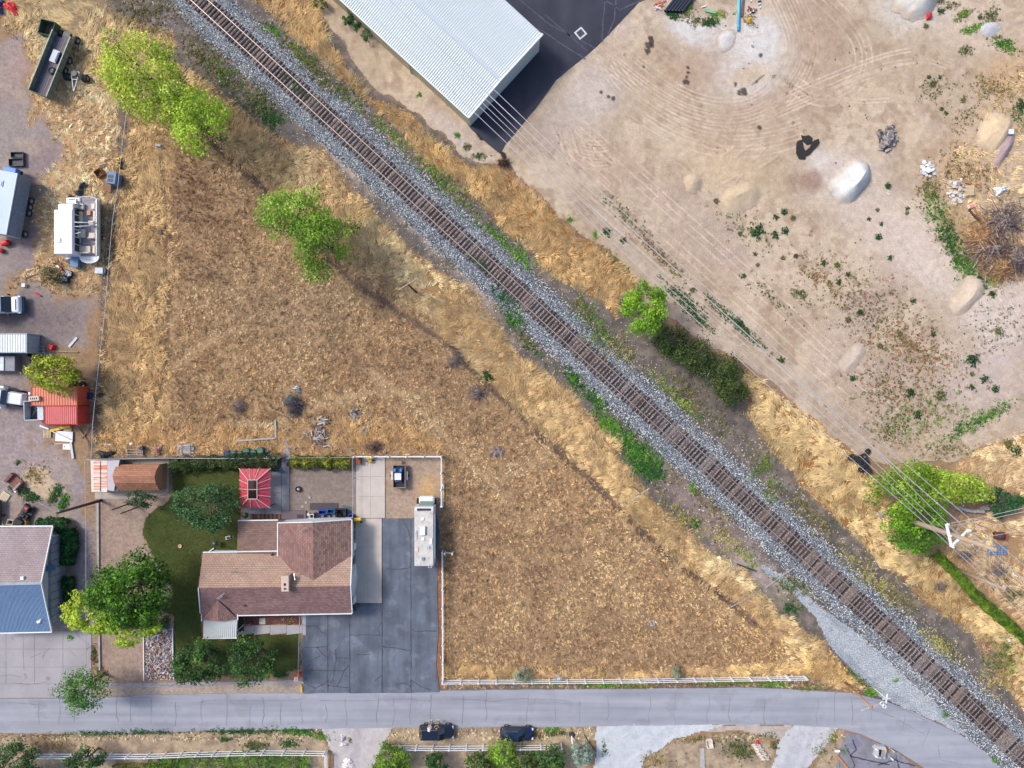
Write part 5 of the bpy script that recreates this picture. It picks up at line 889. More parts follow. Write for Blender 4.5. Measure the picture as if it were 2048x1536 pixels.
# porch of white ribbed metal
mb = MB()
A, B, C_, D_ = V3(407, 1239, 2.55), V3(475, 1239, 2.55), V3(473, 1275, 2.25), V3(407, 1276, 2.25)
nr_ = 17
for i in range(nr_):
    a, b = A.lerp(B, i / nr_), A.lerp(B, (i + .72) / nr_); c, d = D_.lerp(C_, (i + .72) / nr_), D_.lerp(C_, i / nr_); mb.plate([d, c, b, a], .05)
    a, b = A.lerp(B, (i + .72) / nr_), A.lerp(B, (i + 1) / nr_); c, d = D_.lerp(C_, (i + 1) / nr_), D_.lerp(C_, (i + .72) / nr_); up = Vector((0, 0, -.07)); mb.plate([d + up, c + up, b + up, a + up], .03)
mb.build('porch_roof', M('porch_metal', C(214, 220, 222), .5, .04), hs, world=True)
strip3('fascia', (406, 1277, 2.25), (474, 1276, 2.25), .1, .16, white)
for x, y in ((408, 1274), (473, 1273), (440, 1274)): mb = MB(); q = V3(x, y, 2.2); mb.box((q.x, q.y, 1.08), (.1, .1, 2.2)); mb.build('porch_post', white, hs, world=True)
for i in range(3): mb = MB(); a = P(476 + i * 4, 1232); b = P(476 + i * 4, 1262); mb.b0(a.x, b.y, -.05, a.x + .24, a.y, .35 - .1 * i); mb.build('step', dwood, hs, world=True)
mb = MB(); mb.tube([P(474, 1262, .9), P(489, 1248, .9)], .035, 6); mb.build('handrail', white, hs, world=True)
# shingled look-alike boxes: barn shed, rusty-roofed shed
shd = thing('barn_shed', 'brown gambrel-roofed barn shed beside the rusty-roofed lean-to', 'shed', P(285, 950))
sh_r = shingle('shed_shingle', C(190, 138, 112), C(170, 120, 98), C(140, 98, 82))
rows = [(929, 2.0), (941, 2.9), (953, 3.15), (966, 2.9), (981, 1.9)]
xl = [234, 228, 225, 228, 238]; xr = [319, 312, 309, 311, 319]
for i in range(4):
    mb = MB(); mb.plate([V3(xl[i], rows[i][0], rows[i][1]), V3(xl[i + 1], rows[i + 1][0], rows[i + 1][1]), V3(xr[i + 1], rows[i + 1][0], rows[i + 1][1]), V3(xr[i], rows[i][0], rows[i][1])][::-1] if False else [V3(xr[i], rows[i][0], rows[i][1]), V3(xl[i], rows[i][0], rows[i][1]), V3(xl[i + 1], rows[i + 1][0], rows[i + 1][1]), V3(xr[i + 1], rows[i + 1][0], rows[i + 1][1])], .08); mb.build('roof', sh_r, shd, world=True)
shw = M('shed_wall', C(186, 140, 104), .8, .08, 2)
def shed_end(xe):
    mb = MB(); q = [V3(xe, r[0], r[1]) for r in rows]; X_ = q[2].x; mb.add([(X_, p.y, p.z - .06) for p in q] + [(X_, q[4].y, -.05), (X_, q[0].y, -.05)], [tuple(range(7))]); return mb
shed_end(309).build('end_wall', shw, shd, world=True); shed_end(229).build('end_wall', shw, shd, world=True)
for y in (931, 979):
    mb = MB(); a, b = V3(236, y, 1.9), V3(314, y, 1.9); mb.add([(a.x, a.y, -.05), (b.x, b.y, -.05), (b.x, b.y, 1.9), (a.x, a.y, 1.9)], [(0, 1, 2, 3)]); mb.build('side_wall', shw, shd, world=True)
mb = MB(); q = V3(309, 955, 2.2); mb.b0(q.x, q.y - .15, 2.1, q.x + .1, q.y + .15, 2.5); mb.build('light', white, shd, world=True); mb = MB(); mb.b0(q.x + .01, q.y - .03, 0, q.x + .05, q.y + .03, 2.0); mb.build('door_gap', dwood, shd, world=True)
rs = thing('lean_to_shed', 'low shed with a patchy rust and white metal roof beside the grey drive', 'shed', P(205, 950))
m, nt, b = _nt('rusty_sheet'); tc = nt.nodes.new('ShaderNodeTexCoord'); mp = nt.nodes.new('ShaderNodeMapping'); mp.inputs['Scale'].default_value = (.25, 4, 1); n_ = nt.nodes.new('ShaderNodeTexNoise'); n_.inputs['Scale'].default_value = 1; nt.links.new(tc.outputs['Object'], mp.inputs[0]); nt.links.new(mp.outputs[0], n_.inputs['Vector'])
r_ = ramp(nt, n_.outputs[0], .42, C(222, 206, 196), .56, C(204, 120, 86)); nt.links.new(r_.outputs[0], b.inputs['Base Color']); b.inputs['Roughness'].default_value = .7; rust_s = m
for i, (x0, x1, y0, y1) in enumerate([(187, 200, 922, 952), (187, 200, 952, 983), (200.4, 214, 922, 952), (200.4, 214, 952, 976)]):
    mb = MB(); mb.plate([V3(x1, y0, 2.3), V3(x0, y0, 2.2), V3(x0, y1, 2.2), V3(x1, y1, 2.3)], .05); mb.build('roof_sheet', rust_s, rs, world=True)
mb = MB(); mb.plate([V3(214.3, 921, 2.25), V3(181, 921, 2.12), V3(183, 984, 2.12), V3(214.3, 984, 2.25)], .05); mb.build('roof', M('pale_sheet', C(214, 206, 204), .6, .08), rs, world=True)
mb = MB(); mb.plate([V3(239, 920, 2.3), V3(214.5, 921, 2.3), V3(214.5, 980, 2.3), V3(228, 982, 2.3)], .05); mb.build('roof', M('lilac_sheet', C(190, 182, 190), .6, .08), rs, world=True)
mb = MB(); a, b = V3(183, 984, 2.1), V3(236, 922, 2.1); mb.b0(a.x, a.y + .1, -.05, b.x - .1, b.y - .1, 2.05); mb.build('wall', grey, rs, world=True)
# neighbouring grey-and-blue house
nh = thing('metal_roofed_house', 'house with half grey shingle and half blue metal roof, white gable end', 'building', P(40, 1150))
zz0, zz1 = 2.9, 4.9
sh_g = shingle('grey_shingle', C(172, 158, 158), C(160, 146, 148), C(132, 120, 124))
mb = MB(); mb.plate([V3(105, 1054, zz0), V3(-40, 1056, zz0), V3(-40, 1170, zz1), V3(82, 1166, zz1)], .1); mb.build('roof', sh_g, nh, world=True)
mb = MB(); blue_r = M('blue_metal_roof', C(138, 166, 200), .45, .05, .6, metal=0, bm=0); a0, a1, b0, b1 = V3(-40, 1170, zz1), V3(82, 1167, zz1), V3(-40, 1266, zz0), V3(103, 1262, zz0); nrb = 52
for i in range(nrb):
    t0, t1 = i / nrb, (i + .7) / nrb; t2 = (i + 1) / nrb; mb.plate([b0.lerp(b1, t0), b0.lerp(b1, t1), a0.lerp(a1, t1), a0.lerp(a1, t0)], .05)
    up = Vector((0, 0, .05)); mb.plate([b0.lerp(b1, t1) + up, b0.lerp(b1, t2) + up, a0.lerp(a1, t2) + up, a0.lerp(a1, t1) + up], .05)
mb.build('roof', blue_r, nh, world=True)
strip3('gutter', (-40, 1053, zz0), (106, 1052, zz0), .16, .16, white, nh); strip3('gutter', (-40, 1267, zz0), (104, 1264, zz0), .14, .14, white, nh); strip3('ridge_cap', (-40, 1169, zz1 + .06), (82, 1166, zz1 + .06), .35, .06, M('ridge_grey', C(160, 170, 182), .5), nh)
strip3('fascia', (106, 1053, zz0), (83, 1166, zz1), .1, .22, white, nh); strip3('fascia', (83, 1166, zz1), (104, 1263, zz0), .1, .22, white, nh)
X0 = P(129, 1150).x; ya, yb, yr = P(129, 1066).y, P(129, 1236).y, V3(82, 1166, zz1).y
sid = M('pale_siding', C(206, 214, 220), .7, .05); mb = MB(); mb.add([(X0 - .4, ya, 2.6), (X0 - .4, yb, 2.6), (X0 - .4, yr, zz1 - .1)], [(0, 1, 2)]); mb.build('gable_wall', sid, nh, world=True)
nb = 11
for i in range(nb):
    y0 = ya + (yb - ya) * i / nb; y1 = ya + (yb - ya) * (i + .94) / nb; mb = MB(); mb.b0(X0 - .45, min(y0, y1), -.1, X0 - .012 * (i % 2), max(y0, y1), 2.62); mb.build('wall_panel', M('grey_blue_panel', C(158, 166, 180), .8, .14, 1.2), nh, world=True)
mb = MB(); mb.b0(-80, yb, -.1, X0 - .42, ya, 2.55); mb.build('wall', sid, nh, world=True)
mb = MB(); q = V3(96, 1136, 3.0); mb.box((q.x + .1, q.y, 3.0), (.9, .8, .06), ry=.5); mb.box((q.x + .6, q.y, 2.7), (.05, .7, .4)); mb.build('window_awning', M('awning_blue', C(96, 120, 158), .5), nh, world=True)
mb = MB(); mb.box(tuple(V3(45, 1156, zz1 - .1)), (.4, .4, .25)); mb.build('roof_vent', white, nh, world=True); mb = MB(); mb.box(tuple(V3(78, 1243, 3.4)), (.45, .3, .3), .4); mb.cyl(tuple(V3(82, 1239, 3.6)), .1, .4, 8); mb.build('roof_vent', white, nh, world=True)
# red gazebo
gz_ = thing('gazebo', 'red metal gazebo with pale ribs and an open roof centre', 'gazebo', P(510, 978)); redm = M('red_roof_metal', C(196, 66, 84), .5, .1, 1, bm=.01); redo = M('red_roof_metal_spare', C(196, 66, 84), .5, .1, 1, bm=.01); palr = M('pale_rib', C(196, 178, 172), .6, .08)  # the other red roof metal has the same colour and is unused
O = [V3(479, 937.5, 2.3), V3(540.5, 937.5, 2.3), V3(540.5, 1015.5, 2.3), V3(479, 1015.5, 2.3)]; I_ = [V3(496, 960, 3.0), V3(514.5, 960, 3.0), V3(514.5, 998, 3.0), V3(496, 998, 3.0)]
for k in range(4):
    a, b, c, d = O[k], O[(k + 1) % 4], I_[(k + 1) % 4], I_[k]; nsg = 7 if k % 2 == 0 else 9
    for i in range(nsg):
        t0, t1 = i / nsg + .004, (i + 1) / nsg - .012; mb = MB(); mb.plate([a.lerp(b, t0), a.lerp(b, t1), d.lerp(c, t1), d.lerp(c, t0)], .03); mb.build('roof_panel', redm, gz_, world=True)
    mb = MB(); up = Vector((0, 0, .05)); mb.tube([a + (a - d) * .04 + up, d + up], .06, 6); mb.build('hip_rib', palr, gz_, world=True)
    for t in ((.33, .66) if k % 2 == 0 else (.27, .5, .73)): mb = MB(); mb.tube([a.lerp(b, t) + up + (a - d).normalized() * .12, d.lerp(c, (t - .5) * 1.3 + .5) + up], .045, 6); mb.build('rib', palr, gz_, world=True)
    mb = MB(); mb.tube([d + up, c + up], .06, 6); mb.build('ring_beam', palr, gz_, world=True)
    mb = MB(); q = a.lerp(I_[k], .12); mb.box((q.x, q.y, 1.1), (.12, .12, 2.3)); mb.build('post', dwood, gz_, world=True)
mb = MB(); mb.tube([I_[0].lerp(I_[3], .5), I_[1].lerp(I_[2], .5)], .05, 6); mb.build('cross_bar', palr, gz_, world=True)
mb = MB(); a_, b_ = P(486, 1008), P(536, 944); mb.b0(a_.x, a_.y, 0, b_.x, b_.y, .06); mb.build('deck_floor', M('gazebo_floor', C(70, 58, 56), .9, .3), gz_, world=True)  # brown floor put in, its dark colour standing for shade under the roof
mb = MB(); q = P(512, 978); mb.b0(q.x - .5, q.y - 1.1, .1, q.x + .5, q.y + 1.1, .75); mb.build('bench', dwood, gz_, world=True)  # dark block added with the floor to darken the roof opening
# shipping containers
def container(name, label, px0, px1, py0, py1, mats, h=2.6, rib=17, cat='shipping container', slope=0):
    a, b = V3(px0, py0, h), V3(px1, py1, h); t = thing(name, label, cat, (a.x, b.y, -.05)); wall, top = mats; x0, x1, y0, y1 = 0, b.x - a.x, 0, a.y - b.y
    def corr(p0, p1, z0, z1, nrm, n):
        mb = MB(); pts = []
        for i in range(n):
            for f, dd in ((0, 0), (.35, 0), (.5, -.045), (.85, -.045)): pts.append(((i + f) / n, dd))
        pts.append((1, 0)); vs = []
        for t_, dd in pts: q = Vector(p0).lerp(Vector(p1), t_) + Vector(nrm) * dd; vs += [(q.x, q.y, z0), (q.x, q.y, z1)]
        return mb.add(vs, [(2 * i, 2 * i + 1, 2 * i + 3, 2 * i + 2) for i in range(len(pts) - 1)])
    corr((x0, y0, 0), (x1, y0, 0), .1, h, (0, -1, 0), rib).build('side_wall', wall, t); corr((x0, y1, 0), (x1, y1, 0), .1, h, (0, 1, 0), rib).build('side_wall', wall, t); corr((x1, y0, 0), (x1, y1, 0), .1, h, (1, 0, 0), 8).build('end_wall', wall, t); corr((x0, y0, 0), (x0, y1, 0), .1, h, (-1, 0, 0), 8).build('door_wall', wall, t)
    mb = MB(); pts = []
    for i in range(rib):
        for f, dd in ((0, 0), (.4, 0), (.5, -.05), (.85, -.05)): pts.append((x0 + (x1 - x0) * (i + f) / rib, dd))
    pts.append((x1, 0)); vs = []
    for x, dd in pts: vs += [(x, y0, h + dd), (x, y1, h + dd)]
    mb.add(vs, [(2 * i, 2 * i + 1, 2 * i + 3, 2 * i + 2) for i in range(len(pts) - 1)]).build('roof', top, t)
    for p in ((x0, y0), (x1, y0), (x0, y1), (x1, y1)): mb = MB(); mb.box((p[0], p[1], h / 2 + .03), (.14, .14, h)); mb.build('corner_post', wall, t)
    for q in (((x0, y0), (x1, y0)), ((x0, y1), (x1, y1)), ((x1, y0), (x1, y1)), ((x0, y0), (x0, y1))): mb = MB(); mb.tube([(q[0][0], q[0][1], h), (q[1][0], q[1][1], h)], .06, 4); mb.build('top_rail', wall, t)
    mb = MB(); mb.b0(x0 + .05, y0 + .05, 0, x1 - .05, y1 - .05, .2); mb.build('floor', dwood, t); return t
container('shipping_container', 'salmon-orange shipping container under the yellow-green tree', 62, 154, 774, 811, (M('orange_red', C(206, 92, 66), .6, .12, 1), M('pale_salmon', C(226, 140, 116), .7, .08, .6)))  # both container roofs are paler than their walls
container('shipping_container', 'pinkish-red shipping container on the pallet side of the pair', 88, 154, 812, 848.5, (M('tomato_red', C(204, 72, 62), .6, .12, 1), M('pale_pink', C(226, 124, 122), .7, .08, .6)))
container('white_container', 'white container with ribbed roof and blue-grey end, partly out of frame', -60, 53, 667.5, 705, (M('blue_grey_wall', C(164, 182, 202), .6, .1, 1), M('white_ribbed', C(222, 228, 232), .5, .05, .6)), rib=22)
# fences
def rail_fence(name, label, pts, h=1.5, rails=(.35, .9, 1.42), spacing=2.4, mat=None, cap=True, cat='fence', rw=.065, pw=.16, close=None, rh=.12):
    mat = mat or white; w = [P(x, y, 0) for x, y in pts]; t = thing(name, label, cat, w[0]); t.location.z = -.05
    posts = [w[0]]
    for a, b in zip(w[:-1], w[1:]):
        L_ = (b - a).length; k = max(1, round(L_ / spacing)); posts += [a.lerp(b, (j + 1) / k) for j in range(k)]
    pm = None
    for p in posts:
        if pm is None: mb = MB(); mb.box((0, 0, h / 2), (pw, pw, h)); mb.box((0, 0, h + .03), (pw * 1.25, pw * 1.25, .07), top=.3, topx=.3); o = mb.build('post', mat, t); pm = o.data; o.location = p - w[0]
        else: inst('post', pm, t, p - w[0])
    for a, b in zip(posts[:-1], posts[1:]):
        d = b - a
        for z in rails: mb = MB(); mb.box((0, 0, 0), (d.length - pw * .9, rw, rh)); o = mb.build('rail', mat, t); o.location = (a + b) / 2 - w[0] + Vector((0, 0, z)); o.rotation_euler = (0, 0, math.atan2(d.y, d.x))
    return t
vin = M('white_vinyl', C(238, 240, 244), .45, .03, 1, bm=0)
rail_fence('rail_fence', 'white three-rail vinyl fence along the street edge of the dry field', [(887, 1359), (1240, 1357), (1607, 1351)], mat=vin)
rail_fence('rail_fence', 'white vinyl fence between the asphalt driveway and the dry field', [(886, 1101), (887, 1357)], mat=vin)
rail_fence('rail_fence', 'white vinyl fence around the corner behind the small blue-loaded trailer', [(712, 912), (884, 912), (884, 1010)], mat=vin, rails=(.45, .85, 1.25), rw=.07)
rail_fence('rail_fence', 'wavy white fence along the verge, left of the rutted gravel drive', [(72, 1506), (300, 1506), (400, 1502), (530, 1499), (652, 1500)], mat=vin)
rail_fence('rail_fence', 'short white fence turning away from the street at the rutted drive', [(655, 1501), (656, 1570)], mat=vin)
rail_fence('rail_fence', 'white fence in front of the garden bushes behind the two parked cars', [(768, 1489), (900, 1490), (1000, 1489), (1122, 1488)], mat=vin)
rail_fence('loose_rail', 'short loose white rail leaning by the gap in the trailer yard fence', [(887.5, 968), (886, 1010)], mat=vin, rails=(.3,), spacing=3)
rail_fence('fence_stub', 'short white fence stub pointing into the field at the gap', [(891, 1103), (906, 1104)], mat=vin, rails=(.7,), spacing=1)
rail_fence('rail_fence', 'last low white rails where the street fence ends by the dirt', [(1607, 1351), (1572, 1351)], mat=vin, rails=(.4,), spacing=2)
galv = M('galvanised', C(176, 182, 190), .5, .08, metal=.4); green_s = M('teal_slats', C(112, 140, 146), .7, .12, 2)
def chain_fence(name, label, pts, h=1.3, spacing=2.8, top=.032, slats=None, wires=4, pr=.03):
    w = [P(x, y, 0) for x, y in pts]; t = thing(name, label, 'fence', w[0]); t.location.z = -.06; posts = [w[0]]
    for a, b in zip(w[:-1], w[1:]): k = max(1, round((b - a).length / spacing)); posts += [a.lerp(b, (j + 1) / k) for j in range(k)]
    pm = None
    for p in posts:
        if pm is None: mb = MB(); mb.cyl((0, 0, h / 2), pr, h, 8); o = mb.build('post', galv, t); pm = o.data; o.location = p - w[0]
        else: inst('post', pm, t, p - w[0])
    if top: mb = MB(); mb.tube([p - w[0] + Vector((0, 0, h)) for p in posts], top, 6); mb.build('top_rail', galv, t)
    mb = MB()
    for k in range(wires): mb.tube([p - w[0] + Vector((0, 0, h * (k + .5) / wires)) for p in posts], .006, 3)
    if wires: mb.build('mesh_wires', galv, t, kind='stuff')
    if slats:
        mb = MB()
        for a, b in zip(posts[:-1], posts[1:]):
            d = b - a; k = int(d.length / .3)
            for j in range(k): q = a.lerp(b, (j + .5) / k) - w[0]; mb.box((q.x, q.y, h / 2), (.26, .03, h - .1), math.atan2(d.y, d.x))
        mb.build('slats', slats, t, kind='stuff')
    return t
chain_fence('back_fence', 'teal-topped slatted fence behind the shed and lawn', [(184, 917), (336, 914), (480, 915), (566, 914)], 1.5, slats=green_s, top=.05)
chain_fence('back_fence', 'wire fence behind the yellow and green hedge', [(580, 914), (712, 913)], 1.3)
chain_fence('chain_link_fence', 'long chain-link fence between the grey drive and the gravel side yard', [(184, 918), (186, 1060), (186, 1200), (186, 1335)], 1.6, top=.035)
chain_fence('chain_link_fence', 'chain-link fence between the gravel yard and the concrete drive', [(709, 916), (709, 1034)], 1.2)
chain_fence('chain_link_fence', 'low chain-link fence beside the front lawn and tar-patched asphalt', [(605, 1216), (603, 1280), (601, 1352)], 1.2)
chain_fence('chain_link_fence', 'low fence between the front lawn and the street', [(230, 1364), (350, 1366), (480, 1358), (598, 1354)], 1.1)
chain_fence('wire_fence', 'old wire fence along the edge of the army truck yard', [(247, 205), (243, 300), (232, 362), (222, 440), (216, 520), (209, 620), (203, 680), (197, 740), (190, 800), (186, 850), (183, 912)], 1.3, 3.2, 0, wires=3, pr=.035)
mb = MB(); pts = [(256, 200), (243, 300), (236, 368), (225, 440), (217, 530), (210, 620), (203, 680), (194, 760), (185, 850), (182, 915)]
tw = thing('fence_wire', 'thin pale cable strung along the yard fence past the boat', 'cable', P(217, 530)); mb.tube([P(x, y, 2.0) for x, y in pts], .022, 5); mb.build('cable', white, tw, world=True)
for i, (x, y) in enumerate([(340, 140), (430, 292), (500, 352), (560, 405), (640, 492), (760, 612), (900, 692), (1000, 795), (1080, 870), (1180, 958), (1290, 1070), (1370, 1140), (1430, 1186), (1500, 1242)]):
    if i == 0: fp = thing('fence_post', 'old grey wooden fence post standing in the ditch line', 'post', P(x, y, -.1), 0, 'old fence posts along the ditch'); mb = MB(); mb.cyl((0, 0, .6), .07, 1.3, 7, r2=.06); mb.build('shaft', M('post_wood', C(140, 124, 110), .9, .25), fp)
    else: copy_thing(fp, P(x, y, -.1), R.random() * 3)
# side-yard edging
def board(name, label, pts, w, h, mat, z=0, cat='board'):
    A, B = P(*pts[0], z), P(*pts[1], z); d = B - A; t = thing(name, label, cat, A); mb = MB(); mb.box(tuple(d / 2 + Vector((0, 0, h / 2))), (d.length, w, h), math.atan2(d.y, d.x)); mb.build('plank', mat, t); return t
kerb = M('edging_concrete', C(176, 172, 168), .9, .2, 3)
board('edging_strip', 'concrete edging running beside the chain-link fence, upper length', [(196, 1002), (197, 1150)], .28, .12, kerb); board('edging_strip', 'concrete edging beside the chain-link fence near the street', [(199, 1270), (200, 1340)], .2, .12, kerb)
board('garden_edging', 'white edging board on the gravel side of the rock garden', [(288, 1256), (289, 1360)], .1, .2, vin); board('garden_edging', 'white edging board between rock garden and front lawn', [(346, 1255), (348, 1358)], .1, .2, vin)
# poles and wires
pw_ = M('pole_wood', C(176, 156, 138), .9, .15, 4); pd_ = M('dark_pole', C(92, 74, 68), .9, .2, 4); wirem = M('bright_wire', C(222, 220, 226), .4, .02, bm=0, metal=.5); fib = M('white_fibreglass', C(226, 230, 234), .5, .04)
bp = P(1776, 1026); tp = thing('transmission_pole', 'tall wooden power pole carrying the white V-shaped arm', 'power pole', bp)
mb = MB(); mb.tube([(0, 0, -.2), (0, 0, 9), (0, 0, 20.6)], [.34, .3, .2], 12); mb.build('pole', pw_, tp, smooth=True)
a, b, c = [P(*q, 14.6) - bp for q in ((1893, 1048), (1903, 1093), (1937, 1060))]; pc = Vector((0, 0, 14.6))
for p0, p1 in ((a, b), (c, b)): mb = MB(); mb.tube([p0, p1], .17, 8); mb.build('arm', fib, tp)
for q in (a, b, c): mb = MB(); mb.tube([pc + Vector((0, 0, .6)), q], .05, 5); mb.build('brace', galv, tp)
for q in (a, b, c, a.lerp(b, .5), c.lerp(b, .5)): mb = MB(); mb.lathe(tuple(q + Vector((0, 0, .12))), [(.04, 0), (.12, .05), (.05, .12), (.12, .2), (.05, .28), (.09, .34), (0, .4)], 10); mb.build('insulator', fib, tp)
for z, L_ in ((16.6, .7), (18.4, .9), (19.9, .6)): mb = MB(); mb.box((0, 0, z), (L_ * 2, .08, .1), .9); mb.build('crossarm', galv, tp)
bq = P(1912, 1138); t2 = thing('power_pole', 'second wooden pole standing in the clipped hedge below the big pole', 'power pole', bq); mb = MB(); mb.tube([(0, 0, -.2), (0, 0, 9.2)], [.24, .15], 10); mb.build('pole', pw_, t2, smooth=True); mb = MB(); mb.cyl((.25, .1, 8.6), .09, .4, 8); mb.build('insulator', fib, t2); mb = MB(); mb.tube([(0, 0, 7.5), tuple(P(1978, 1216) - bq)], .02, 4); mb.build('guy_wire', galv, t2)
def telegraph(label, base, h, arm_px, cx=None, mat=pw_, stuffs=()):
    b_ = P(*base); t = thing('telegraph_pole', label, 'pole', b_); mb = MB(); mb.tube([(0, 0, -.2), (0, 0, h)], [.16, .11], 9); mb.build('pole', mat, t, smooth=True)
    A, B = [P(x, y, h - .3) - b_ for x, y in arm_px]; mb = MB(); d = B - A; mb.box(tuple((A + B) / 2), (d.length, .1, .12), math.atan2(d.y, d.x)); mb.build('crossarm', M('arm_wood', C(186, 170, 156), .9, .15), t)
    for k in range(4): q = A.lerp(B, .1 + .27 * k); mb = MB(); mb.cyl((q.x, q.y, q.z + .13), .04, .16, 6); mb.build('insulator', fib, t)
    return t
telegraph('old dark telegraph pole beside the yellow-green poplars', (397, 189), 5.2, [(377, 133), (364, 149)], mat=pd_)
telegraph('old telegraph pole with tilted arm in the grass above the ditch', (832, 584), 6.8, [(835, 556), (797, 580)], mat=pd_)
telegraph('old telegraph pole at the bare patch by the green trackside bushes', (1263, 974), 5.6, [(1299, 976), (1261, 1002)])
t4 = telegraph('brown telegraph pole leaning out over the street by the crossing sign', (1690, 1365), 6.9, [(1720, 1421), (1763, 1406)], mat=M('brown_pole', C(164, 124, 88), .9, .15))
q0 = P(1690, 1365)
for x, y in ((1764, 1407), (1769, 1413)): mb = MB(); mb.lathe(tuple(P(x, y, 6.8) - q0), [(.16, 0), (.2, .06), (.26, .0), (.2, -.06), (.16, 0)], 14); mb.build('ring', fib, t4)
bq = P(202, 1001); t5 = thing('utility_pole', 'dark wooden utility pole at the gravel side yard fence', 'utility pole', bq); mb = MB(); mb.tube([(0, 0, -.2), (0, 0, 8.9)], [.2, .15], 10); mb.build('pole', pd_, t5, smooth=True); mb = MB(); mb.cyl((.1, .2, 8.5), .12, .6, 8); mb.build('bracket', grey, t5)
mb = MB(); mb.tube([(0, 0, 8.7), P(73, 1003, 8) - bq], .02, 4); mb.build('service_wire', galv, t5)
for x, y, lb in ((259, 1007, 'leaning dark post half hidden by the small tree, shed side'), (276, 1014, 'leaning dark post half hidden by the small tree, lawn side')):
    t = thing('wooden_post', lb, 'post', P(x, y)); mb = MB(); mb.tube([(0, 0, -.1), (-.4, -.25, 3.4)], [.1, .07], 8); mb.build('shaft', pd_, t)
ws = [('thin overhead wire nearest the tracks', [(650, -60), (712, 0), (948, 224), (1028, 300), (1240, 500), (1566, 800), (1700, 915), (1903, 1092), (2060, 1245)], .034), ('overhead wire second from the tracks', [(676, -60), (738, 0), (958, 212), (1049, 300), (1252, 500), (1588, 800), (1700, 892), (1905, 1088), (2060, 1226)], .03),
      ('overhead wire third from the tracks', [(690, -60), (752, 0), (965, 206), (1063, 300), (1262, 500), (1598, 788), (1706, 880), (1899, 1070), (2070, 1220)], .03), ('overhead wire in the middle of the bundle', [(702, -60), (764, 0), (972, 198), (1080, 305), (1276, 500), (1610, 775), (1720, 868), (1893, 1048), (2070, 1200)], .03),
      ('thickest pale overhead cable', [(716, -60), (779, 0), (978, 190), (1094, 300), (1307, 500), (1600, 763), (1730, 880), (1936, 1060), (2070, 1180)], .05), ('overhead wire furthest from the tracks', [(736, -60), (799, 0), (987, 178), (1114, 300), (1327, 500), (1612, 752), (1754, 880), (1953, 1049), (2070, 1150)], .034), ('faint short overhead wire from the second arm', [(1930, 1075), (1980, 1110), (2060, 1180)], .025)]
for lb, pts, r in ws:
    t = thing('overhead_wire', lb, 'wire', P(*pts[3 if len(pts) > 4 else 0], 13)); mb = MB(); q = smooth_line([tuple(P(x, y, 13)) for x, y in pts], 2); mb.tube(q, r, 5); mb.build('wire', wirem, t, world=True)
for i, (a_, b_) in enumerate([((1893, 1048), (2060, 1013)), ((1900, 1052), (2060, 1021)), ((1937, 1060), (2060, 1034)), ((1976, 1073), (2060, 1056))]):
    t = thing('side_wire', ['uppermost side wire leaving the big pole to the right', 'side wire just below the uppermost one', 'third side wire leaving the white arm tip', 'lowest side wire passing over the rusty drum'][i], 'wire', P(*a_, 14)); mb = MB(); mb.tube([P(*a_, 14), P((a_[0] + b_[0]) / 2, (a_[1] + b_[1]) / 2 + 1.5, 13.7), P(*b_, 14)], .03, 5); mb.build('wire', wirem, t, world=True)
t = thing('crossing_sign', 'small white crossed railway crossing sign on a post at the street', 'sign', P(1748, 1376)); mb = MB(); mb.cyl((0, 0, 1.5), .06, 3.1, 8); mb.build('post', white, t)
for a_ in (1.05, -.2): mb = MB(); mb.box((0, .0, 3.1), (1.15, .12, .16), a_ + .2, ry=.25); mb.build('blade', white, t)
# ------------------------------------------------------------------ vehicles, trailers and yard clutter
def ang(x0, y0, x1, y1): return math.atan2(-(y1 - y0), x1 - x0)
def at(name, label, cat, px, py, rz=0.0, group=None, z=-.05, top=0.0): q = P(px, py, top); return thing(name, label, cat, (q.x, q.y, z), rz, group)
def wheel(par, x, y, r=.42, w=.26, axis='y', name='wheel', rim=None, z=None):
    z = r if z is None else z; mb = MB(); mb.lathe((x, y, z), [(r * .55, -w / 2), (r * .92, -w / 2), (r, -w * .3), (r, w * .3), (r * .92, w / 2), (r * .55, w / 2), (r * .5, 0), (r * .55, -w / 2)], 18, 0, axis); o = mb.build(name, rubber, par, smooth=True)
    mb = MB(); mb.lathe((x, y, z), [(0, -w * .3), (r * .2, -w * .42), (r * .3, -w * .3), (r * .56, -w * .42), (r * .56, w * .42), (r * .3, w * .3), (r * .2, w * .42), (0, w * .3)], 14, 0, axis); mb.build('rim', rim or grey, o); return o
def slab(par, name, x0, y0, z0, x1, y1, z1, mat, bevel=0.0): mb = MB(); mb.b0(min(x0, x1), min(y0, y1), min(z0, z1), max(x0, x1), max(y0, y1), max(z0, z1)); return mb.build(name, mat, par, bevel=bevel)
grn = M('army_green', C(98, 116, 98), .8, .2, 2); plank_m = [M('grey_plank', C(122, 112, 116), .9, .25, 4), M('slate_plank', C(92, 92, 106), .8, .25, 3)]
t = at('military_trailer', 'long olive-green army truck bed with plank floor and ribbed sides', 'truck', 98.5, 125.5, ang(74.5, 185, 122.5, 66), top=2.0); L2, W2_ = 4.15, 1.2
for i in range(8): y0 = -W2_ + i * .3; slab(t, 'plank', -L2, y0 + .01, 1.2, L2 - (.4 if i > 4 else 0), y0 + .28, 1.27 + .01 * (i % 2), plank_m[0 if i < 4 else 1])
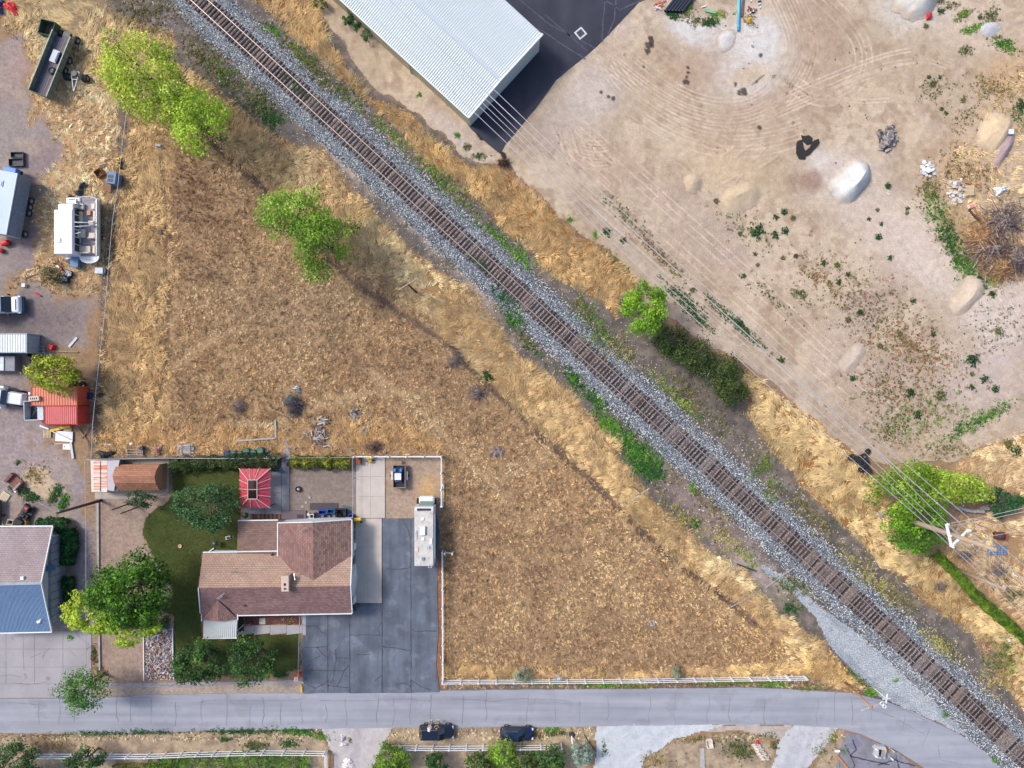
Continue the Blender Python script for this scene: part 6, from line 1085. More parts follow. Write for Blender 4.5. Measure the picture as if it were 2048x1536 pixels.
for sy in (-1, 1):
    for i in range(9): x0 = -L2 + i * .92; slab(t, 'side_panel', x0 + .03, sy * W2_, 1.05, x0 + .89, sy * (W2_ + .04), 2.0, M('side_grey_green', C(120, 128, 124), .8, .2, 2)); slab(t, 'rib', x0 - .03, sy * (W2_ + .01), 1.0, x0 + .03, sy * (W2_ + .10), 2.05, grn)
    slab(t, 'top_rail', -L2, sy * (W2_ - .02), 2.0, L2, sy * (W2_ + .1), 2.07, M('pale_green', C(170, 180, 160), .7, .1))
slab(t, 'tailgate', -L2 - .06, -W2_, 1.05, -L2, W2_, 1.9, grn); slab(t, 'chassis', -L2, -.45, .75, L2 + .6, .45, 1.15, dkmet)
for x in (.1, 1.5, L2 + .2):
    for sy in (-1, 1): wheel(t, x, sy * (W2_ - .15), .5, .4)
t = at('steel_box', 'dark green open steel box body beside the front of the army truck bed', 'box', 92, 54, ang(78, 70, 86, 38), top=1.6)
for a in ((-.95, -.95, -.89, .95), (.89, -.95, .95, .95), (-.95, -.95, .95, -.89), (-.95, .89, .95, .95)): slab(t, 'side', a[0], a[1], .4, a[2], a[3], 1.6, M('box_green', C(66, 96, 78), .7, .15))
slab(t, 'floor', -.9, -.9, .42, .9, .9, .5, M('rust_brown', C(120, 98, 86), .9, .3)); slab(t, 'fender', -1.9, -.5, .5, -.98, .2, .9, M('light_green_grey', C(150, 168, 146), .7)); wheel(t, -.6, -1.0, .4, .25)
t = at('plastic_sheet', 'grey-white sheet lying on the plank bed of the army truck', 'sheet', 110, 113, ang(74.5, 185, 122.5, 66), z=1.24, top=1.3); mb = MB(); mb.box((0, 0, .1), (1.6, .9, .18)); mb.build('cover', M('pale_blue_sheet', C(188, 198, 208), .5, .1), t); slab(t, 'blue_crate', -.7, -.75, .02, .6, -.5, .5, M('navy', C(46, 62, 104), .6))
def tyre(label, px, py, z=0.0, r=.42, rz=0, group=None, tilt=0, rimmed=True, w=.26, name='tyre'):
    q = P(px, py, z + .2); t = thing(name, label, 'tyre', (q.x, q.y, z), rz, group); mb = MB(); mb.lathe((0, 0, w / 2), [(r * .55, -w / 2), (r * .92, -w / 2), (r, -w * .3), (r, w * .3), (r * .92, w / 2), (r * .55, w / 2), (r * .5, 0), (r * .55, -w / 2)], 18); mb.build('tread', rubber, t, smooth=True)
    if rimmed: mb = MB(); mb.lathe((0, 0, w / 2), [(0, 0), (r * .2, .06), (r * .3, 0), (r * .56, .08)], 14); mb.build('rim', grey, t)
    t.rotation_euler = (tilt, 0, rz); return t
tyre('round spare wheel lying on the plank bed of the army truck', 103, 141, 1.28, .48)
t = at('axle_trailer', 'grey A-frame axle dolly with fat black tyres beside the army truck', 'trailer', 157, 158, ang(157, 150, 154, 190))
for p in (((-.6, -.55), (2.0, 0)), ((-.6, .55), (2.0, 0)), ((-.6, -.55), (-.6, .55)), ((.4, -.35), (.4, .35))): mb = MB(); mb.tube([(p[0][0], p[0][1], .8), (p[1][0], p[1][1], .8)], .07, 6); mb.build('frame_bar', grey, t)
for y in (-1.35, -.95, .95, 1.35): wheel(t, 0, y, .48, .34)
mb = MB(); mb.cyl((-.3, 0, .95), .38, .25, 16); mb.build('spare_hub', dkmet, t)
def crumple(name, label, cat, px, py, rx, ry, h, mat, seed=1, rot=0):
    t = at(name, label, cat, px, py, rot); g = np.random.default_rng(seed); n = 15; u = np.linspace(-1, 1, n); Xx, Yy = np.meshgrid(u, u, indexing='ij'); r = np.maximum(abs(Xx), abs(Yy)); a = np.arctan2(Yy, Xx)
    k = 1 + .25 * np.sin(3 * a + seed) + .12 * g.normal(size=Xx.shape); z = (h * (1 - r ** 2) * (.5 + g.random(Xx.shape)) + .06).clip(0.01); npmesh('cloth', np.stack([Xx * rx / S * k, Yy * ry / S * k, z], -1).reshape(-1, 3), grid_faces(n, n)[:, ::-1], mat, None, None, t); return t
redp = M('red_plastic', C(226, 48, 56), .5, .1); bluep = M('blue_plastic', C(46, 84, 200), .5, .1); slb = M('slate_blue', C(96, 128, 168), .6, .12)
crumple('tarp', 'crumpled bright red tarp at the edge of the yard above the army truck', 'tarp', 24, 16, 16, 9, .5, redp, 3, -.6)
crumple('tarp', 'dark blue tarp bundle next to the red tarp', 'tarp', 1, 16, 9, 14, .6, M('navy_tarp', C(40, 56, 104), .6), 4)
def tub(label, px, py, w, l, h, rz, mat, name='tub', cat='tub', ridg=0, inner=None, group=None, z=-.04, lip=True):
    """open box: w by l pixels at the rim"""
    t = at(name, label, cat, px, py, rz, group, z, h); a, b = w / S / 2, l / S / 2; th = .05
    for q in ((-a, -b, -a + th, b), (a - th, -b, a, b), (-a + th, -b, a - th, -b + th), (-a + th, b - th, a - th, b)): slab(t, 'side', q[0], q[1], 0, q[2], q[3], h, mat)
    slab(t, 'base', -a + th, -b + th, .02, a - th, b - th, .1, inner or mat)
    for i in range(ridg): y = -b + th + (i + .5) * (2 * b - 2 * th) / ridg; slab(t, 'ridge', -a + .1, y - .03, .1, a - .1, y + .03, .14, mat)
    return t
tub('dark grey pickup bed liner with rounded rim, nearer the top of the yard', 33, 309, 25, 11, .45, 0, M('bedliner', C(62, 66, 78), .6), 'bed_liner', 'bed liner', 4); tub('ribbed dark grey bed liner lying just below the other one', 31, 324, 29, 15, .45, .05, M('bedliner', C(62, 66, 78), .6), 'bed_liner', 'bed liner', 5)
def pallet(label, px, py, w, l, rz=0, n=7, z=0.0, mat=None, group=None):
    mat = mat or M('pallet_wood', C(214, 192, 156), .85, .15, 5); t = at('pallet', label, 'pallet', px, py, rz, group, z - .04); a, b = w / S / 2, l / S / 2
    for i in range(n): x = -a + (i + .5) * 2 * a / n; slab(t, 'slat', x - a / n * .62, -b, .12, x + a / n * .62, b, .15, mat)
    for y in (-b, -.05, b - .1): slab(t, 'runner', -a, y, 0, a, y + .1, .12, mat)
    return t
# semi-trailer on the left edge
t = at('semi_trailer', 'pale blue-grey box semi-trailer with rivet line, partly out of frame', 'trailer', 8, 405, ang(14, 472, 37, 347), top=3.6); lt = M('trailer_roof', C(176, 194, 216), .5, .06, .7)
slab(t, 'box_body', -3.95, -.95, 1.0, 3.95, 2.6, 3.6, lt); slab(t, 'edge_rail', -3.95, -1.0, 3.5, 3.95, -.9, 3.66, M('edge_pale', C(204, 214, 226), .5)); slab(t, 'side_skirt', -3.9, -1.06, 1.1, 3.9, -.98, 3.4, M('side_slate', C(112, 128, 150), .6))
for i in range(26): mb = MB(); mb.cyl((-3.8 + i * .3, -.82, 3.67), .03, .02, 6); mb.build('rivet', white, t)
for x in (-3.2, -.4, .4, 1.2): wheel(t, x, -1.0, .5, .35)
slab(t, 'logo', 1.9, .5, 3.605, 2.7, .62, 3.62, M('navy_mark', C(56, 76, 130), .6)); slab(t, 'logo_bar', 2.0, .72, 3.605, 2.55, .78, 3.62, MATS['navy_mark'])
bl_ = M('bright_blue', C(60, 130, 214), .5, .1); t = at('truck_cab', 'bright blue truck parts showing at the front of the pale semi-trailer', 'truck', 32, 352, ang(14, 472, 37, 347), top=1.6); slab(t, 'fender', -.9, -.8, .7, 0, .2, 1.5, bl_, .08); slab(t, 'hood', .2, .1, .8, 1.0, 1.8, 1.7, bl_, .1); slab(t, 'frame', -1.5, 0, .5, .9, .8, .7, dkmet); wheel(t, -.9, -.4, .5, .3)
t = at('gas_cylinder', 'red rounded tank at the tail of the semi-trailer, yard side', 'tank', 15, 487, .3); mb = MB(); mb.lathe((0, 0, .45), [(0, -.55), (.3, -.5), (.36, -.3), (.36, .3), (.3, .5), (0, .55)], 14, 0, 'x'); mb.build('tank', redp, t, smooth=True); slab(t, 'cradle', -.4, -.3, 0, .4, .3, .15, dkmet)
t = at('gas_cylinder', 'red tank at the picture edge below the semi-trailer', 'tank', 2, 501, -.3); mb = MB(); mb.lathe((0, 0, .35), [(0, -.5), (.25, -.45), (.3, -.3), (.3, .3), (.25, .45), (0, .5)], 14, 0, 'x'); mb.build('tank', redp, t, smooth=True); slab(t, 'cradle', -.4, -.25, 0, .4, .25, .12, dkmet)
# shuttle bus, boat and things around
wb = M('bus_white', C(236, 240, 246), .35, .03, .5, coat=.3, bm=0); bs = at('shuttle_bus', 'white shuttle bus with squared roof parked against the pontoon boat', 'bus', 132, 455, math.pi / 2, top=0)
k_ = lambda x, y, z: (P(x, y, z) - Vector((bs.location.x, bs.location.y, 0)))
a, b = k_(107, 508, 2.9), k_(144, 414, 2.9); x0, x1 = a.y, b.y; yl, yr = -a.x, -b.x
bd = slab(bs, 'body', x0, yr, .5, x1 - .3, yl, 2.9, wb, .12); slab(bs, 'roof_step', x1 - .3, yr + .1, .5, x1 + .5, yl - .35, 2.6, wb, .1)
hd = slab(bs, 'hood', x1 + .5, yr - .05, .5, x1 + 1.7, yl - .5, 1.35, wb, .2); slab(hd, 'grille', x1 + 1.3, yr + .3, 1.36, x1 + 1.45, yl - .9, 1.39, M('blue_grey_grille', C(110, 130, 160), .5)); slab(bs, 'windshield', x1 + .42, yr + .15, 1.35, x1 + .7, yl - .6, 2.2, M('green_glass', C(120, 140, 130), .2, .05), .05)
for i in range(6): slab(bs, 'window', x0 + .5 + i * .95, yr - .02, 1.45, x0 + 1.32 + i * .95, yr - .05, 2.4, glass)
for x in (x0 + 1.2, x1 + .9):
    for y in (yr + .1, yl - .15): wheel(bs, x, y, .4, .25)
slab(bs, 'rear_bumper', x0 - .25, yr + .2, .5, x0, yl - .2, .75, wb); ht = slab(bs, 'roof_hatch', x0 + 1.4, yl - .95, 2.9, x0 + 2.1, yl - .35, 2.96, grey); slab(ht, 'lid', x0 + 1.5, yl - .85, 2.96, x0 + 2.0, yl - .45, 3.0, white)
for y in (yr - .25,): mb = MB(); mb.tube([(x1 + .4, yr, 1.5), (x1 + .6, y, 1.6)], .03, 5); mb.build('mirror_arm', black, bs); slab(bs, 'mirror', x1 + .52, y - .1, 1.4, x1 + .62, y + .05, 1.8, black)
for (px_, py_, px2, py2) in ((146, 431, 160, 437), (146, 452, 160, 456), (150, 470, 160, 462)): mb = MB(); mb.tube([k_(px_, py_, 1.8).yxz if False else (k_(px_, py_, 1.8).y, -k_(px_, py_, 1.8).x, 1.8), (k_(px2, py2, 1.8).y, -k_(px2, py2, 1.8).x, 1.8)], .04, 6); mb.build('rack_bar', white, bs)
bt = at('pontoon_boat', 'white pontoon boat with cream seats on a trailer beside the bus', 'boat', 188, 458, math.pi / 2, z=.0); cream = M('cream_vinyl', C(220, 208, 194), .6, .1, 2); deckm = M('grey_carpet', C(160, 154, 164), .9, .1, 2)
BL, BW = 3.8, 1.35
for s_ in (-1, 1): mb = MB(); mb.tube([(-BL - .2, s_ * .95, .65), (BL - .6, s_ * .95, .65), (BL + .1, s_ * .95, .8)], [.3, .3, .05], 14); mb.build('pontoon', chrome, bt, smooth=True)
slab(bt, 'deck', -BL, -BW, .95, BL, BW, 1.05, deckm); dp = [(-BL - .9 + .35 * math.cos(a_), 1.2 * math.sin(a_)) for a_ in [math.pi / 2 + math.pi * i / 12 for i in range(13)]]
mb = MB(); mb.prism([(-BL, 1.3)] + [(-BL - .15 - .75 * math.sin(math.pi * i / 12), 1.25 * math.cos(math.pi * i / 12)) for i in range(13)] + [(-BL, -1.3)], .95, 1.05); mb.build('swim_platform', white, bt)
for i, (x, y) in enumerate([(-BL - .5, -.5), (-BL - .35, .3), (-BL - .25, .9), (-BL - .3, -1.0)]): mb = MB(); mb.cyl((x, y, 1.06), .04, .02, 8); mb.build('deck_hole', black, bt)
for a in ((-BL, BW - .04, BL - .4, BW), (-BL, -BW, BL - .4, -BW + .04)): slab(bt, 'side_rail_panel', a[0], a[1], 1.05, a[2], a[3], 1.7, M('rail_white', C(226, 230, 238), .4)); mb = MB(); mb.tube([(a[0], (a[1] + a[3]) / 2, 1.74), (a[2], (a[1] + a[3]) / 2, 1.74)], .04, 6); mb.build('rail', chrome, bt)
mb = MB(); mb.tube([(BL - .4, BW, 1.7), (BL - .05, BW - .3, 1.7), (BL, 0, 1.7), (BL - .05, -BW + .3, 1.7), (BL - .4, -BW, 1.7)], .05, 6); mb.build('bow_rail', white, bt)
def seat(x, y, w, l, back): 
    o = slab(bt, 'seat', x - w / 2, y - l / 2, 1.05, x + w / 2, y + l / 2, 1.5, cream, .06); bx, by = back; slab(o, 'backrest', x + (w / 2 - .14 if bx > 0 else -w / 2) if bx else x - w / 2, y + (l / 2 - .14 if by > 0 else -l / 2) if by else y - l / 2, 1.5, (x + w / 2 if bx > 0 else x - w / 2 + .14) if bx else x + w / 2, (y + l / 2 if by > 0 else y - l / 2 + .14) if by else y + l / 2, 1.85, cream, .05)
seat(2.6, .85, .75, .7, (0, 1)); seat(2.6, -.85, .75, .7, (0, -1)); seat(1.2, 1.0, 1.5, .55, (0, 1)); seat(1.3, -1.0, 1.4, .5, (0, -1)); seat(-.9, .75, 1.1, .8, (0, 1)); seat(-1.2, -.6, .8, .8, (-1, 0)); seat(-3.0, .35, 1.0, 1.5, (-1, 0)); seat(-3.0, -.95, 1.0, .55, (0, -1))
cn = slab(bt, 'console', .1, -.95, 1.05, .7, -.3, 1.75, cream, .08); mb = MB(); mb.lathe((.1, -.6, 1.8), [(.2, 0), (.23, .03), (.2, .06)], 16); mb.build('steering_wheel', dkmet, cn)
for q in ([(.4, 1.3, 1.8), (.3, 1.3, 2.7), (.2, -.9, 2.8), (.4, -1.3, 1.8)], [(.0, 1.3, 1.8), (-.3, 1.9, 2.5), (-.2, -.6, 2.7), (0, -1.3, 1.8)], [(-1.9, 1.9, 2.2), (-1.2, 1.2, 2.5), (-1.0, .2, 2.5)]): mb = MB(); mb.tube(smooth_line(q, 2), .045, 6); mb.build('canopy_frame', white, bt)
slab(bt, 'folded_canopy', -2.35, -1.2, 1.7, -2.25, 1.4, 1.85, black); slab(bt, 'cooler', 1.5, -.35, 1.05, 2.1, .1, 1.4, M('orange_brown', C(206, 140, 80), .6))
for x in (.3, -.8):
    for s_ in (-1, 1): wheel(bt, x, s_ * 1.15, .32, .2)
mb = MB(); mb.tube([(BL - .2, .45, .45), (BL + 1.2, 0, .5), (BL - .2, -.45, .45)], .06, 6); mb.tube([(BL + 1.2, 0, .5), (BL + 1.9, 0, .5)], .06, 6); mb.build('trailer_tongue', black, bt); slab(bt, 'trailer_frame', -BL, -.6, .3, BL, .6, .4, dkmet)
t = at('cabinet', 'blue-grey cabinet with four dark openings near the boat hitch', 'cabinet', 222, 355, -.15, top=1.5); slab(t, 'carcass', -.55, -.75, 0, .55, .75, 1.5, slb)
for x in (-.25, .12):
    for y in (-.55, -.05): slab(t, 'opening', x - .16, y, 1.505, x + .14, y + .4, 1.52, black)
t = at('plywood_sheet', 'brown plywood board leaning against the blue cabinet', 'board', 217, 374, -.35); mb = MB(); mb.box((0, 0, .4), (1.1, 1.35, .04), rx=.35); mb.build('sheet', M('ply_brown', C(150, 112, 84), .8, .1), t)
tub('rusty brown open crate near the blue cabinet', 196, 345, 15, 15, .7, .6, M('rust_tan', C(166, 110, 66), .9, .25), 'crate', 'crate', inner=M('rust_dark', C(110, 72, 50), .9)); board('rust_panel', 'flat brownish panel above the rusty crate', [(200, 334), (216, 328)], .45, .05, M('rust_brown', C(120, 98, 86), .9, .3), 0)
for i, (y, r_) in enumerate([(322, .3), (332, .33)]): t = at('jack_stand', ['upper yellow and black tool on the fence line', 'lower yellow and black tool on the fence line'][i], 'tool', 238, y, .2 + i * .5); slab(t, 'body', -.18, -.3, 0, .2, .3, .4, M('yellow_paint', C(228, 180, 56), .6)); slab(t, 'grip', -.1, -.42, .1, .12, -.28, .5, black); mb = MB(); mb.cyl((0, 0, .45), .1, .12, 10); mb.build('cap', black, t)
for i, (x, y, a_, lb) in enumerate([(166, 372, -.9, 'black seat cushion lying in the straw'), (160, 386, .5, 'crumpled dark grey cover next to the black cushion')]): crumple('cushion' if not i else 'cover', lb, 'cushion' if not i else 'cover', x, y, 9 if i else 5, 7 if i else 9, .45, M('charcoal', C(78, 80, 92), .8, .15), 6 + i, a_)
tyre('grey tyre lying half hidden at the nose of the bus', 141, 397, 0, .42, rimmed=False)
t = at('cooler_box', 'blue plastic tub standing below the bus', 'tub', 148, 522, -.12, top=.9); slab(t, 'body', -.5, -.75, 0, .5, .75, .8, slb, .06); slab(t, 'lid', -.54, -.79, .8, .54, .79, .9, slb, .04); slab(t, 'side_box', -1.4, -.25, 0, -.6, .2, .4, black)
t = at('light_box', 'pale grey box with dark end under the yard cable', 'box', 199, 541, -.05, top=.6); slab(t, 'body', -.65, -.4, 0, .4, .4, .6, M('pale_steel', C(196, 206, 216), .5), .03); slab(t, 'motor', .42, -.25, 0, .75, .25, .5, black)
def rockbin(label, px, py, r, sq): 
    t = at('rock_crate' if sq else 'rock_basket', label, 'crate', px, py, .05, top=.5)
    if sq:
        for q in ((-r, -r * .7, -r + .06, r * .7), (r - .06, -r * .7, r, r * .7), (-r + .06, -r * .7, r - .06, -r * .7 + .06), (-r + .06, r * .7 - .06, r - .06, r * .7)): slab(t, 'side', q[0], q[1], 0, q[2], q[3], .5, black)
    else: mb = MB(); mb.lathe((0, 0, 0), [(r * .9, 0), (r, .45), (r * .94, .45), (r * .86, .02)], 18); mb.build('wall', black, t)
    for i in range(26): mb = MB(); a_ = R.random() * 6.28; q = r * .82 * R.random() ** .5; mb.lathe((q * math.cos(a_), q * math.sin(a_) * (.75 if sq else 1), .42 + R.random() * .06), [(0, -.08), (.09, -.03), (.1, .03), (0, .08)], 5); mb.build('stone', M('pale_rock', C(214, 214, 220), .9, .2, 5), t)
rockbin('black square crate full of pale stones by the olive bush', 124, 558, .68, True); rockbin('round basket of pale stones beside the square crate', 135, 547, .5, False)
t = at('scooter', 'small toppled scooter with red and white parts', 'scooter', 119, 534, -.7); mb = MB(); mb.tube([(-.7, 0, .2), (.7, 0, .25)], .07, 6); mb.build('deck', dkmet, t); slab(t, 'fairing', -.2, -.15, .2, .25, .15, .5, white, .04); slab(t, 'guard', .35, -.12, .15, .6, .12, .4, redp); wheel(t, -.7, 0, .2, .08); wheel(t, .75, 0, .2, .08)
t = at('branch', 'long bare fallen branch in the straw left of the crates', 'branch', 72, 545); mb = MB(); mb.tube([tuple(P(x, y, .1) - Vector((t.location.x, t.location.y, 0))) for x, y in ((48, 557), (60, 552), (74, 548), (84, 540), (98, 529))], [.06, .06, .05, .05, .03], 6); mb.tube([tuple(P(x, y, .1) - Vector((t.location.x, t.location.y, 0))) for x, y in ((80, 543), (88, 545), (93, 546))], .03, 5); mb.build('limb', M('dry_branch', C(150, 130, 116), .9), t)
t = at('white_chair', 'small white plastic stool in the straw near the cab of the box truck', 'stool', 50, 571); slab(t, 'seat', -.2, -.22, .35, .22, .22, .42, white); [slab(t, 'leg', x, y, 0, x + .05, y + .05, .35, white) for x in (-.2, .16) for y in (-.22, .16)]
# box truck
t = at('box_truck', 'white box truck cab with blue-tinted windshield at the picture edge', 'truck', 26, 612, .03); wc = M('truck_white', C(226, 236, 246), .35, .04, .5, coat=.3, bm=0)
slab(t, 'cargo_box', -4, -1.2, .7, -1.5, 1.35, 3.1, wc); slab(t, 'cab_roof', -1.45, -1.0, 1.9, -.1, 1.05, 2.25, wc, .12); cb = slab(t, 'cab', -1.5, -1.05, .5, .2, 1.1, 1.9, wc, .12); mb = MB(); mb.add([(-.15, -.95, 2.15), (-.15, 1.0, 2.15), (.75, 1.05, 1.45), (.75, -1.0, 1.45), (-.15, -.95, 1.45), (-.15, 1.0, 1.45)], [(0, 1, 2, 3), (4, 5, 1, 0), (0, 3, 4), (1, 5, 2)]); mb.build('windshield', glass, t)
slab(t, 'hood', .2, -1.05, .5, 1.7, 1.1, 1.42, wc, .25); slab(t, 'bumper', 1.6, -1.1, .4, 1.95, 1.15, .8, M('blue_black', C(60, 80, 110), .5), .08); slab(t, 'hood_vent', 1.25, -.7, 1.43, 1.38, .7, 1.45, black)
for y in (-1.0, 1.05): slab(t, 'headlight', 1.4, y - .12, .9, 1.75, y + .12, 1.2, M('lamp_glass', C(206, 226, 240), .2)); wheel(t, 1.0, y, .42, .26); slab(t, 'mirror', .4, y * 1.25 - .1, 1.2, .55, y * 1.25 + .1, 1.7, black)
t = at('roll_pipe', 'bright red bent pipe fitting lying by the box truck', 'pipe', 76, 589, -.3); mb = MB(); mb.tube([(-.5, .1, .1), (0, 0, .15), (.45, -.1, .1)], .1, 7); mb.build('body', redp, t)
t = at('plastic_bin', 'bright red plastic bin turned over near the white container', 'bin', 100, 694, -.4, top=.5); mb = MB(); mb.box((0, 0, .3), (.75, .8, .6), top=.8, topx=.8); mb.build('body', redp, t, bevel=.04); slab(t, 'rim', -.42, -.45, 0, .42, .45, .06, redp)
board('lumber', 'long pale timber plank on the ground beyond the red bin', [(100, 702), (156, 704)], .14, .1, wood); board('scrap_strip', 'tilted grey metal strip lying across the yard edge', [(138, 694), (154, 675)], .3, .06, M('pale_steel', C(196, 206, 216), .5)); 
t = at('folded_dolly', 'silver equipment on the tongue of the white container', 'frame', 84, 700); [slab(t, 'bar', -.6, y, .3, .6, y + .08, .4, chrome) for y in (-.4, 0, .4)]; slab(t, 'plate', .3, -.4, .2, .5, .45, .3, grey)
t = at('truck_canopy', 'dark grey pickup canopy with white rounded lid at the picture edge', 'canopy', 10, 727, top=1.3); slab(t, 'shell', -2.5, -1.0, .2, 1.25, 1.0, 1.3, M('canopy_grey', C(128, 132, 144), .5), .08); slab(t, 'lid', -2.5, -.92, 1.3, -.1, .92, 1.42, M('canopy_white', C(214, 222, 230), .5), .06)
for i, (x, y, lb, m_, w, l, h) in enumerate([(64, 722, 'slate-grey crate with handle in the clutter by the yellow-green tree', M('charcoal', C(78, 80, 92), .8, .15), 12, 9, .5), (80, 719, 'black cylinder-topped crate in the yard clutter', black, 18, 9, .6), (81, 731, 'grey tilted tub in the yard clutter', M('steel_blue', C(104, 122, 138), .6), 16, 11, .5), (62, 711, 'black engine part below the white container', black, 16, 7, .4), (61, 745, 'dark red mower deck in the yard clutter', M('dark_red', C(176, 36, 46), .5), 18, 14, .5)]): tub(lb, x, y, w, l, h, R.uniform(-.3, .3), m_, 'junk_crate', 'crate', 2, black)
t = at('hand_cart', 'white and red cart half under the yellow-green tree', 'cart', 76, 750, .4); slab(t, 'tray', -.5, -.3, .35, .5, .3, .45, white); wheel(t, -.3, -.35, .2, .08); wheel(t, -.3, .35, .2, .08); mb = MB(); mb.tube([(.5, .2, .45), (1.0, .2, .9), (1.0, -.2, .9), (.5, -.2, .45)], .03, 5); mb.build('handle', redp, t)
t = at('fuel_can', 'small red can perched by the dark shrub at the containers', 'can', 149, 742, .2, top=.5); slab(t, 'body', -.22, -.2, 0, .22, .2, .55, redp, .04); mb = MB(); mb.cyl((.1, 0, .6), .05, .12, 8); mb.build('spout', black, t)
tyre('orange-red wheel leaning at the corner of the salmon container', 165, 768, 0, .45, tilt=.4); 
t = at('parts_bin', 'blue-and-black machine parts behind the container end', 'machinery', 181, 790); slab(t, 'block', -.3, -.5, 0, .35, .3, .5, M('navy_tarp', C(40, 56, 104), .6), .03); mb = MB(); mb.tube([(-.2, -.3, .5), (.9, -.2, .6), (1.6, .1, .4)], .06, 6); mb.build('rod', dkmet, t); mb = MB(); mb.cyl((1.5, .1, .3), .25, .3, 12); mb.build('drum', black, t)
# conventional tractor unit and dump box
t = at('tractor_unit', 'white long-nosed tractor truck parked by the open dump box', 'truck', 25, 794, -.14); slab(t, 'sleeper', -2.6, -1.0, .8, -1.5, 1.0, 2.6, wc, .15); slab(t, 'cab', -1.5, -.95, .8, -.2, .95, 2.3, wc, .15); mb = MB(); mb.add([(-.25, -.9, 2.25), (-.25, .9, 2.25), (.25, .9, 1.6), (.25, -.9, 1.6)], [(0, 1, 2, 3)]); mb.build('windshield', glass, t)
mb = MB(); mb.box((1.3, 0, 1.15), (2.3, 1.7, .9), top=.85); mb.build('hood', wc, t, bevel=.15); [slab(t, 'vent', -1.2 + i * .0, -.3 + i * .2, 2.31, -.9, -.2 + i * .2, 2.34, black) for i in range(3)]; slab(t, 'visor', -.3, -.9, 2.2, 0, .9, 2.3, wc)
for y in (-1, 1): wheel(t, 1.3, y * .9, .5, .3); mb = MB(); mb.cyl((-.9, y * 1.15, .7), .3, 1.5, 14, 'x'); mb.build('fuel_tank', chrome, t, smooth=True); mb = MB(); mb.tube([(-.1, y * 1.0, 1.7), (.1, y * 1.35, 1.8)], .03, 5); mb.build('mirror_arm', chrome, t); slab(t, 'mirror', .05, y * 1.35 - .1, 1.5, .12, y * 1.35 + .1, 2.1, white)
slab(t, 'bumper', 2.5, -1.0, .4, 2.75, 1.0, .8, chrome)
t = at('dump_box', 'white open dump box with scrap inside, overlapping the pink container', 'skip', 66, 821, .03, top=2.2); gx = M('skip_inner', C(78, 86, 98), .7, .15)
for q in ((-1.2, -1.25, -1.12, 1.25), (.55, -1.25, 1.3, 1.25), (-1.12, -1.25, .55, -1.17), (-1.12, 1.17, .55, 1.25)): slab(t, 'side', q[0], q[1], .9, q[2], q[3], 2.25, M('skip_grey', C(196, 204, 214), .5))
slab(t, 'floor', -1.12, -1.17, .95, .55, 1.17, 1.05, gx); [slab(t, 'end_rib', 1.3, y, 1.1, 1.5, y + .35, 2.2, white) for y in (-1.1, -.2, .75)]; slab(t, 'tail_light', .5, -1.35, 1.9, .75, -1.26, 2.1, redp); slab(t, 'chassis', -1.2, -.5, .4, 1.3, .5, .9, dkmet)
for x in (-.6, .6):
    for y in (-1.0, 1.0): wheel(t, x, y, .45, .3)
for i in range(5): mb = MB(); mb.tube([(-.9 + .2 * i, -.9 + .3 * i, 1.15), (-.2 + .1 * i, .9 - .35 * i, 1.3)], .04, 5); mb.build('scrap_bar', grey, t)
t = at('tool_rack', 'cream slotted box on the container corner above the dump box', 'box', 69, 797, .05, z=2.62, top=2.8); slab(t, 'case', -.65, -.28, 0, .65, .28, .35, cream, .03); [slab(t, 'slot', -.45 + i * .25, -.12, .355, -.3 + i * .25, .12, .37, black) for i in range(4)]
pallet('wooden pallet lying beside the pink container', 95, 868, 15, 15, 1.57, 6); pallet('wooden pallet half under the yellow metalwork', 136, 856, 16, 12, 0, 7)
for i, (x0, y0, x1, y1) in enumerate([(103, 861, 124, 857), (122, 856, 143, 853)]): board('yellow_beam', ['long yellow lift beam beside the pallets', 'second yellow lift beam nearer the fence'][i], [(x0, y0), (x1, y1)], .3, .35, M('yellow_paint', C(228, 180, 56), .6), 0)
t = at('loose_sheet', 'big white door panel lying below the containers', 'panel', 129, 873, -.05); slab(t, 'sheet', -1.1, -.65, .1, 1.15, .7, .2, white); mb = MB(); mb.tube([(-1.6, .7, .35), (.9, -.3, .4)], .06, 5); mb.build('loose_bar', white, t)
t = at('loose_sheet', 'smaller white hatch panel with a dark hole beside the gutter', 'panel', 134, 893, -.05); slab(t, 'sheet', -.5, -.4, .05, .5, .4, .15, white); mb = MB(); mb.cyl((-.25, .0, .16), .07, .03, 10); mb.build('hole', black, t)
board('gutter_length', 'bright grey gutter length lying towards the drive', [(141, 878), (147, 917)], .32, .14, galv); board('lumber', 'dark-ended timber beam below the white door panel', [(98, 885), (140, 885)], .22, .18, M('brown_pole', C(164, 124, 88), .9, .15)); board('aluminium_strip', 'thin bright strip beside the dark-ended beam', [(110, 888), (143, 886)], .1, .08, chrome); board('scrap_strip', 'crooked white strip against the foot of the pink container', [(80, 851), (98, 858)], .2, .1, white)
for i, pts in enumerate([((156, 856), (168, 872), (176, 888), (178, 900)), ((162, 876), (172, 866), (176, 856))]): t = at('dead_branch', ['long bare branch beside the yard fence', 'short bare branch crossing the long one'][i], 'branch', *pts[1]); mb = MB(); mb.tube([tuple(P(x, y, .15) - Vector((t.location.x, t.location.y, 0))) for x, y in pts], [.09, .08, .06, .04][:len(pts)], 6); mb.build('limb', M('dry_branch', C(150, 130, 116), .9), t)
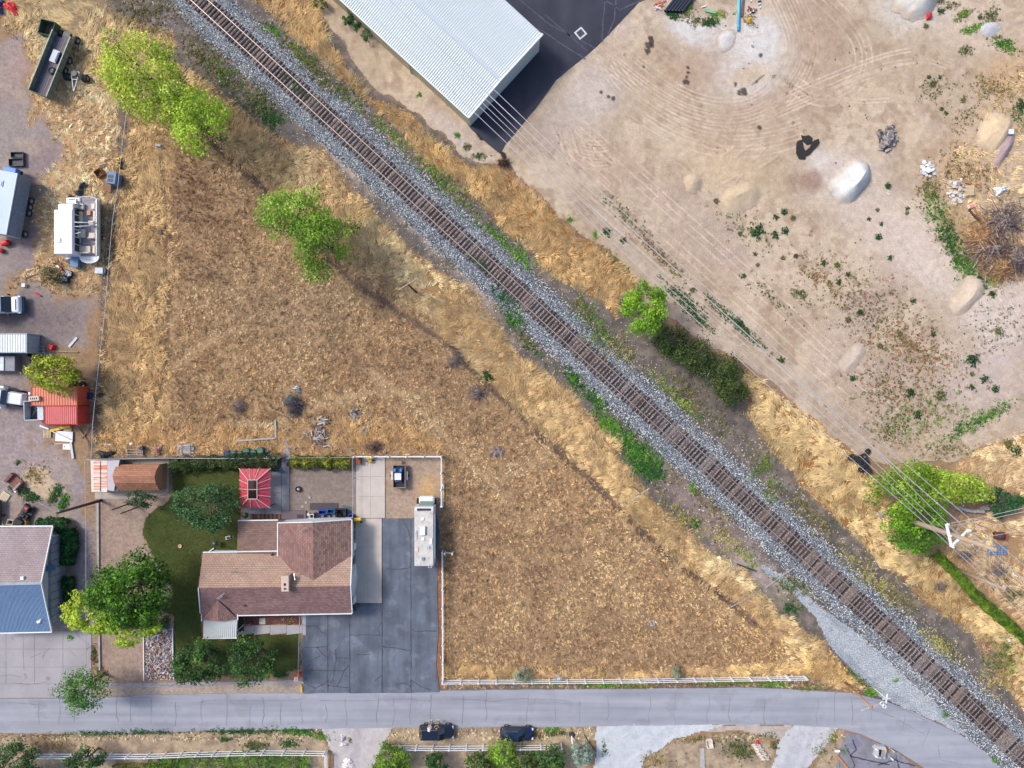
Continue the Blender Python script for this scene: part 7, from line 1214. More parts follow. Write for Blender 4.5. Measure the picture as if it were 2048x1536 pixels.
t = at('rusty_bench', 'rusty brown metal bench frame on the grey yard', 'machinery', 32, 964, -.75); rr = M('rust_red', C(132, 90, 80), .85, .25, 3); slab(t, 'plate', -1.0, -.7, .05, 1.0, .7, .2, rr); slab(t, 'ridge', -1.05, -.7, .2, -.7, .7, .6, rr); slab(t, 'ridge', .6, -.7, .2, .85, .7, .7, M('rust_pale', C(176, 146, 136), .8)); mb = MB(); mb.cyl((.95, -.7, .4), .16, .3, 12); mb.build('knob', white, t)
pallet('pale wooden pallet at the picture edge by the rusty frame', 10, 993, 17, 17, -.6, 7, mat=M('cream_wood', C(224, 212, 182), .8, .1)); board('grey_plank', 'slate-grey plank between pallet and rusty frame', [(16, 973), (25, 984)], .25, .08, M('slate_plank', C(92, 92, 106), .8, .25, 3))
t = at('riding_mower', 'black riding mower with bagger parked by the grey-roofed house', 'mower', 54, 1027, 1.05); slab(t, 'hood', .3, -.35, .4, 1.3, .35, .9, black, .1); slab(t, 'seat', -.4, -.25, .7, .0, .25, .85, black, .05); slab(t, 'seat_back', -.5, -.25, .8, -.4, .25, 1.2, black, .03); slab(t, 'fender', -.7, -.6, .5, .1, .6, .65, M('dark_mower', C(58, 62, 72), .5), .05); slab(t, 'grass_bag', -1.6, -.6, .3, -.75, .6, 1.0, M('bag_black', C(52, 56, 62), .8), .12); slab(t, 'deck', -.3, -.75, .15, .9, .75, .3, M('dark_mower', C(58, 62, 72), .5)); mb = MB(); mb.lathe((.15, 0, .95), [(.18, 0), (.2, .02), (.18, .04)], 14); mb.build('steering_wheel', black, t); slab(t, 'engine_trim', .8, -.2, .9, 1.1, .2, .95, redp)
for x, r in ((1.0, .22), (-.5, .3)):
    for y in (-.6, .6): wheel(t, x, y, r, .2)
t = at('fuel_can', 'red fuel can on the ground behind the riding mower', 'can', 35, 1038, .1, top=.4); slab(t, 'body', -.3, -.25, 0, .3, .25, .5, redp, .05); mb = MB(); mb.tube([(-.2, 0, .5), (0, 0, .6), (.2, 0, .5)], .03, 5); mb.build('handle', redp, t)
t = at('yellow_crate', 'yellow box against the gutter of the grey-roofed house', 'box', 46, 1047, 0, top=.6); slab(t, 'body', -.38, -.32, 0, .38, .3, .6, M('yellow_paint', C(228, 180, 56), .6), .03); slab(t, 'lid', -.4, -.34, .6, .4, .32, .66, M('yellow_paint', C(228, 180, 56), .6), .02)
tub('beige open plastic frame beside the yellow box', 19, 1045, 12, 10, .6, -.2, cream, 'beige_tray', 'tray', inner=black); t = at('black_trailer', 'narrow black trailer standing at the picture edge by the mower', 'trailer', 3, 1022, 0); slab(t, 'bed', -.9, -1.4, .5, .25, 1.5, .6, black); slab(t, 'rail', .2, -2.2, .5, .35, 1.5, .8, black); slab(t, 'tongue', -.2, -2.8, .4, .0, -1.4, .5, wood); wheel(t, .25, -.5, .3, .2)
# rock garden
t = at('rock_garden', 'bed of mixed coloured rubble stones inside white edging boards', 'rock garden', 318, 1308); g = np.random.default_rng(77); cols_ = [(214, 210, 212), (150, 120, 112), (186, 150, 132), (96, 84, 90), (176, 180, 196), (120, 92, 84), (224, 196, 170), (200, 204, 216)]
rk = []
for k in range(6): mb = MB(); mb.lathe((0, 0, 0), [(0, -.5)] + [(.4 + .2 * g.random(), -.3 + .25 * j) for j in range(3)] + [(0, .4)], 6); o = mb.build('stone', M('garden_rock_%d' % k, C(*cols_[k]), .9, .3, 3), t); rk.append(o.data); bpy.data.objects.remove(o)
for i in range(240): s_ = .14 + .22 * g.random(); inst('stone', rk[g.integers(6)], t, P(g.uniform(291, 344), g.uniform(1262, 1357), .0) - P(318, 1308) + Vector((0, 0, .08 + .12 * g.random())), rot=(g.random() * 3, g.random() * 3, g.random() * 6), scale=(s_, s_ * g.uniform(.6, 1.2), s_ * .7))
n = 4500; X = g.uniform(290, 345, n); Y = g.uniform(1258, 1359, n); wx, wy = W2(X, Y); cc_ = np.array([C(*c) for c in cols_])[g.integers(0, 8, n)] * (.7 + .6 * g.random((n, 1)))
o = stones('gravel_fill', np.stack([wx, wy, np.full(n, -.04) + .1 * g.random(n)], 1) - np.array(tuple(t.location)), .1 + .2 * g.random(n) ** 2, cc_, stone_m, t)
tree('yucca_plant', 'spiky blue-green yucca at the head of the rock garden', 'plant', 326, 1254, 10, 8, .4, .4, [(58, 92, 74), (80, 110, 92)], 350, 8, .1, 91, trunk=False)
# things along the back fence
drm = M('green_drum', C(74, 120, 108), .5, .15); 
def barrel(label, px, py, mat, r=.3, h=.85, group=None, name='barrel', cat='barrel', lie=False):
    t = at(name, label, cat, px, py, R.random(), group, top=h); mb = MB(); mb.lathe((0, 0, 0), [(0, 0), (r * .95, 0), (r, .05), (r, h * .32), (r * 1.03, h * .35), (r, h * .38), (r, h * .64), (r * 1.03, h * .67), (r, h * .7), (r, h * .95), (r * .94, h), (r * .88, h - .04), (0, h - .05)], 18); mb.build('drum', mat, t, smooth=False); mb = MB(); mb.cyl((r * .5, 0, h - .03), .04, .05, 8); mb.build('bung', black, t); return t
barrel('dark blue barrel at the start of the green row behind the hedge', 453, 908, M('blue_drum', C(30, 62, 128), .5, .15), .4)
for i, (x, y) in enumerate([(465, 908), (478, 909), (491, 903), (505, 906), (519, 901)]): barrel(['first green barrel after the blue one', 'second green barrel after the blue one', 'middle green barrel, pushed back in the row', 'fourth green barrel after the blue one', 'last green barrel, farthest from the blue one'][i], x, y, drm, .42)
barrel('small dark barrel by the silver bench frame outside the shed fence', 281, 897, M('navy_tarp', C(40, 56, 104), .6), .26)
for i, (x, y) in enumerate([(533, 902), (700, 899), (769, 904)]): t = at('bucket', ['white bucket past the green barrels', 'white bucket outside the yellow-green hedge', 'white bucket outside the corner of the white fence'][i], 'bucket', x, y, top=.35); mb = MB(); mb.lathe((0, 0, 0), [(0, 0), (.13, 0), (.16, .35), (.14, .35), (.12, .03), (0, .03)], 14); mb.build('shell', white, t); mb = MB(); mb.tube([(-.16, 0, .34), (0, .1, .4), (.16, 0, .34)], .012, 4); mb.build('handle', grey, t)
for i, (a_, b_) in enumerate([((537, 908), (532, 915)), ((543, 906), (538, 914))]): board('white_pipe', ['upright white pipe end by the white bucket', 'second white pipe end by the white bucket'][i], [a_, b_], .1, .1, white)
t = at('bench_frame', 'silver-grey metal bench frame outside the shed fence', 'bench', 272, 904, -.05)
for y in (-.35, -.05, .3): slab(t, 'bar', -1.1, y, .4, 1.1, y + .07, .45, M('worn_grey_wood', C(176, 170, 172), .8, .15))
for x in (-1.05, .98): slab(t, 'leg', x, -.35, 0, x + .07, .37, .4, grey)
t = at('lumber_stack', 'stack of weathered grey boards outside the back fence', 'lumber', 374, 898, -.05)
for i in range(14): mb = MB(); mb.box((R.uniform(-.15, .15), -.6 + .1 * i, .15 + .06 * (i % 4)), (2.0 + R.uniform(-.4, .3), .14, .05), R.uniform(-.12, .12)); mb.build('board', M('board_%d' % (i % 3), C(*[(172, 166, 166), (150, 142, 142), (194, 188, 186)][i % 3]), .9, .2, 4), t)
for x in (-.6, .5): mb = MB(); mb.box((x, 0, .42), (.1, 1.5, .06), .05); mb.build('board', M('board_0', C(172, 166, 166)), t)
crumple('scrap_heap', 'small heap of red and white scrap outside the shed fence', 'scrap', 316, 900, 8, 9, .4, M('scrap_mix', C(176, 130, 120), .8, .5, 4), 12); board('white_board', 'short white board lying in the dry grass above the shed', [(207, 888), (222, 889)], .12, .05, white); t = at('paper_sheet', 'small white sheet in the dry grass above the shed', 'sheet', 263, 887, .6); slab(t, 'sheet', -.22, -.15, .15, .22, .15, .19, white)
crumple('black_liner', 'dark plastic liner bundled behind the rusty-roofed shed', 'liner', 213, 908, 16, 6, .4, black, 13)
t = at('post_box', 'small black box on a stake at the inner ditch line', 'box', 328, 468); slab(t, 'stake', -.05, -.05, 0, .05, .05, .8, wood); slab(t, 'box', -.25, -.25, .7, .15, .4, 1.0, black); t = at('concrete_stub', 'pale concrete stub at the head of the inner ditch', 'stub', 318, 292); slab(t, 'cap', -.35, -.15, 0, .35, .15, .4, M('edging_concrete', C(176, 172, 168), .9, .2, 3)); slab(t, 'base', -.5, -.3, 0, .5, .3, .1, M('edging_concrete', C(176, 172, 168), .9, .2, 3))
# yard behind the house
t = at('wooden_deck', 'low plank deck in mixed browns behind the house', 'deck', 535, 1033)
for i in range(22): x = (506 + i * 2.72 - 535) / S; slab(t, 'plank', x, -.42, 0, x + .16, .35, .16 + .01 * (i % 2), M('deck_%d' % (i % 3), C(*[(104, 76, 70), (134, 98, 88), (82, 62, 60)][(i * 7) % 3]), .9, .15))
t = at('grey_deck', 'flat mauve-grey platform beside the plank deck', 'deck', 588, 1030); slab(t, 'platform', -1.6, -.55, 0, 1.6, .6, .2, M('mauve_board', C(112, 98, 106), .8, .1)); slab(t, 'door_mat', .45, -.4, .205, 1.3, .1, .225, M('brown_mat', C(74, 62, 62), .95))
for lb, x0, y0, x1, y1, c in (('long charcoal rubber mat on the gravel behind the house', 620, 1006, 676, 1020, (82, 78, 82)),): t = at('rubber_mat', lb, 'mat', (x0 + x1) / 2, (y0 + y1) / 2, z=-.03); slab(t, 'mat', -(x1 - x0) / 2 / S, -(y1 - y0) / 2 / S, 0, (x1 - x0) / 2 / S, (y1 - y0) / 2 / S, .04, M('mat_%d' % c[0], C(*c), .95, .1))
t = at('rubber_mat', 'slanted grey-green mat by the fence behind the house', 'mat', 695, 1018, -.2, z=-.03); slab(t, 'mat', -.68, -.38, 0, .68, .38, .04, M('green_mat', C(84, 106, 108), .95, .1))
t = at('fire_pit', 'round black fire pit with pale logs in the gravel yard', 'fire pit', 597, 978); mb = MB(); mb.lathe((0, 0, 0), [(.36, 0), (.38, .3), (.31, .3), (.29, .05), (0, .05)], 20); mb.build('ring', black, t); [(lambda a_: (lambda mb: (mb.tube([(-.2 * math.cos(a_), -.2 * math.sin(a_), .15), (.2 * math.cos(a_), .2 * math.sin(a_), .22)], .05, 6), mb.build('log', M('ash_log', C(206, 200, 194), .9), t)))(MB()))(a_) for a_ in (.3, 1.3, 2.4)]
for i, (x, y) in enumerate([(612, 1005), (619, 995), (605, 1013)]): t = at('stepping_stone', ['round stepping stone in the middle of the three on the gravel', 'round stepping stone nearest the fire pit', 'round stepping stone nearest the mauve deck'][i], 'paver', x, y, z=-.05); mb = MB(); mb.lathe((0, 0, 0), [(0, .06), (.16, .06), (.18, .04), (.18, 0)], 16); mb.build('disc', M('paver', C(178, 168, 162), .9), t)
for i, (x, c, lb) in enumerate([(631, (34, 36, 42), 'dark lidless wheel standing first in the row behind the house'), (644, (150, 150, 152), 'grey-hubbed wheel second in the row behind the house'), (657, (130, 130, 134), 'grey-hubbed wheel third in the row, slightly forward'), (667, (150, 150, 152), 'grey-hubbed wheel fourth in the row behind the house'), (677, (150, 150, 152), 'grey-hubbed wheel last in the row behind the house')]): tyre(lb, x, 1031 + (2 if i == 2 else 0), .1, .4, rimmed=i > 0)
tub('royal blue storage bin behind the wheels', 645, 1025, 17, 8, .8, 0, bluep, 'storage_bin', 'bin', inner=M('blue_in', C(40, 70, 150), .6)); tub('teal-blue storage bin next to the royal blue one', 662, 1023, 16, 8, .8, 0, M('teal_blue', C(36, 104, 160), .5), 'storage_bin', 'bin'); tub('black storage bin at the fence end of the wheel row', 682, 1027, 18, 16, .8, 0, black, 'storage_bin', 'bin')
tub('white-rimmed black planter box behind the house', 623, 1033, 8, 8, .5, 0, white, 'planter', 'planter', inner=black); barrel('short white drum beside the planter box', 616, 1029, white, .17, .5)
for x, y, lb in ((550, 939, 'bright blue barrel beside the gazebo'), (701, 1033, 'bright blue barrel at the corner of the house')): 
    t = at('open_barrel', lb, 'barrel', x, y, top=.8); mb = MB(); mb.lathe((0, 0, 0), [(0, 0), (.3, 0), (.32, .8), (.27, .8), (.26, .1), (0, .1)], 18); mb.build('shell', bluep, t); mb = MB(); mb.cyl((0, 0, .3), .25, .05, 16); mb.build('water', M('dark_water', C(24, 34, 60), .1), t)
t = at('flower_pot', 'dark round pot beside the patio path', 'pot', 577, 929, top=.4); mb = MB(); mb.lathe((0, 0, 0), [(0, 0), (.22, 0), (.32, .4), (.27, .4), (.2, .1), (0, .1)], 16); mb.build('pot', M('dark_teal', C(54, 70, 84), .5), t); mb = MB(); mb.cyl((0, 0, .3), .24, .04, 14); mb.build('soil', dwood, t)
for x, y, lb, rz in ((490, 1031, 'black kettle barbecue under a cover at the lawn corner', .3), (429, 1088, 'dark green kettle barbecue beside the house wall', 0)):
    t = at('barbecue', lb, 'barbecue', x, y, rz, top=1.0); mb = MB(); mb.lathe((0, 0, .9), [(0, .3), (.25, .25), (.38, .08), (.4, 0), (.36, -.12), (.2, -.28), (0, -.32)], 18); mb.build('kettle', M('dark_green_enamel', C(52, 82, 74), .35, .1), t, smooth=True)
    for a_ in (0, 2.1, 4.2): mb = MB(); mb.tube([(.2 * math.cos(a_), .2 * math.sin(a_), .65), (.35 * math.cos(a_), .35 * math.sin(a_), 0)], .025, 5); mb.build('leg', chrome, t)
t = at('push_mower', 'small grey push mower left on the lawn by the house', 'mower', 458, 1075, .2); slab(t, 'deck', -.4, -.25, .12, .3, .25, .3, M('mower_grey', C(176, 178, 184), .5), .06); mb = MB(); mb.cyl((0, 0, .38), .16, .18, 12); mb.build('engine', black, t); mb = MB(); mb.tube([(.3, -.2, .3), (.9, -.2, .9), (.9, .2, .9), (.3, .2, .3)], .025, 5); mb.build('handle', chrome, t)
for x in (-.35, .25):
    for y in (-.28, .28): wheel(t, x, y, .11, .06)
board('ladder_rail', 'white board leaning by the green barbecue', [(414, 1106), (428, 1096)], .12, .1, white); t = at('patio_chair', 'small white chair against the rear house wall', 'chair', 461, 1104); slab(t, 'seat', -.22, -.2, .4, .22, .2, .45, white); slab(t, 'back', -.22, .18, .45, .22, .22, .85, white); [slab(t, 'leg', x, y, 0, x + .04, y + .04, .4, white) for x in (-.22, .18) for y in (-.2, .16)]
t = at('garden_ball', 'pale round birdbath basin on the back lawn', 'birdbath', 360, 1092); mb = MB(); mb.lathe((0, 0, 0), [(0, .05), (.2, .06), (.26, .12), (.22, .12), (.1, .08), (0, .08)], 16); mb.build('basin', M('peach_stone', C(206, 170, 146), .9), t); mb = MB(); mb.cyl((0, 0, .02), .12, .08, 12); mb.build('foot', M('peach_stone', C(206, 170, 146), .9), t)
for x, y, lb in ((717, 1041, 'yellow wheeled pump at the house corner'), (742, 918, 'yellow wheeled pump by the white fence at the head of the concrete drive')):
    t = at('pump_cart', lb, 'machine', x, y, .1); ym = M('machine_yellow', C(232, 196, 70), .5, .1); slab(t, 'tank', -.5, .05, .4, .5, .45, .8, ym, .08); slab(t, 'engine', -.3, -.4, .25, .2, .1, .6, M('machine_dark_yellow', C(190, 160, 50), .5), .04); [wheel(t, x_, -.2, .18, .1) for x_ in (-.45, .35)]; mb = MB(); mb.tube([(-.3, -.3, .5), (-.4, -.8, .7)], .03, 5); mb.build('handle', black, t)
t = at('rusty_stove', 'rust-brown cast stove standing in the corner of the concrete drive', 'stove', 717, 920, top=.7); slab(t, 'body', -.3, -.6, .1, .3, .35, .75, M('stove_rust', C(140, 80, 56), .7, .3, 4), .08); mb = MB(); mb.cyl((0, .2, .95), .1, .4, 10); mb.build('flue', M('stove_rust', C(140, 80, 56)), t); [slab(t, 'foot', x, y, 0, x + .07, y + .07, .1, black) for x in (-.28, .2) for y in (-.5, .2)]
# flower bed at the porch
t = at('flower_bed', 'dark red bark bed with pale square paver beside the front walk', 'flower bed', 545, 1240); mb = MB(); mb.prism([(q.x - t.location.x, q.y - t.location.y) for q in [P(x, y) for x, y in ((490, 1229), (600, 1228), (602, 1249), (560, 1247), (530, 1250), (492, 1250))]], 0, .08); mb.build('bark', paving('bark_mulch', C(104, 66, 62), .4, 3), t)
mb = MB(); q = P(525, 1242) - t.location; mb.b0(q.x - .4, q.y - .4, .06, q.x + .4, q.y + .4, .15); mb.build('paver', M('mosaic_paver', C(196, 186, 178), .8, .3, 8), t); mb = MB(); q = P(499, 1249) - t.location; mb.b0(q.x - .35, q.y - .15, .06, q.x + .35, q.y + .15, .3); mb.build('brick_planter', M('brick_orange', C(170, 104, 84), .8), t)
t = at('mailbox', 'red and white mailbox stand at the driveway corner', 'mailbox', 598, 1349); slab(t, 'post', -.05, -.05, 0, .05, .05, 1.0, white); bx_ = slab(t, 'box', -.3, -.45, .9, .25, .1, 1.2, M('pinkish_white', C(222, 196, 188), .6), .05); slab(bx_, 'flap', -.2, -.4, 1.2, .15, 0, 1.22, M('pale_orange', C(214, 150, 120), .6)); slab(t, 'red_box', -.05, .15, .5, .45, .6, .95, redp, .04)
t = at('hydrant', 'small faded yellow marker block at the driveway kerb', 'block', 602, 1377); slab(t, 'block', -.15, -.5, 0, .2, .3, .15, M('dull_yellow', C(208, 176, 100), .8)); slab(t, 'cap', -.1, .4, 0, .12, .6, .2, M('orange_cap', C(226, 160, 60), .6))
t = at('garbage_bin', 'dark green round bin at the front corner of the house', 'bin', 709, 1217, top=1.0); mb = MB(); mb.lathe((0, 0, 0), [(0, 0), (.3, 0), (.38, .95), (.4, 1.0), (.3, 1.04), (.12, 1.06), (.1, 1.02), (0, 1.0)], 18); mb.build('drum', M('bin_green', C(70, 96, 92), .6, .1), t); mb = MB(); mb.cyl((0, 0, 1.07), .07, .04, 10); mb.build('knob', black, t)
# utility trailer with its load, motorhome
t = at('utility_trailer', 'small steel-sided trailer with wooden ramps in the gravel yard', 'trailer', 798, 953, 0, top=.9); ty, tx = 1.5, .82
for q in ((-tx, -ty, -tx + .06, ty), (tx - .06, -ty, tx, ty), (-tx + .06, -ty, tx - .06, -ty + .06), (-tx + .06, ty - .06, tx - .06, ty)): slab(t, 'side', q[0], q[1], .5, q[2], q[3], .95, M('rusty_side', C(176, 150, 138), .8, .2, 3))
slab(t, 'floor', -tx + .06, -ty + .06, .45, tx - .06, ty - .06, .52, black)
for s_ in (-1, 1): slab(t, 'fender', s_ * (tx + .05), -.5, .6, s_ * (tx + .27), .65, .66, M('fender_grey', C(206, 208, 212), .5)); wheel(t, s_ * (tx + .16), .05, .32, .18); slab(t, 'ramp', s_ * .12 - .08, ty, .5, s_ * .12 + .08, ty + .55, .58, wood)
mb = MB(); mb.tube([(0, -ty, .45), (0, -ty - .8, .45)], .05, 6); mb.build('tongue', M('tongue_rust', C(186, 150, 130), .8), t); mb = MB(); mb.tube([(.2, -ty - .4, .1), (.2, -ty - .4, .8)], .04, 6); mb.build('jack', grey, t)
t = at('compressor', 'blue machine with white square top loaded on the small trailer', 'machine', 796, 952, 0, z=.52, top=1.1); slab(t, 'housing', -.45, -.9, 0, .45, .95, .35, M('navy', C(46, 62, 104), .6), .04); slab(t, 'white_cover', -.42, -.5, .35, .42, .35, .75, white, .03); [slab(t, 'blue_drum', x, .55, .3, x + .3, 1.0, .7, bl_, .1) for x in (-.55, .25)]; mb = MB(); mb.tube([(-.35, -.8, .4), (.35, -.6, .5)], .08, 6); mb.build('hose', M('navy', C(46, 62, 104)), t)
rv = at('motorhome', 'white motorhome with weathered roof and hatches on the asphalt driveway', 'motorhome', 848, 1075, math.pi / 2); k2 = lambda x, y, z: (lambda q: (q.y - rv.location.y, -(q.x - rv.location.x)))(P(x, y, z))
x0, yl = k2(828.5, 1133, 3.1); x1, yr = k2(867, 1014.5, 3.1); rvw = M('rv_white', C(226, 228, 232), .4, .03, .5, bm=0); rvr = paving('rv_roof', C(206, 202, 196), .14, 1.2, None, (2.5, .55, (.82, .8, .78)))
slab(rv, 'body', x0, yr, .5, x1, yl, 3.0, rvw, .08); slab(rv, 'roof', x0 + .05, yr + .05, 3.0, x1 - .5, yl - .05, 3.1, rvr, .02); slab(rv, 'overcab', x1 - .5, yr + .03, 2.95, x1, yl - .03, 3.12, rvw, .05)
hd = slab(rv, 'hood', x1, yr + .1, .5, x1 + 1.1, yl - .35, 1.5, rvw, .25); mb = MB(); mb.add([(x1 - .02, yr + .2, 2.1), (x1 - .02, yl - .45, 2.1), (x1 + .5, yl - .5, 1.5), (x1 + .5, yr + .2, 1.5)], [(0, 1, 2, 3)]); mb.build('windshield', M('green_glass', C(120, 140, 130), .2, .05), rv)
slab(rv, 'front_vent', x1 - .42, yr + .35, 3.13, x1 - .15, yl - .35, 3.2, dkmet)
for (px_, py_, w, l, h, m_) in ((845, 1038, .35, .4, .1, white), (845.5, 1061, .65, 1.1, .3, white), (846, 1078, .4, .42, .12, white), (862, 1083, .3, .75, .1, white), (833, 1099, .4, .6, .08, M('pinkish_white', C(222, 196, 188))), (856, 1095, .42, .42, .12, M('vent_grey', C(190, 190, 200), .5)), (846, 1118, .35, .4, .16, M('vent_blue', C(120, 140, 180), .5))): x_, y_ = k2(px_, py_, 3.15); slab(rv, 'roof_hatch', x_ - l / 2, y_ - w / 2, 3.1, x_ + l / 2, y_ + w / 2, 3.1 + h, m_, .03)
mb = MB(); mb.tube([(x0 + .9, yr - .1, 2.8), (x1 - .9, yr - .1, 2.8)], .07, 8); mb.build('awning_roll', white, rv); [slab(rv, 'side_window', x, yr - .01, 1.6, x + 1.0, yr - .03, 2.3, glass) for x in (x0 + .8, x0 + 3.2, x0 + 5.2)]
mb = MB(); [mb.tube([(x0 - .05 - .1, yr + .25 + d, .8), (x0 - .15, yr + .25 + d, 3.2), (x0 + .3, yr + .25 + d, 3.25)], .025, 5) for d in (0, .4)]; [mb.tube([(x0 - .15, yr + .25, z), (x0 - .15, yr + .65, z)], .02, 4) for z in (1, 1.5, 2, 2.5, 3)]; mb.build('ladder', white, rv, kind='stuff'); slab(rv, 'bumper', x0 - .2, yr + .1, .5, x0, yl - .1, .7, chrome)
mb = MB(); mb.tube([(x0 + 3.5, yl - .35, 3.15), (x0 + 4.6, yl - .3, 3.2)], .03, 5); mb.build('roof_rack', grey, rv); [slab(rv, 'marker_light', x1 - .5, y_, 3.12, x1 - .44, y_ + .08, 3.16, M('pale_orange', C(214, 150, 120))) for y_ in (-.2, 0, .2)]
for x in (x0 + 2.0, x1 + .3):
    for y in (yr + .1, yl - .1): wheel(rv, x, y, .4, .25)
# parked cars
def car(name, label, px, py, rz, L_, Wd_, Ht, paint, suv=True):
    t = at(name, label, 'car', px, py, rz, top=.8, z=-.02); n = 20
    st = [(-1, .62, .45, .62), (-.985, .86, .32, .86), (-.9, .97, .25, .95), (-.6, 1.0, .22, 1.0), (0, 1.0, .22, 1.0), (.45, .99, .22, .99), (.7, .97, .24, .88), (.88, .92, .28, .8), (.97, .78, .34, .7), (1, .55, .4, .6)] if suv else [(-1, .5, .45, .6), (-.97, .8, .33, .78), (-.86, .95, .26, .92), (-.6, 1.0, .22, 1.0), (0, .97, .22, .98), (.45, .98, .22, .94), (.7, .97, .24, .84), (.88, .88, .28, .74), (.97, .66, .34, .64), (1, .4, .4, .55)]
    belt = 1.0 if suv else .9; mb = MB(); vs = []; m_ = 16
    for x, w, zb, zt in st:
        w_ = w * Wd_ / 2; zt_ = zt * belt
        for k in range(m_):
            a_ = 2 * math.pi * k / m_; c, s_ = math.cos(a_), math.sin(a_); e_ = .55; vs.append((x * L_ / 2, math.copysign(abs(c) ** e_, c) * w_, (zb + zt_) / 2 + math.copysign(abs(s_) ** e_, s_) * (zt_ - zb) / 2))
    fs = [(i * m_ + k, i * m_ + (k + 1) % m_, (i + 1) * m_ + (k + 1) % m_, (i + 1) * m_ + k) for i in range(len(st) - 1) for k in range(m_)] + [tuple(range(m_ - 1, -1, -1)), tuple((len(st) - 1) * m_ + k for k in range(m_))]
    mb.add(vs, fs); mb.build('body', paint, t, smooth=True)
    xr_, xf, tr0, tf = (-.93, .44, -.8, .12) if suv else (-.86, .42, -.52, .06); w0, w1 = .9 * Wd_ / 2, .74 * Wd_ / 2; zb = belt - .03
    B_ = [(xr_ * L_ / 2, -w0, zb), (xf * L_ / 2, -w0 * .97, zb), (xf * L_ / 2 + .12, 0, zb), (xf * L_ / 2, w0 * .97, zb), (xr_ * L_ / 2, w0, zb)]; T_ = [(tr0 * L_ / 2, -w1, Ht - .05), (tf * L_ / 2, -w1, Ht - .03), (tf * L_ / 2 + .06, 0, Ht), (tf * L_ / 2, w1, Ht - .03), (tr0 * L_ / 2, w1, Ht - .05)]
    for nm, idx in (('side_window', (0, 1)), ('windshield', (1, 2, 3)), ('side_window', (3, 4)), ('rear_window', (4, 0))):
        mb = MB(); q = [B_[i] for i in idx] + [T_[i] for i in reversed(idx)]
        if len(idx) == 2: mb.add(q, [(0, 1, 2, 3)])
        else: mb.add(q, [(0, 1, 4, 5), (1, 2, 3, 4)])
        mb.build(nm, glass, t)
    mb = MB(); mb.plate([Vector(p) + Vector((0, 0, .03)) for p in T_], .05); mb.build('roof', paint, t, bevel=.03)
    for i in (0, 1, 3, 4): mb = MB(); mb.tube([B_[i], T_[i]], .05, 6); mb.build('pillar', paint, t)
    mb = MB()
    for s_ in (-1, 1): mb = MB(); mb.tube([(tr0 * L_ / 2 + .1, s_ * w1 * .96, Ht + .03), (tf * L_ / 2, s_ * w1 * .96, Ht + .03)], .025, 5); mb.build('roof_rail', M('rail_blue_grey', C(120, 140, 170), .3, metal=.6), t); slab(t, 'mirror', .3 * L_ / 2, s_ * (Wd_ / 2 + .02), .88, .3 * L_ / 2 + .12, s_ * (Wd_ / 2 + .2), 1.02, paint, .02)
    for x in (-.62, .64):
        for s_ in (-1, 1): wheel(t, x * L_ / 2, s_ * (Wd_ / 2 - .1), .33, .24, z=.33)
    for s_ in (-1, 1): slab(t, 'headlight', .86 * L_ / 2, s_ * .5 * Wd_ / 2, .56, .965 * L_ / 2, s_ * .85 * Wd_ / 2, .70 * belt + .02, M('lamp_glass', C(206, 226, 240), .2), .02); slab(t, 'tail_light', -.97 * L_ / 2, s_ * .6 * Wd_ / 2, .6, -.93 * L_ / 2, s_ * .88 * Wd_ / 2, .85, M('tail_red', C(140, 30, 34), .3), .01)
    slab(t, 'grille', .975 * L_ / 2, -.35, .4, .995 * L_ / 2, .35, .6, black); return t
car('parked_suv', 'dusty black-blue SUV at the roadside with two people beside it', 873, 1465, 0, 4.55, 1.85, 1.62, M('midnight_paint', C(18, 24, 44), .22, .35, 1.2, coat=.7, bm=0), True)
car('parked_hatchback', 'clean dark navy hatchback parked alone in front of the garden bushes', 1034, 1469, -.01, 4.45, 1.85, 1.42, M('navy_paint', C(24, 36, 66), .18, .12, 1, coat=.8, bm=0), False)
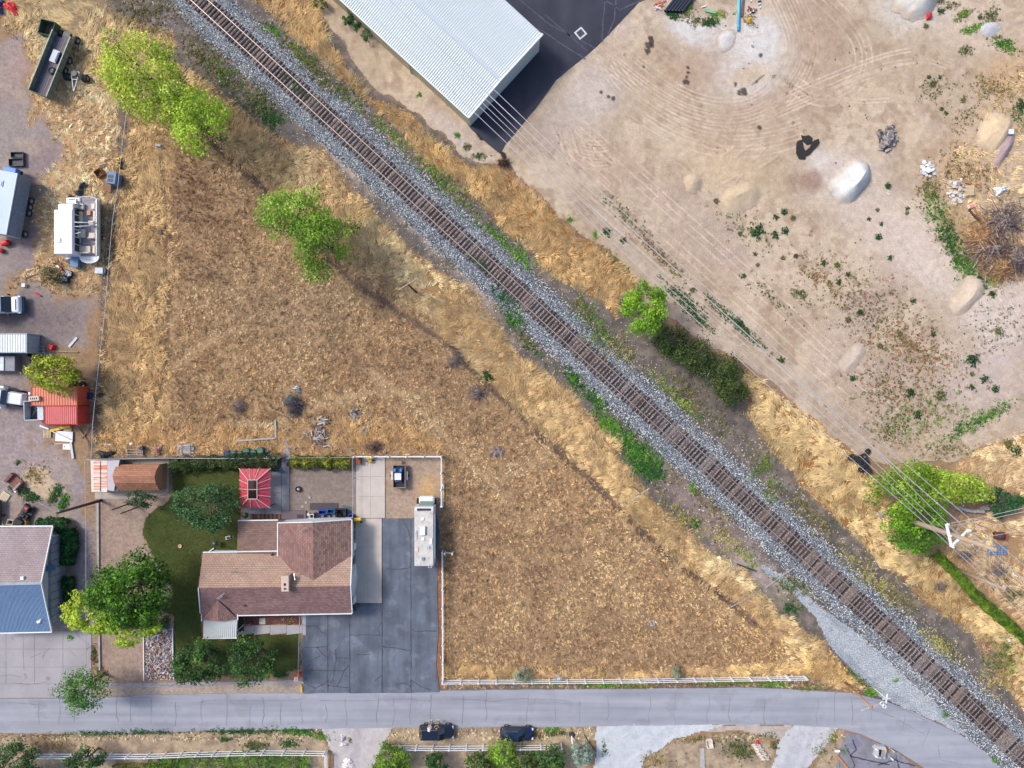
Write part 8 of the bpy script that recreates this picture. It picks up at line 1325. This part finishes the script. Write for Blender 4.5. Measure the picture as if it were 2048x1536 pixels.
# people
def skinned(name, mat, nodes, edges, par, sub=1):
    me = bpy.data.meshes.new(name); me.from_pydata([n[0] for n in nodes], edges, []); o = bpy.data.objects.new(name, me); COL.objects.link(o); o.parent = par; md = o.modifiers.new('s', 'SKIN'); sv = me.skin_vertices[0] if me.skin_vertices else None
    if sv is None: bpy.context.view_layer.objects.active = o; bpy.ops.mesh.customdata_skin_add(); sv = me.skin_vertices[0]
    for i, nd in enumerate(nodes): r = nd[1]; sv.data[i].radius = (r, r) if not isinstance(r, tuple) else r
    sv.data[0].use_root = True; md.use_smooth_shade = True; s2 = o.modifiers.new('u', 'SUBSURF'); s2.levels = sub; s2.render_levels = sub; me.materials.append(mat); return o
def person(label, px, py, skin, top, legs, hatm, cap, lean=.75, mirror=1):
    """leaning back on the car: feet towards the road (+y), head towards the car (-y)"""
    t = at('person', label, 'person', px, py, 0); m = mirror
    hip = Vector((0, -.2, .9)); ch = Vector((0, -.28, 1.3)); nk = Vector((0, -.3, 1.47)); hd = Vector((0, -.29, 1.66)); J = [(tuple(hip), .13), (tuple(hip.lerp(ch, .5)), (.13, .11)), (tuple(ch), (.15, .11)), (tuple(nk), .055), (tuple(hd - Vector((0, 0, .06))), .085), (tuple(hd + Vector((0, 0, .06))), .09)]
    E = [(0, 1), (1, 2), (2, 3), (3, 4), (4, 5)]; J.append((tuple(hd + Vector((0, .1, -.02))), .018)); E.append((4, len(J) - 1))
    for s_ in (-1, 1):
        a = len(J); J += [((s_ * .1, -.19, .86), .09), ((s_ * .13, -.02, .5), .065), ((s_ * (.15 if s_ == m else .1), .12, .09), .045), ((s_ * .16, .3, .05), .04)]; E += [(0, a), (a, a + 1), (a + 1, a + 2), (a + 2, a + 3)]
        a = len(J); sh = Vector((s_ * .2, -.29, 1.38)); el = Vector((s_ * .28, -.18, 1.12)); wr = Vector((s_ * .14, .02, 1.08)); J += [(tuple(sh), .06), (tuple(el), .042), (tuple(wr), .03), (tuple(wr + Vector((-s_ * .06, .04, 0))), .034)]; E += [(2, a), (a, a + 1), (a + 1, a + 2), (a + 2, a + 3)]; pal = a + 3
        for f in range(5): b = len(J); base = Vector(J[pal][0]); d = Vector((-s_ * (.05 if f else .0), .03 - .018 * f, .02 - .012 * f)); J += [(tuple(base + d * 1.0), .009), (tuple(base + d * 1.7 + Vector((0, 0, -.02))), .008)]; E += [(pal, b), (b, b + 1)]
    skinned('body', skin, J, E, t)
    skinned('shirt', top, [(tuple(hip + Vector((0, 0, .04))), .15), (tuple(hip.lerp(ch, .5)), (.16, .135)), (tuple(ch), (.18, .135)), ((-.21, -.29, 1.37), .08), ((-.26, -.22, 1.2), .06), ((.21, -.29, 1.37), .08), ((.26, -.22, 1.2), .06)], [(0, 1), (1, 2), (2, 3), (3, 4), (2, 5), (5, 6)], t)
    skinned('trousers', legs, [(tuple(hip - Vector((0, 0, .02))), .155), ((-.1, -.19, .84), .11), ((-.13, -.04, .52), .085), ((.1, -.19, .84), .11), ((.13, -.04, .52), .085)], [(0, 1), (1, 2), (0, 3), (3, 4)], t)
    mb = MB(); mb.lathe((hd.x, hd.y - .02, hd.z + .03), [(.115, -.08), (.12, 0), (.1, .08), (.05, .12), (0, .13)], 14); o = mb.build('hair', hatm, t, smooth=True)
    if cap: mb = MB(); mb.lathe((hd.x, hd.y, hd.z + .06), [(.2 if cap == 'hat' else .13, 0), (.13, .03), (.12, .1), (0, .14)], 16); mb.build('hat', M('hat_' + cap, C(230, 228, 226) if cap == 'hat' else C(30, 170, 130), .8), t)
    for s_ in (-1, 1): mb = MB(); mb.box((s_ * .16, .24, .05), (.1, .27, .09), top=.8); mb.build('shoe', M('shoe_white', C(226, 222, 220), .7), t, bevel=.02)
    for s_ in (-1, 1): mb = MB(); mb.lathe((hd.x + s_ * .035, hd.y + .088, hd.z + .01), [(0, -.012), (.012, 0), (0, .012)], 6); mb.build('eye', black, t); mb = MB(); mb.lathe((hd.x + s_ * .092, hd.y, hd.z), [(0, -.03), (.018, 0), (0, .03)], 6); mb.build('ear', skin, t)
    mb = MB(); mb.box((hd.x, hd.y + .085, hd.z - .06), (.05, .012, .012)); mb.build('mouth', M('lip', C(150, 80, 76), .6), t); return t
skm = M('skin', C(214, 166, 144), .6, .05, bm=0)
person('person in white top and pale hat leaning on the dusty SUV', 861, 1444, skm, M('white_shirt', C(224, 220, 222), .9, .05), M('pale_shorts', C(206, 190, 186), .9), M('pale_hair', C(200, 180, 160), .8), 'hat')
person('person in black clothes holding a green item, leaning on the dusty SUV', 875, 1444, skm, M('black_shirt', C(34, 32, 36), .9), M('black_shorts', C(30, 30, 34), .9), M('brown_hair', C(86, 56, 42), .8), None, mirror=-1)
t = at('green_bag', 'small bright green bag held by the person in black', 'bag', 873, 1443, 0, z=.95, top=1.0); slab(t, 'pouch', -.14, -.12, 0, .18, .12, .16, M('bright_teal', C(24, 176, 132), .6), .04); mb = MB(); mb.tube([(-.1, 0, .16), (0, 0, .26), (.1, 0, .16)], .012, 5); mb.build('strap', black, t)
# street-side bits
t = at('white_marker', 'white post leaning out of a dark round pot by the sage bush', 'post', 1143, 1469); mb = MB(); mb.lathe((0, 0, 0), [(0, .3), (.28, .3), (.34, .25), (.34, 0)], 18); mb.build('base', M('dark_base', C(66, 58, 62), .9), t); mb = MB(); mb.tube([(0, -.1, .3), (.05, -.7, 1.1)], .09, 8); mb.build('shaft', white, t)
board('dark_rail', 'dark thin rail lying diagonally beside the sage bush', [(1168, 1469), (1188, 1498)], .1, .1, dwood)
for i, (x, y, w, l) in enumerate([(686, 1476, .6, .9), (688, 1488, 1.2, .5), (697, 1528, 1.8, 1.6)]): crumple('white_rubble', ['small white lump on the rutted gravel drive', 'white crumbled slab on the rutted gravel drive', 'large white rubble heap low on the rutted gravel drive'][i], 'rubble', x, y, w * 6, l * 6, .3, M('chalk', C(226, 222, 224), .9, .15, 4), 20 + i)
tub('white open concrete planter in the dry patch between gravel drives', 1420, 1489, 12, 17, .4, .15, M('chalk2', C(232, 226, 222), .8), 'planter_box', 'planter', inner=M('pinkish_white', C(222, 196, 188))); board('concrete_strip', 'grey concrete strip set in the dry patch', [(1404, 1496), (1405, 1536)], .6, .08, M('edging_concrete', C(176, 172, 168)))
t = at('brick_stack', 'stack of cream blocks tumbling beside a red cup', 'blocks', 1513, 1503)
for i in range(20):
    r_ = i // 2; mb = MB(); mb.box((-.35 + r_ * .13 + (i % 2) * .55 + R.uniform(-.1, .1), .95 - r_ * .21, .12 + .1 * R.random()), (.5, .17, .2), R.uniform(-.3, .3)); mb.build('block', M('cream_block_%d' % (i % 2), C(*[(222, 212, 200), (196, 184, 174)][i % 2]), .9, .1), t)
t = at('traffic_cone', 'small red-orange cone at the head of the cream blocks', 'cone', 1515, 1484); mb = MB(); mb.lathe((0, 0, 0), [(.2, .03), (.06, .45), (0, .46)], 12); mb.build('cone', redp, t); slab(t, 'foot', -.24, -.24, 0, .24, .24, .04, redp)
t = at('valve_box', 'concrete utility box with open dark hatch inside four bollards', 'utility box', 1762, 1505, -.1, top=.6); cg = M('box_concrete', C(186, 188, 190), .8, .1)
for q in ((-.65, -.75, -.3, .75), (-.3, .4, .55, .8), (.4, -.75, .6, .4), (-.3, -.8, .1, -.6)): slab(t, 'wall', q[0], q[1], 0, q[2], q[3], .7, cg)
slab(t, 'pit', -.3, -.6, .02, .4, .4, .06, black); slab(t, 'lid', .2, -.55, .7, .45, .3, .74, M('steel_lid', C(130, 156, 176), .4)); slab(t, 'yellow_hose', .45, .0, .7, .65, .6, .86, M('orange_yellow', C(232, 160, 40), .6), .05)
for i, (x, y, c) in enumerate([(1747, 1493, white), (1747, 1507, white), (1780, 1496, M('pinkish_post', C(226, 190, 180), .7)), (1778, 1512, white)]): t = at('bollard', ['white bollard at the upper left of the utility box', 'white bollard at the lower left of the utility box', 'pinkish bollard at the street side of the utility box', 'white bollard at the lower right of the utility box'][i], 'bollard', x, y); mb = MB(); mb.tube([(0, 0, 0), (0, 0, 1.05), (0, 0, 1.12)], [.09, .09, .03], 12); mb.build('pipe', c, t, smooth=True); mb = MB(); mb.cyl((0, 0, .04), .16, .08, 12); mb.build('footing', cg, t)
t = at('white_mailbox', 'white mailbox on a thin post by the cracked apron', 'mailbox', 1668, 1494); slab(t, 'box', -.35, -.12, .95, .3, .14, 1.2, white, .04); slab(t, 'post', -.04, -.04, 0, .04, .04, .95, wood); board('orange_pipe', 'rusty orange pipe lying at the edge of the apron', [(1673, 1510), (1698, 1540)], .22, .2, M('rust_orange', C(206, 130, 60), .7)); board('guide_wire', 'thin pale upright pole across the apron weeds', [(1677, 1500), (1677, 1545)], .05, .1, chrome)
t = at('yard_sign', 'small blue and white notice on the street fence, near the sage bush', 'sign', 1116, 1349); slab(t, 'post', -.04, 0, 0, .04, .06, 1.3, white); mb = MB(); mb.box((0, -.05, 1.3), (.75, .04, .9), rx=-.9); mb.build('panel', M('notice_blue', C(150, 180, 214), .5), t); mb = MB(); mb.box((0, -.05, 1.35), (.4, .04, .5), rx=-.9); mb.build('notice', white, t)
t = at('blue_sign', 'small blue and white notice on the end of the garden fence', 'sign', 772, 1489); slab(t, 'panel', -.3, -.1, 1.2, .5, .2, 1.28, M('notice_blue2', C(90, 150, 210), .5)); slab(t, 'border', -.36, -.14, 1.15, .56, .24, 1.2, white)
# east side and dirt lot
t = at('storm_drain', 'square storm drain with pale concrete collar in the black asphalt', 'drain', 1161, 67, math.radians(40), z=.04)
for q in ((-.62, -.62, -.42, .62), (.42, -.62, .62, .62), (-.42, -.62, .42, -.42), (-.42, .42, .42, .62)): slab(t, 'collar', q[0], q[1], -.05, q[2], q[3], .04, M('collar', C(210, 204, 208), .8))
slab(t, 'pit', -.42, -.42, -.05, .42, .42, 0, black); [slab(t, 'grate_bar', -.4, -.36 + i * .13, 0, .4, -.3 + i * .13, .03, M('grate', C(88, 112, 116), .6, metal=.3)) for i in range(6)]
pm_ = M('black_pipe', C(44, 50, 62), .35, .1); A0 = P(1345, 26)
for i in range(6): t = at('culvert_pipe', ['black ribbed pipe on the building side of the pipe stack', 'second black pipe from the building side', 'third black pipe from the building side', 'fourth black pipe from the building side', 'fifth black pipe from the building side', 'last black pipe at the green tube end'][i], 'pipe', 1340 + i * 7.5, 12 - i * 1.0, math.radians(52)); mb = MB(); mb.tube([(-1.0 - .1 * i, 0, .25), (3.2, 0, .25)], .23, 12, cap=False); mb.build('pipe', pm_, t, smooth=True); mb = MB(); mb.lathe((-1.0 - .1 * i, 0, .25), [(.26, -.04), (.28, 0), (.26, .04), (.2, .04), (.2, -.04), (.26, -.04)], 12, 0, 'x'); mb.build('collar', pm_, t)
t = at('blue_pipe', 'long bright blue water pipe pointing at the grey sand', 'pipe', 1476, 30); mb = MB(); mb.tube([(0, -2.1, .2), (.15, 4.0, .2)], .17, 12); mb.build('pipe', M('sky_blue', C(80, 186, 232), .4, .04), t, smooth=True); mb = MB(); mb.lathe((0, -1.6, .2), [(.19, -.08), (.2, 0), (.19, .08)], 12, 0, 'y'); mb.build('bell', M('sky_blue', C(80, 186, 232)), t)
board('dark_beam', 'dark beam lying beside the blue pipe', [(1487, -10), (1483, 34)], .2, .2, M('brown_beam', C(104, 90, 92), .9)); board('green_tube', 'pale green tube lying in the dry grass by the pipes', [(1410, 22), (1430, 27)], .26, .22, M('mint', C(120, 190, 150), .5)); board('green_tube', 'short mint tube near the weeds below the pipes', [(1372, 44), (1377, 38)], .12, .1, M('mint', C(120, 190, 150), .5)); board('white_tube', 'short white tube in the dry grass above the green one', [(1402, 15), (1412, 12)], .14, .1, white)
t = at('orange_cone_heap', 'heap of orange and red fittings beside the black pipes', 'fittings', 1317, 15)
for i in range(9): mb = MB(); mb.tube([(R.uniform(-1, 1), R.uniform(-.5, .9), .1), (R.uniform(-1, 1), R.uniform(-.5, .9), .2)], .05, 5); mb.build('fitting', [redp, M('salmon', C(226, 150, 120), .7), white][i % 3], t)
t = at('valve_scrap', 'pile of white and dark red pipe fittings beside the blue pipe', 'scrap', 1506, 14)
for i in range(14): mb = MB(); x, y = R.uniform(-.9, .9), R.uniform(-.8, .8); mb.box((x, y, .12), (R.uniform(.2, .5), .12, .12), R.random() * 3) if i % 3 else mb.lathe((x, y, .1), [(.1, 0), (.16, .06), (.1, .12)], 10); mb.build('fitting', [M('dark_red', C(176, 36, 46)), white, black][i % 3], t)
crumple('yellow_strap', 'tangled yellow hose on the grey sand', 'hose', 1497, 40, 6, 5, .15, M('hose_yellow', C(216, 176, 60), .7), 31); crumple('traffic_cone', 'small bright red object on the foot of the top gravel heap', 'cone', 1857, 33, 5, 6, .5, redp, 32)
t = at('white_rod', 'short white rod on bare dirt below the gravel pile', 'rod', 1776, 388, -.5); mb = MB(); mb.tube([(-.25, 0, .08), (.25, 0, .08)], .07, 7); mb.build('rod', white, t)
t = at('bluish_bin', 'pale blue box on the earth bank at the picture edge', 'box', 2023, 263, top=.5); slab(t, 'body', -.3, -.3, 0, .3, .3, .5, M('pale_blue_box', C(176, 206, 222), .5), .03); slab(t, 'lid', -.32, -.32, .5, .32, .32, .55, white)
def pile(name, label, px, py, rx, ry, h, rot, col, cat='gravel pile', seed=1, ridge=.0, n=64, mat=None, var=.2, skew=(0, 0), tag_kind=None):
    t = at(name, label, cat, px, py, 0, z=-.05); g = np.random.default_rng(seed); u = np.linspace(-1.15, 1.15, n); Xx, Yy = np.meshgrid(u, u, indexing='ij'); a = np.arctan2(Yy, Xx); xs, ys = Xx - skew[0] * (1 - np.hypot(Xx, Yy)).clip(0), Yy - skew[1] * (1 - np.hypot(Xx, Yy)).clip(0)
    rr_ = np.hypot(np.maximum(abs(xs) - ridge, 0) / (1 - ridge), ys) / (1 + .04 * np.sin(3 * a + seed) + .02 * np.sin(7 * a)); z = h * (np.sqrt((1 - rr_).clip(0) ** 2 + .02) - .14).clip(0) * 1.05 * (1 - .2 * np.exp(-(rr_ / .35) ** 2)); nz = fbm(Xx * 30 + seed * 50, Yy * 30, 8, 400 + seed); z = z * (.95 + .1 * nz) + (nz - .5) * .03
    keep = rr_ + (fbm(Xx * 60, Yy * 60, 12, 420 + seed) - .5) * .25 < .99; I = -np.ones(Xx.shape, int); I[keep] = np.arange(keep.sum()); q = np.stack([I[:-1, :-1].ravel(), I[1:, :-1].ravel(), I[1:, 1:].ravel(), I[:-1, 1:].ravel()], 1); q = q[(q >= 0).all(1)]
    ca, sa = math.cos(-rot), math.sin(-rot); lx, ly = Xx * rx / S, -Yy * ry / S; px_, py_ = lx * ca - ly * sa, lx * sa + ly * ca; zz_ = z + .045
    ed = sstep(.62, .95, rr_ + (nz - .5) * .5)[..., None] * .75; c = (np.array(C(*col)) * (1 - ed) + np.array(C(192, 172, 152)) * ed) * (1 - var / 2 + var * nz[..., None]); npmesh('mound', np.stack([px_[keep], py_[keep], zz_[keep]], 1), q[:, ::-1], mat or gravel_m, c[keep], None, t, smooth=True); return t
pile('gravel_pile', 'tall white gravel pile with a sharp crest', 1700, 362, 50, 34, 2.2, math.radians(-50), (214, 215, 214), seed=1, skew=(.12, .45), ridge=.35); pile('gravel_pile', 'pale grey gravel pile cut by the top of the picture', 1830, 4, 50, 36, 2.0, -.3, (208, 206, 200), seed=3, skew=(.4, 0))
pile('sand_pile', 'sandy earth mound with flat cut top near the picture edge', 1988, 262, 32, 46, 1.0, .5, (222, 198, 164), 'earth mound', 4, ridge=.3, skew=(.35, 0)); pile('sand_pile', 'pale sandy ridge at the end of the bulldozed strip', 1932, 590, 46, 26, .75, math.radians(-50), (212, 194, 174), 'earth mound', 5, skew=(.1, .5), ridge=.4); pile('sand_pile', 'low beige heap beside the scraped rectangle', 1386, 366, 22, 20, .8, 1.2, (202, 182, 156), 'earth mound', 6); pile('sand_pile', 'beige sand heap with raked ridges', 1478, 398, 46, 30, .8, -.5, (204, 184, 156), 'earth mound', 7, skew=(.3, -.3), ridge=.25); pile('sand_pile', 'grey-beige ridge beside the weeds, nearest the wires', 1704, 716, 36, 18, .35, math.radians(-52), (200, 184, 170), 'earth mound', 8, ridge=.4, skew=(0, .4)); pile('sand_pile', 'small grey shallow heap on the far grey sand', 1978, 58, 26, 16, .5, -.2, (200, 200, 204), 'earth mound', 9)
pile('shaded_bank', 'stony bank beside the cut-top mound, coloured dark as its shaded side', 2008, 300, 14, 44, .9, .5, (168, 148, 150), 'earth bank', 10); pile('sand_scoop', 'bright scooped grey-white sand hollow below the blue pipe', 1452, 80, 18, 26, .3, .5, (212, 208, 206), 'sand', 11)  # the narrow bank carries the mound's shaded edge in its dark mauve colour
def rubble(name, label, cat, px, py, rx, ry, n, cols, s0, s1, h, seed, rot=0):
    t = at(name, label, cat, px, py, rot); g = np.random.default_rng(seed)
    for i in range(n):
        a_ = g.random() * 6.28; r_ = g.random() ** .6; x, y = r_ * math.cos(a_) * rx / S, r_ * math.sin(a_) * ry / S; s_ = g.uniform(s0, s1); k = g.integers(5, 8); poly = [(s_ * g.uniform(.7, 1.1) * math.cos(6.283 * j / k), s_ * g.uniform(.5, .9) * math.sin(6.283 * j / k)) for j in range(k)]
        mb = MB(); mb.prism(poly, 0, s_ * .35); o = mb.build('chunk', M(name + '_%d' % (i % len(cols)), C(*cols[i % len(cols)]), .9, .2, 4), t); o.location = (x, y, h * (1 - r_) * g.uniform(.6, 1) + .02); o.rotation_euler = (g.uniform(-.5, .5), g.uniform(-.5, .5), g.random() * 6)
    return t
rubble('asphalt_rubble', 'heap of broken dark grey asphalt slabs on the dirt lot', 'rubble', 1772, 276, 21, 24, 70, [(150, 140, 138), (110, 104, 110), (60, 60, 70), (172, 162, 156)], .2, .6, .9, 51)
rubble('plaster_rubble', 'heap of broken white slabs by the weedy edge', 'rubble', 1855, 340, 13, 17, 30, [(228, 228, 230), (206, 206, 212)], .2, .42, .5, 52, .3); rubble('stone_rubble', 'pale stone rubble heap against the new pallet', 'rubble', 1913, 382, 20, 28, 70, [(206, 194, 188), (186, 170, 164), (220, 208, 196), (236, 232, 228)], .12, .34, .7, 53); pallet('new yellow pallet lying on the pale rubble heap', 1934, 383, 17, 19, .05, 8, .5)
t = at('plywood_sheet', 'small square of plywood below the rubble heap', 'board', 1905, 413, .4); slab(t, 'sheet', -.33, -.25, 0, .33, .25, .05, wood); slab(t, 'batten', -.3, -.05, .05, .3, .05, .09, wood); board('white_plank', 'white sheet of broken boards beside the pallet', [(1912, 400), (1930, 390)], .5, .06, white); board('dark_plank', 'brown plank leaning above the pallet', [(1922, 362), (1940, 366)], .4, .2, M('brown_pole', C(164, 124, 88))); crumple('white_bag', 'white curved sheet lying in the straw near the brush heap', 'sheet', 2001, 380, 12, 7, .4, white, 33, .4)
board('old_timber', 'long dark timber running into the brush heap', [(1937, 420), (1968, 454)], .25, .2, dwood); board('old_timber', 'second long timber beside the dark one', [(1945, 416), (1971, 450)], .2, .25, M('brown_pole', C(164, 124, 88))); t = at('concrete_block', 'pale block at the head of the long timbers', 'block', 1941, 413, .2); slab(t, 'block', -.4, -.25, 0, .4, .25, .4, M('chalk2', C(232, 226, 222))); slab(t, 'cap', -.35, -.2, .4, .3, .2, .46, M('salmon', C(226, 150, 120)))
def brush(name, label, px, py, rx, ry, h, n, cols, seed, cat='brush', rad=.035, length=1.0):
    t = at(name, label, cat, px, py); n = int(n * .75); g = np.random.default_rng(seed); pal = np.clip(np.array([C(*c) for c in cols]) * 1.4, 0, .85)
    p = g.normal(0, .45, (n, 2)) * np.array([rx, ry]) / S; a_ = g.random(n) * 6.28; a_ = np.where(g.random(n) < .6, np.arctan2(p[:, 1], p[:, 0]) + g.normal(0, .5, n), a_); L_ = length * (.4 + g.random(n)); z = h * g.random(n) * np.exp(-(p ** 2).sum(1) / ((rx + ry) / 2 / S) ** 2) + .05
    d = np.stack([np.cos(a_) * L_, np.sin(a_) * L_, g.normal(0, .2, n)], 1); w = np.stack([-np.sin(a_), np.cos(a_), 0 * a_], 1) * rad; b = np.stack([p[:, 0], p[:, 1], z], 1); v = np.stack([b - d / 2 + w, b - d / 2 - w, b - d / 2 + np.array([0, 0, rad * 1.5]), b + d / 2], 1).reshape(-1, 3); v[:, 2] = np.maximum(v[:, 2], .02)
    k = np.arange(n)[:, None, None] * 4; f = (np.array([[0, 1, 3], [1, 2, 3], [2, 0, 3]])[None] + k).reshape(-1, 3); npmesh('twigs', v, f, MATS['leaf'], np.repeat(pal[g.integers(0, len(pal), n)] * (.6 + .7 * g.random((n, 1))), 4, 0), 'stuff', t); return t
GT = [(180, 166, 162), (146, 132, 134), (200, 186, 178), (112, 100, 104)]; TT = [(226, 186, 134), (236, 200, 150), (196, 150, 108), (166, 126, 96)]
for a in [('brush_heap', 'big heap of tan brush and roots beside the dirt lot', 1968, 480, 40, 44, .5, 1500, TT, 61, .03, 1.5), ('brush_heap', 'tan brush spilling towards the picture edge below the stump', 2006, 530, 50, 36, .5, 1500, TT, 60, .03, 1.5), ('brush_heap', 'grey branches strewn over the tan brush', 1984, 500, 56, 50, .7, 420, GT, 59, .04, 2.4), ('root_stump', 'grey uprooted stump with bare branches at the picture edge', 2010, 440, 50, 44, 1.0, 420, GT, 62, .05, 1.8), ('root_stump', 'dark grey brush at the lower picture edge of the heap', 2034, 520, 26, 30, 1.2, 700, GT, 63, .04, 1.3), ('dead_bush', 'dark dead brush pile at the tip of the black asphalt', 1006, 326, 14, 10, .8, 300, [(96, 76, 70), (130, 104, 92)], 64, .025, .9), ('dead_bush', 'grey dead bush at the juncture of the ditch and path', 912, 722, 26, 20, .6, 500, GT, 65, .02, .9), ('dead_bush', 'grey dead brush beside the single green bush', 956, 785, 26, 18, .5, 500, GT, 66, .02, .9),
          ('brush_heap', 'dark grey branch pile in the field below the silver scrap', 592, 812, 18, 26, .7, 600, [(110, 106, 116), (150, 144, 150), (80, 76, 84)], 67, .03, .8), ('dead_bush', 'purplish dead tumbleweed outside the white fence corner', 748, 893, 20, 12, .6, 500, [(150, 126, 124), (126, 104, 106)], 68, .02, .6), ('dead_bush', 'tangled grey brush in the golden grass beside the round tree', 1250, 600, 16, 12, .5, 240, GT, 69, .02, .9), ('dead_bush', 'grey dead bush in the left side of the dry field', 480, 812, 18, 18, .5, 400, GT, 70, .02, .7), ('dead_bush', 'grey dead bush in the golden strip above the hedge', 1882, 1172, 14, 12, .5, 300, GT, 71, .02, .7), ('dead_bush', 'grey brush below the big power pole', 1930, 1110, 20, 12, .5, 300, GT, 72, .02, .8), ('dead_bush', 'grey brush between the power pole and the picture edge', 1994, 1142, 18, 14, .5, 300, GT, 73, .02, .8)]: brush(a[0], a[1], a[2], a[3], a[4], a[5], a[6], a[7], a[8], a[9], 'brush', a[10], a[11])
t = at('firewood_pile', 'pile of short cut silver-grey logs in the dry field', 'firewood', 638, 868)
for i in range(70): mb = MB(); a_ = R.random() * 3.14; x, y = R.gauss(0, .75), R.gauss(-.2, .8); l_ = R.uniform(.2, .4); mb.tube([(x - l_ * math.cos(a_), y - l_ * math.sin(a_), .1 + .1 * R.random()), (x + l_ * math.cos(a_), y + l_ * math.sin(a_), .12 + .25 * R.random())], R.uniform(.05, .09), 6); mb.build('log', M('log_%d' % (i % 3), C(*[(196, 184, 176), (120, 108, 106), (160, 148, 144)][i % 3]), .9, .2), t)
for i in range(10): mb = MB(); a_ = R.uniform(-.6, 1.6); x, y = .6 + R.gauss(0, .4), 1.6 + R.gauss(0, .3); mb.tube([(x - .4 * math.cos(a_), y - .4 * math.sin(a_), .15), (x + .4 * math.cos(a_), y + .4 * math.sin(a_), .25)], .11, 7); mb.build('log', M('log_%d' % (i % 3), C(150, 140, 136)), t)
crumple('silver_scrap', 'crumpled silver sheet above the dark branch pile', 'scrap', 594, 777, 8, 5, .3, chrome, 41, -.5); t = at('black_tarp', 'flat dark teal tarp folded by the branch pile', 'tarp', 577, 800, .9); slab(t, 'fold', -.7, -.35, .05, .7, .35, .15, M('dark_teal', C(54, 70, 84))); slab(t, 'flap', -.5, -.2, .15, .4, .3, .2, M('dark_teal', C(54, 70, 84)))
board('orange_bar', 'thin orange pipe lying beside the firewood', [(603, 852), (632, 851)], .06, .06, M('orange_thin', C(226, 140, 90), .6)); rubble('grey_rubble', 'scatter of grey slabs right of the firewood pile', 'rubble', 708, 826, 15, 9, 14, [(150, 146, 154), (110, 106, 114)], .15, .3, .3, 54); rubble('grey_rubble', 'few grey slabs with one pale blue block near the white fence', 'rubble', 726, 860, 10, 5, 7, [(120, 116, 124), (190, 206, 220)], .15, .28, .2, 55); board('low_kerb', 'grey timber edge of the old garden bed, long side', [(472, 882), (552, 876)], .2, .15, M('worn_grey_wood', C(176, 170, 172))); board('low_kerb', 'grey timber edge of the old garden bed, short side', [(552, 876), (551, 840)], .2, .15, M('worn_grey_wood', C(176, 170, 172)))
# tyre dump
g = np.random.default_rng(9)
for i in range(20):
    x, y = 1727 + g.normal(0, 13), 922 + g.normal(0, 8); x += (y - 922) * .6; tyre('old black tyre in the dumped heap by the overhead wires', x, y, .05 + .5 * g.random(), .34 + .1 * g.random(), g.random() * 6, 'tyres dumped in a heap by the dirt lot', g.uniform(-.5, .5), False, .22)
# stone wall and remaining things by the power poles
t = at('dry_stone_wall', 'low curved wall of grey stacked stones by the dark shrub', 'wall', 1950, 1016); g = np.random.default_rng(12); sm = MB(); sm.box((0, 0, 0), (.42, .36, .3), top=.85, topx=.9); o = sm.build('stone', M('wall_stone', C(176, 172, 176), .9, .25, 3), t, bevel=.03); wm_ = o.data; bpy.data.objects.remove(o)
for i in range(44): f = (i % 15) / 14; lv = i // 15; x, y = 1912 + 72 * f, 1014 + 7 * math.sin(f * 3.1) - (4 if f > .7 else 0) * f; q = P(x, y + R.uniform(-1, 1)) - t.location; inst('stone', wm_, t, (q.x, q.y, .15 + .28 * lv), R.uniform(-.4, .4), scale=(R.uniform(.7, 1.1), R.uniform(.7, 1.1), 1))
t = at('fire_barrel', 'rusty brown drum lying open with a red end', 'drum', 1996, 1070, -.1); mb = MB(); mb.lathe((-.1, 0, .5), [(.5, -.65), (.5, .5), (.44, .5), (.44, -.6), (0, -.62)], 18, 0, 'x'); mb.build('drum', M('drum_rust', C(112, 72, 66), .8, .2), t, smooth=True); slab(t, 'lid', .55, -.5, .1, .85, .45, .8, M('red_rust', C(176, 84, 66), .7), .06)
t = at('wire_cage', 'blue-grey mesh cage panel on the ground below the pole top', 'cage', 1991, 1100, -.02); [slab(t, 'bar', -1.2 + i * .4, -.55, .3, -1.15 + i * .4, .55, .36, slb) for i in range(7)]; [slab(t, 'bar', -1.2, -.55 + i * .27, .36, 1.25, -.5 + i * .27, .42, slb) for i in range(5)]; slab(t, 'tray', -1.2, -.55, .05, 1.25, .58, .12, M('cage_floor', C(160, 168, 182), .6))
board('white_bag', 'small white litter piece by the clipped hedge end', [(2014, 1277), (2018, 1282)], .25, .2, white); crumple('debris_heap', 'small grey stone heap in the golden grass left of the big tree', 'rubble', 1762, 1031, 8, 5, .3, M('edging_concrete', C(176, 172, 168)), 44)
board('fallen_beam', 'old fallen timber crossing the golden strip to the gravel', [(1462, 1214), (1522, 1180)], .09, .1, M('worn_grey_wood', C(176, 170, 172))); board('fallen_beam', 'grey fallen pole pointing at the ballast from the golden strip', [(1530, 1176), (1586, 1136)], .09, .1, M('worn_grey_wood', C(176, 170, 172))); board('fallen_beam', 'dark rail length lying on the bare strip by the golden grass', [(1474, 1128), (1512, 1142)], .16, .16, dkmet); board('rail_scrap', 'short rusty rail scrap on the gravel beside the track', [(1720, 1244), (1732, 1249)], .2, .15, MATS['rail_rust'])
rubble('ring_stones', 'ring of grey stones on a bare round patch in the triangular field', 'stones', 1303, 1247, 8, 8, 16, [(170, 160, 154), (196, 186, 178)], .08, .2, .1, 56); rubble('grey_rubble', 'round patch of broken grey soil lumps beside the path', 'rubble', 993, 905, 16, 12, 40, [(150, 132, 124), (176, 156, 144)], .08, .2, .12, 57)
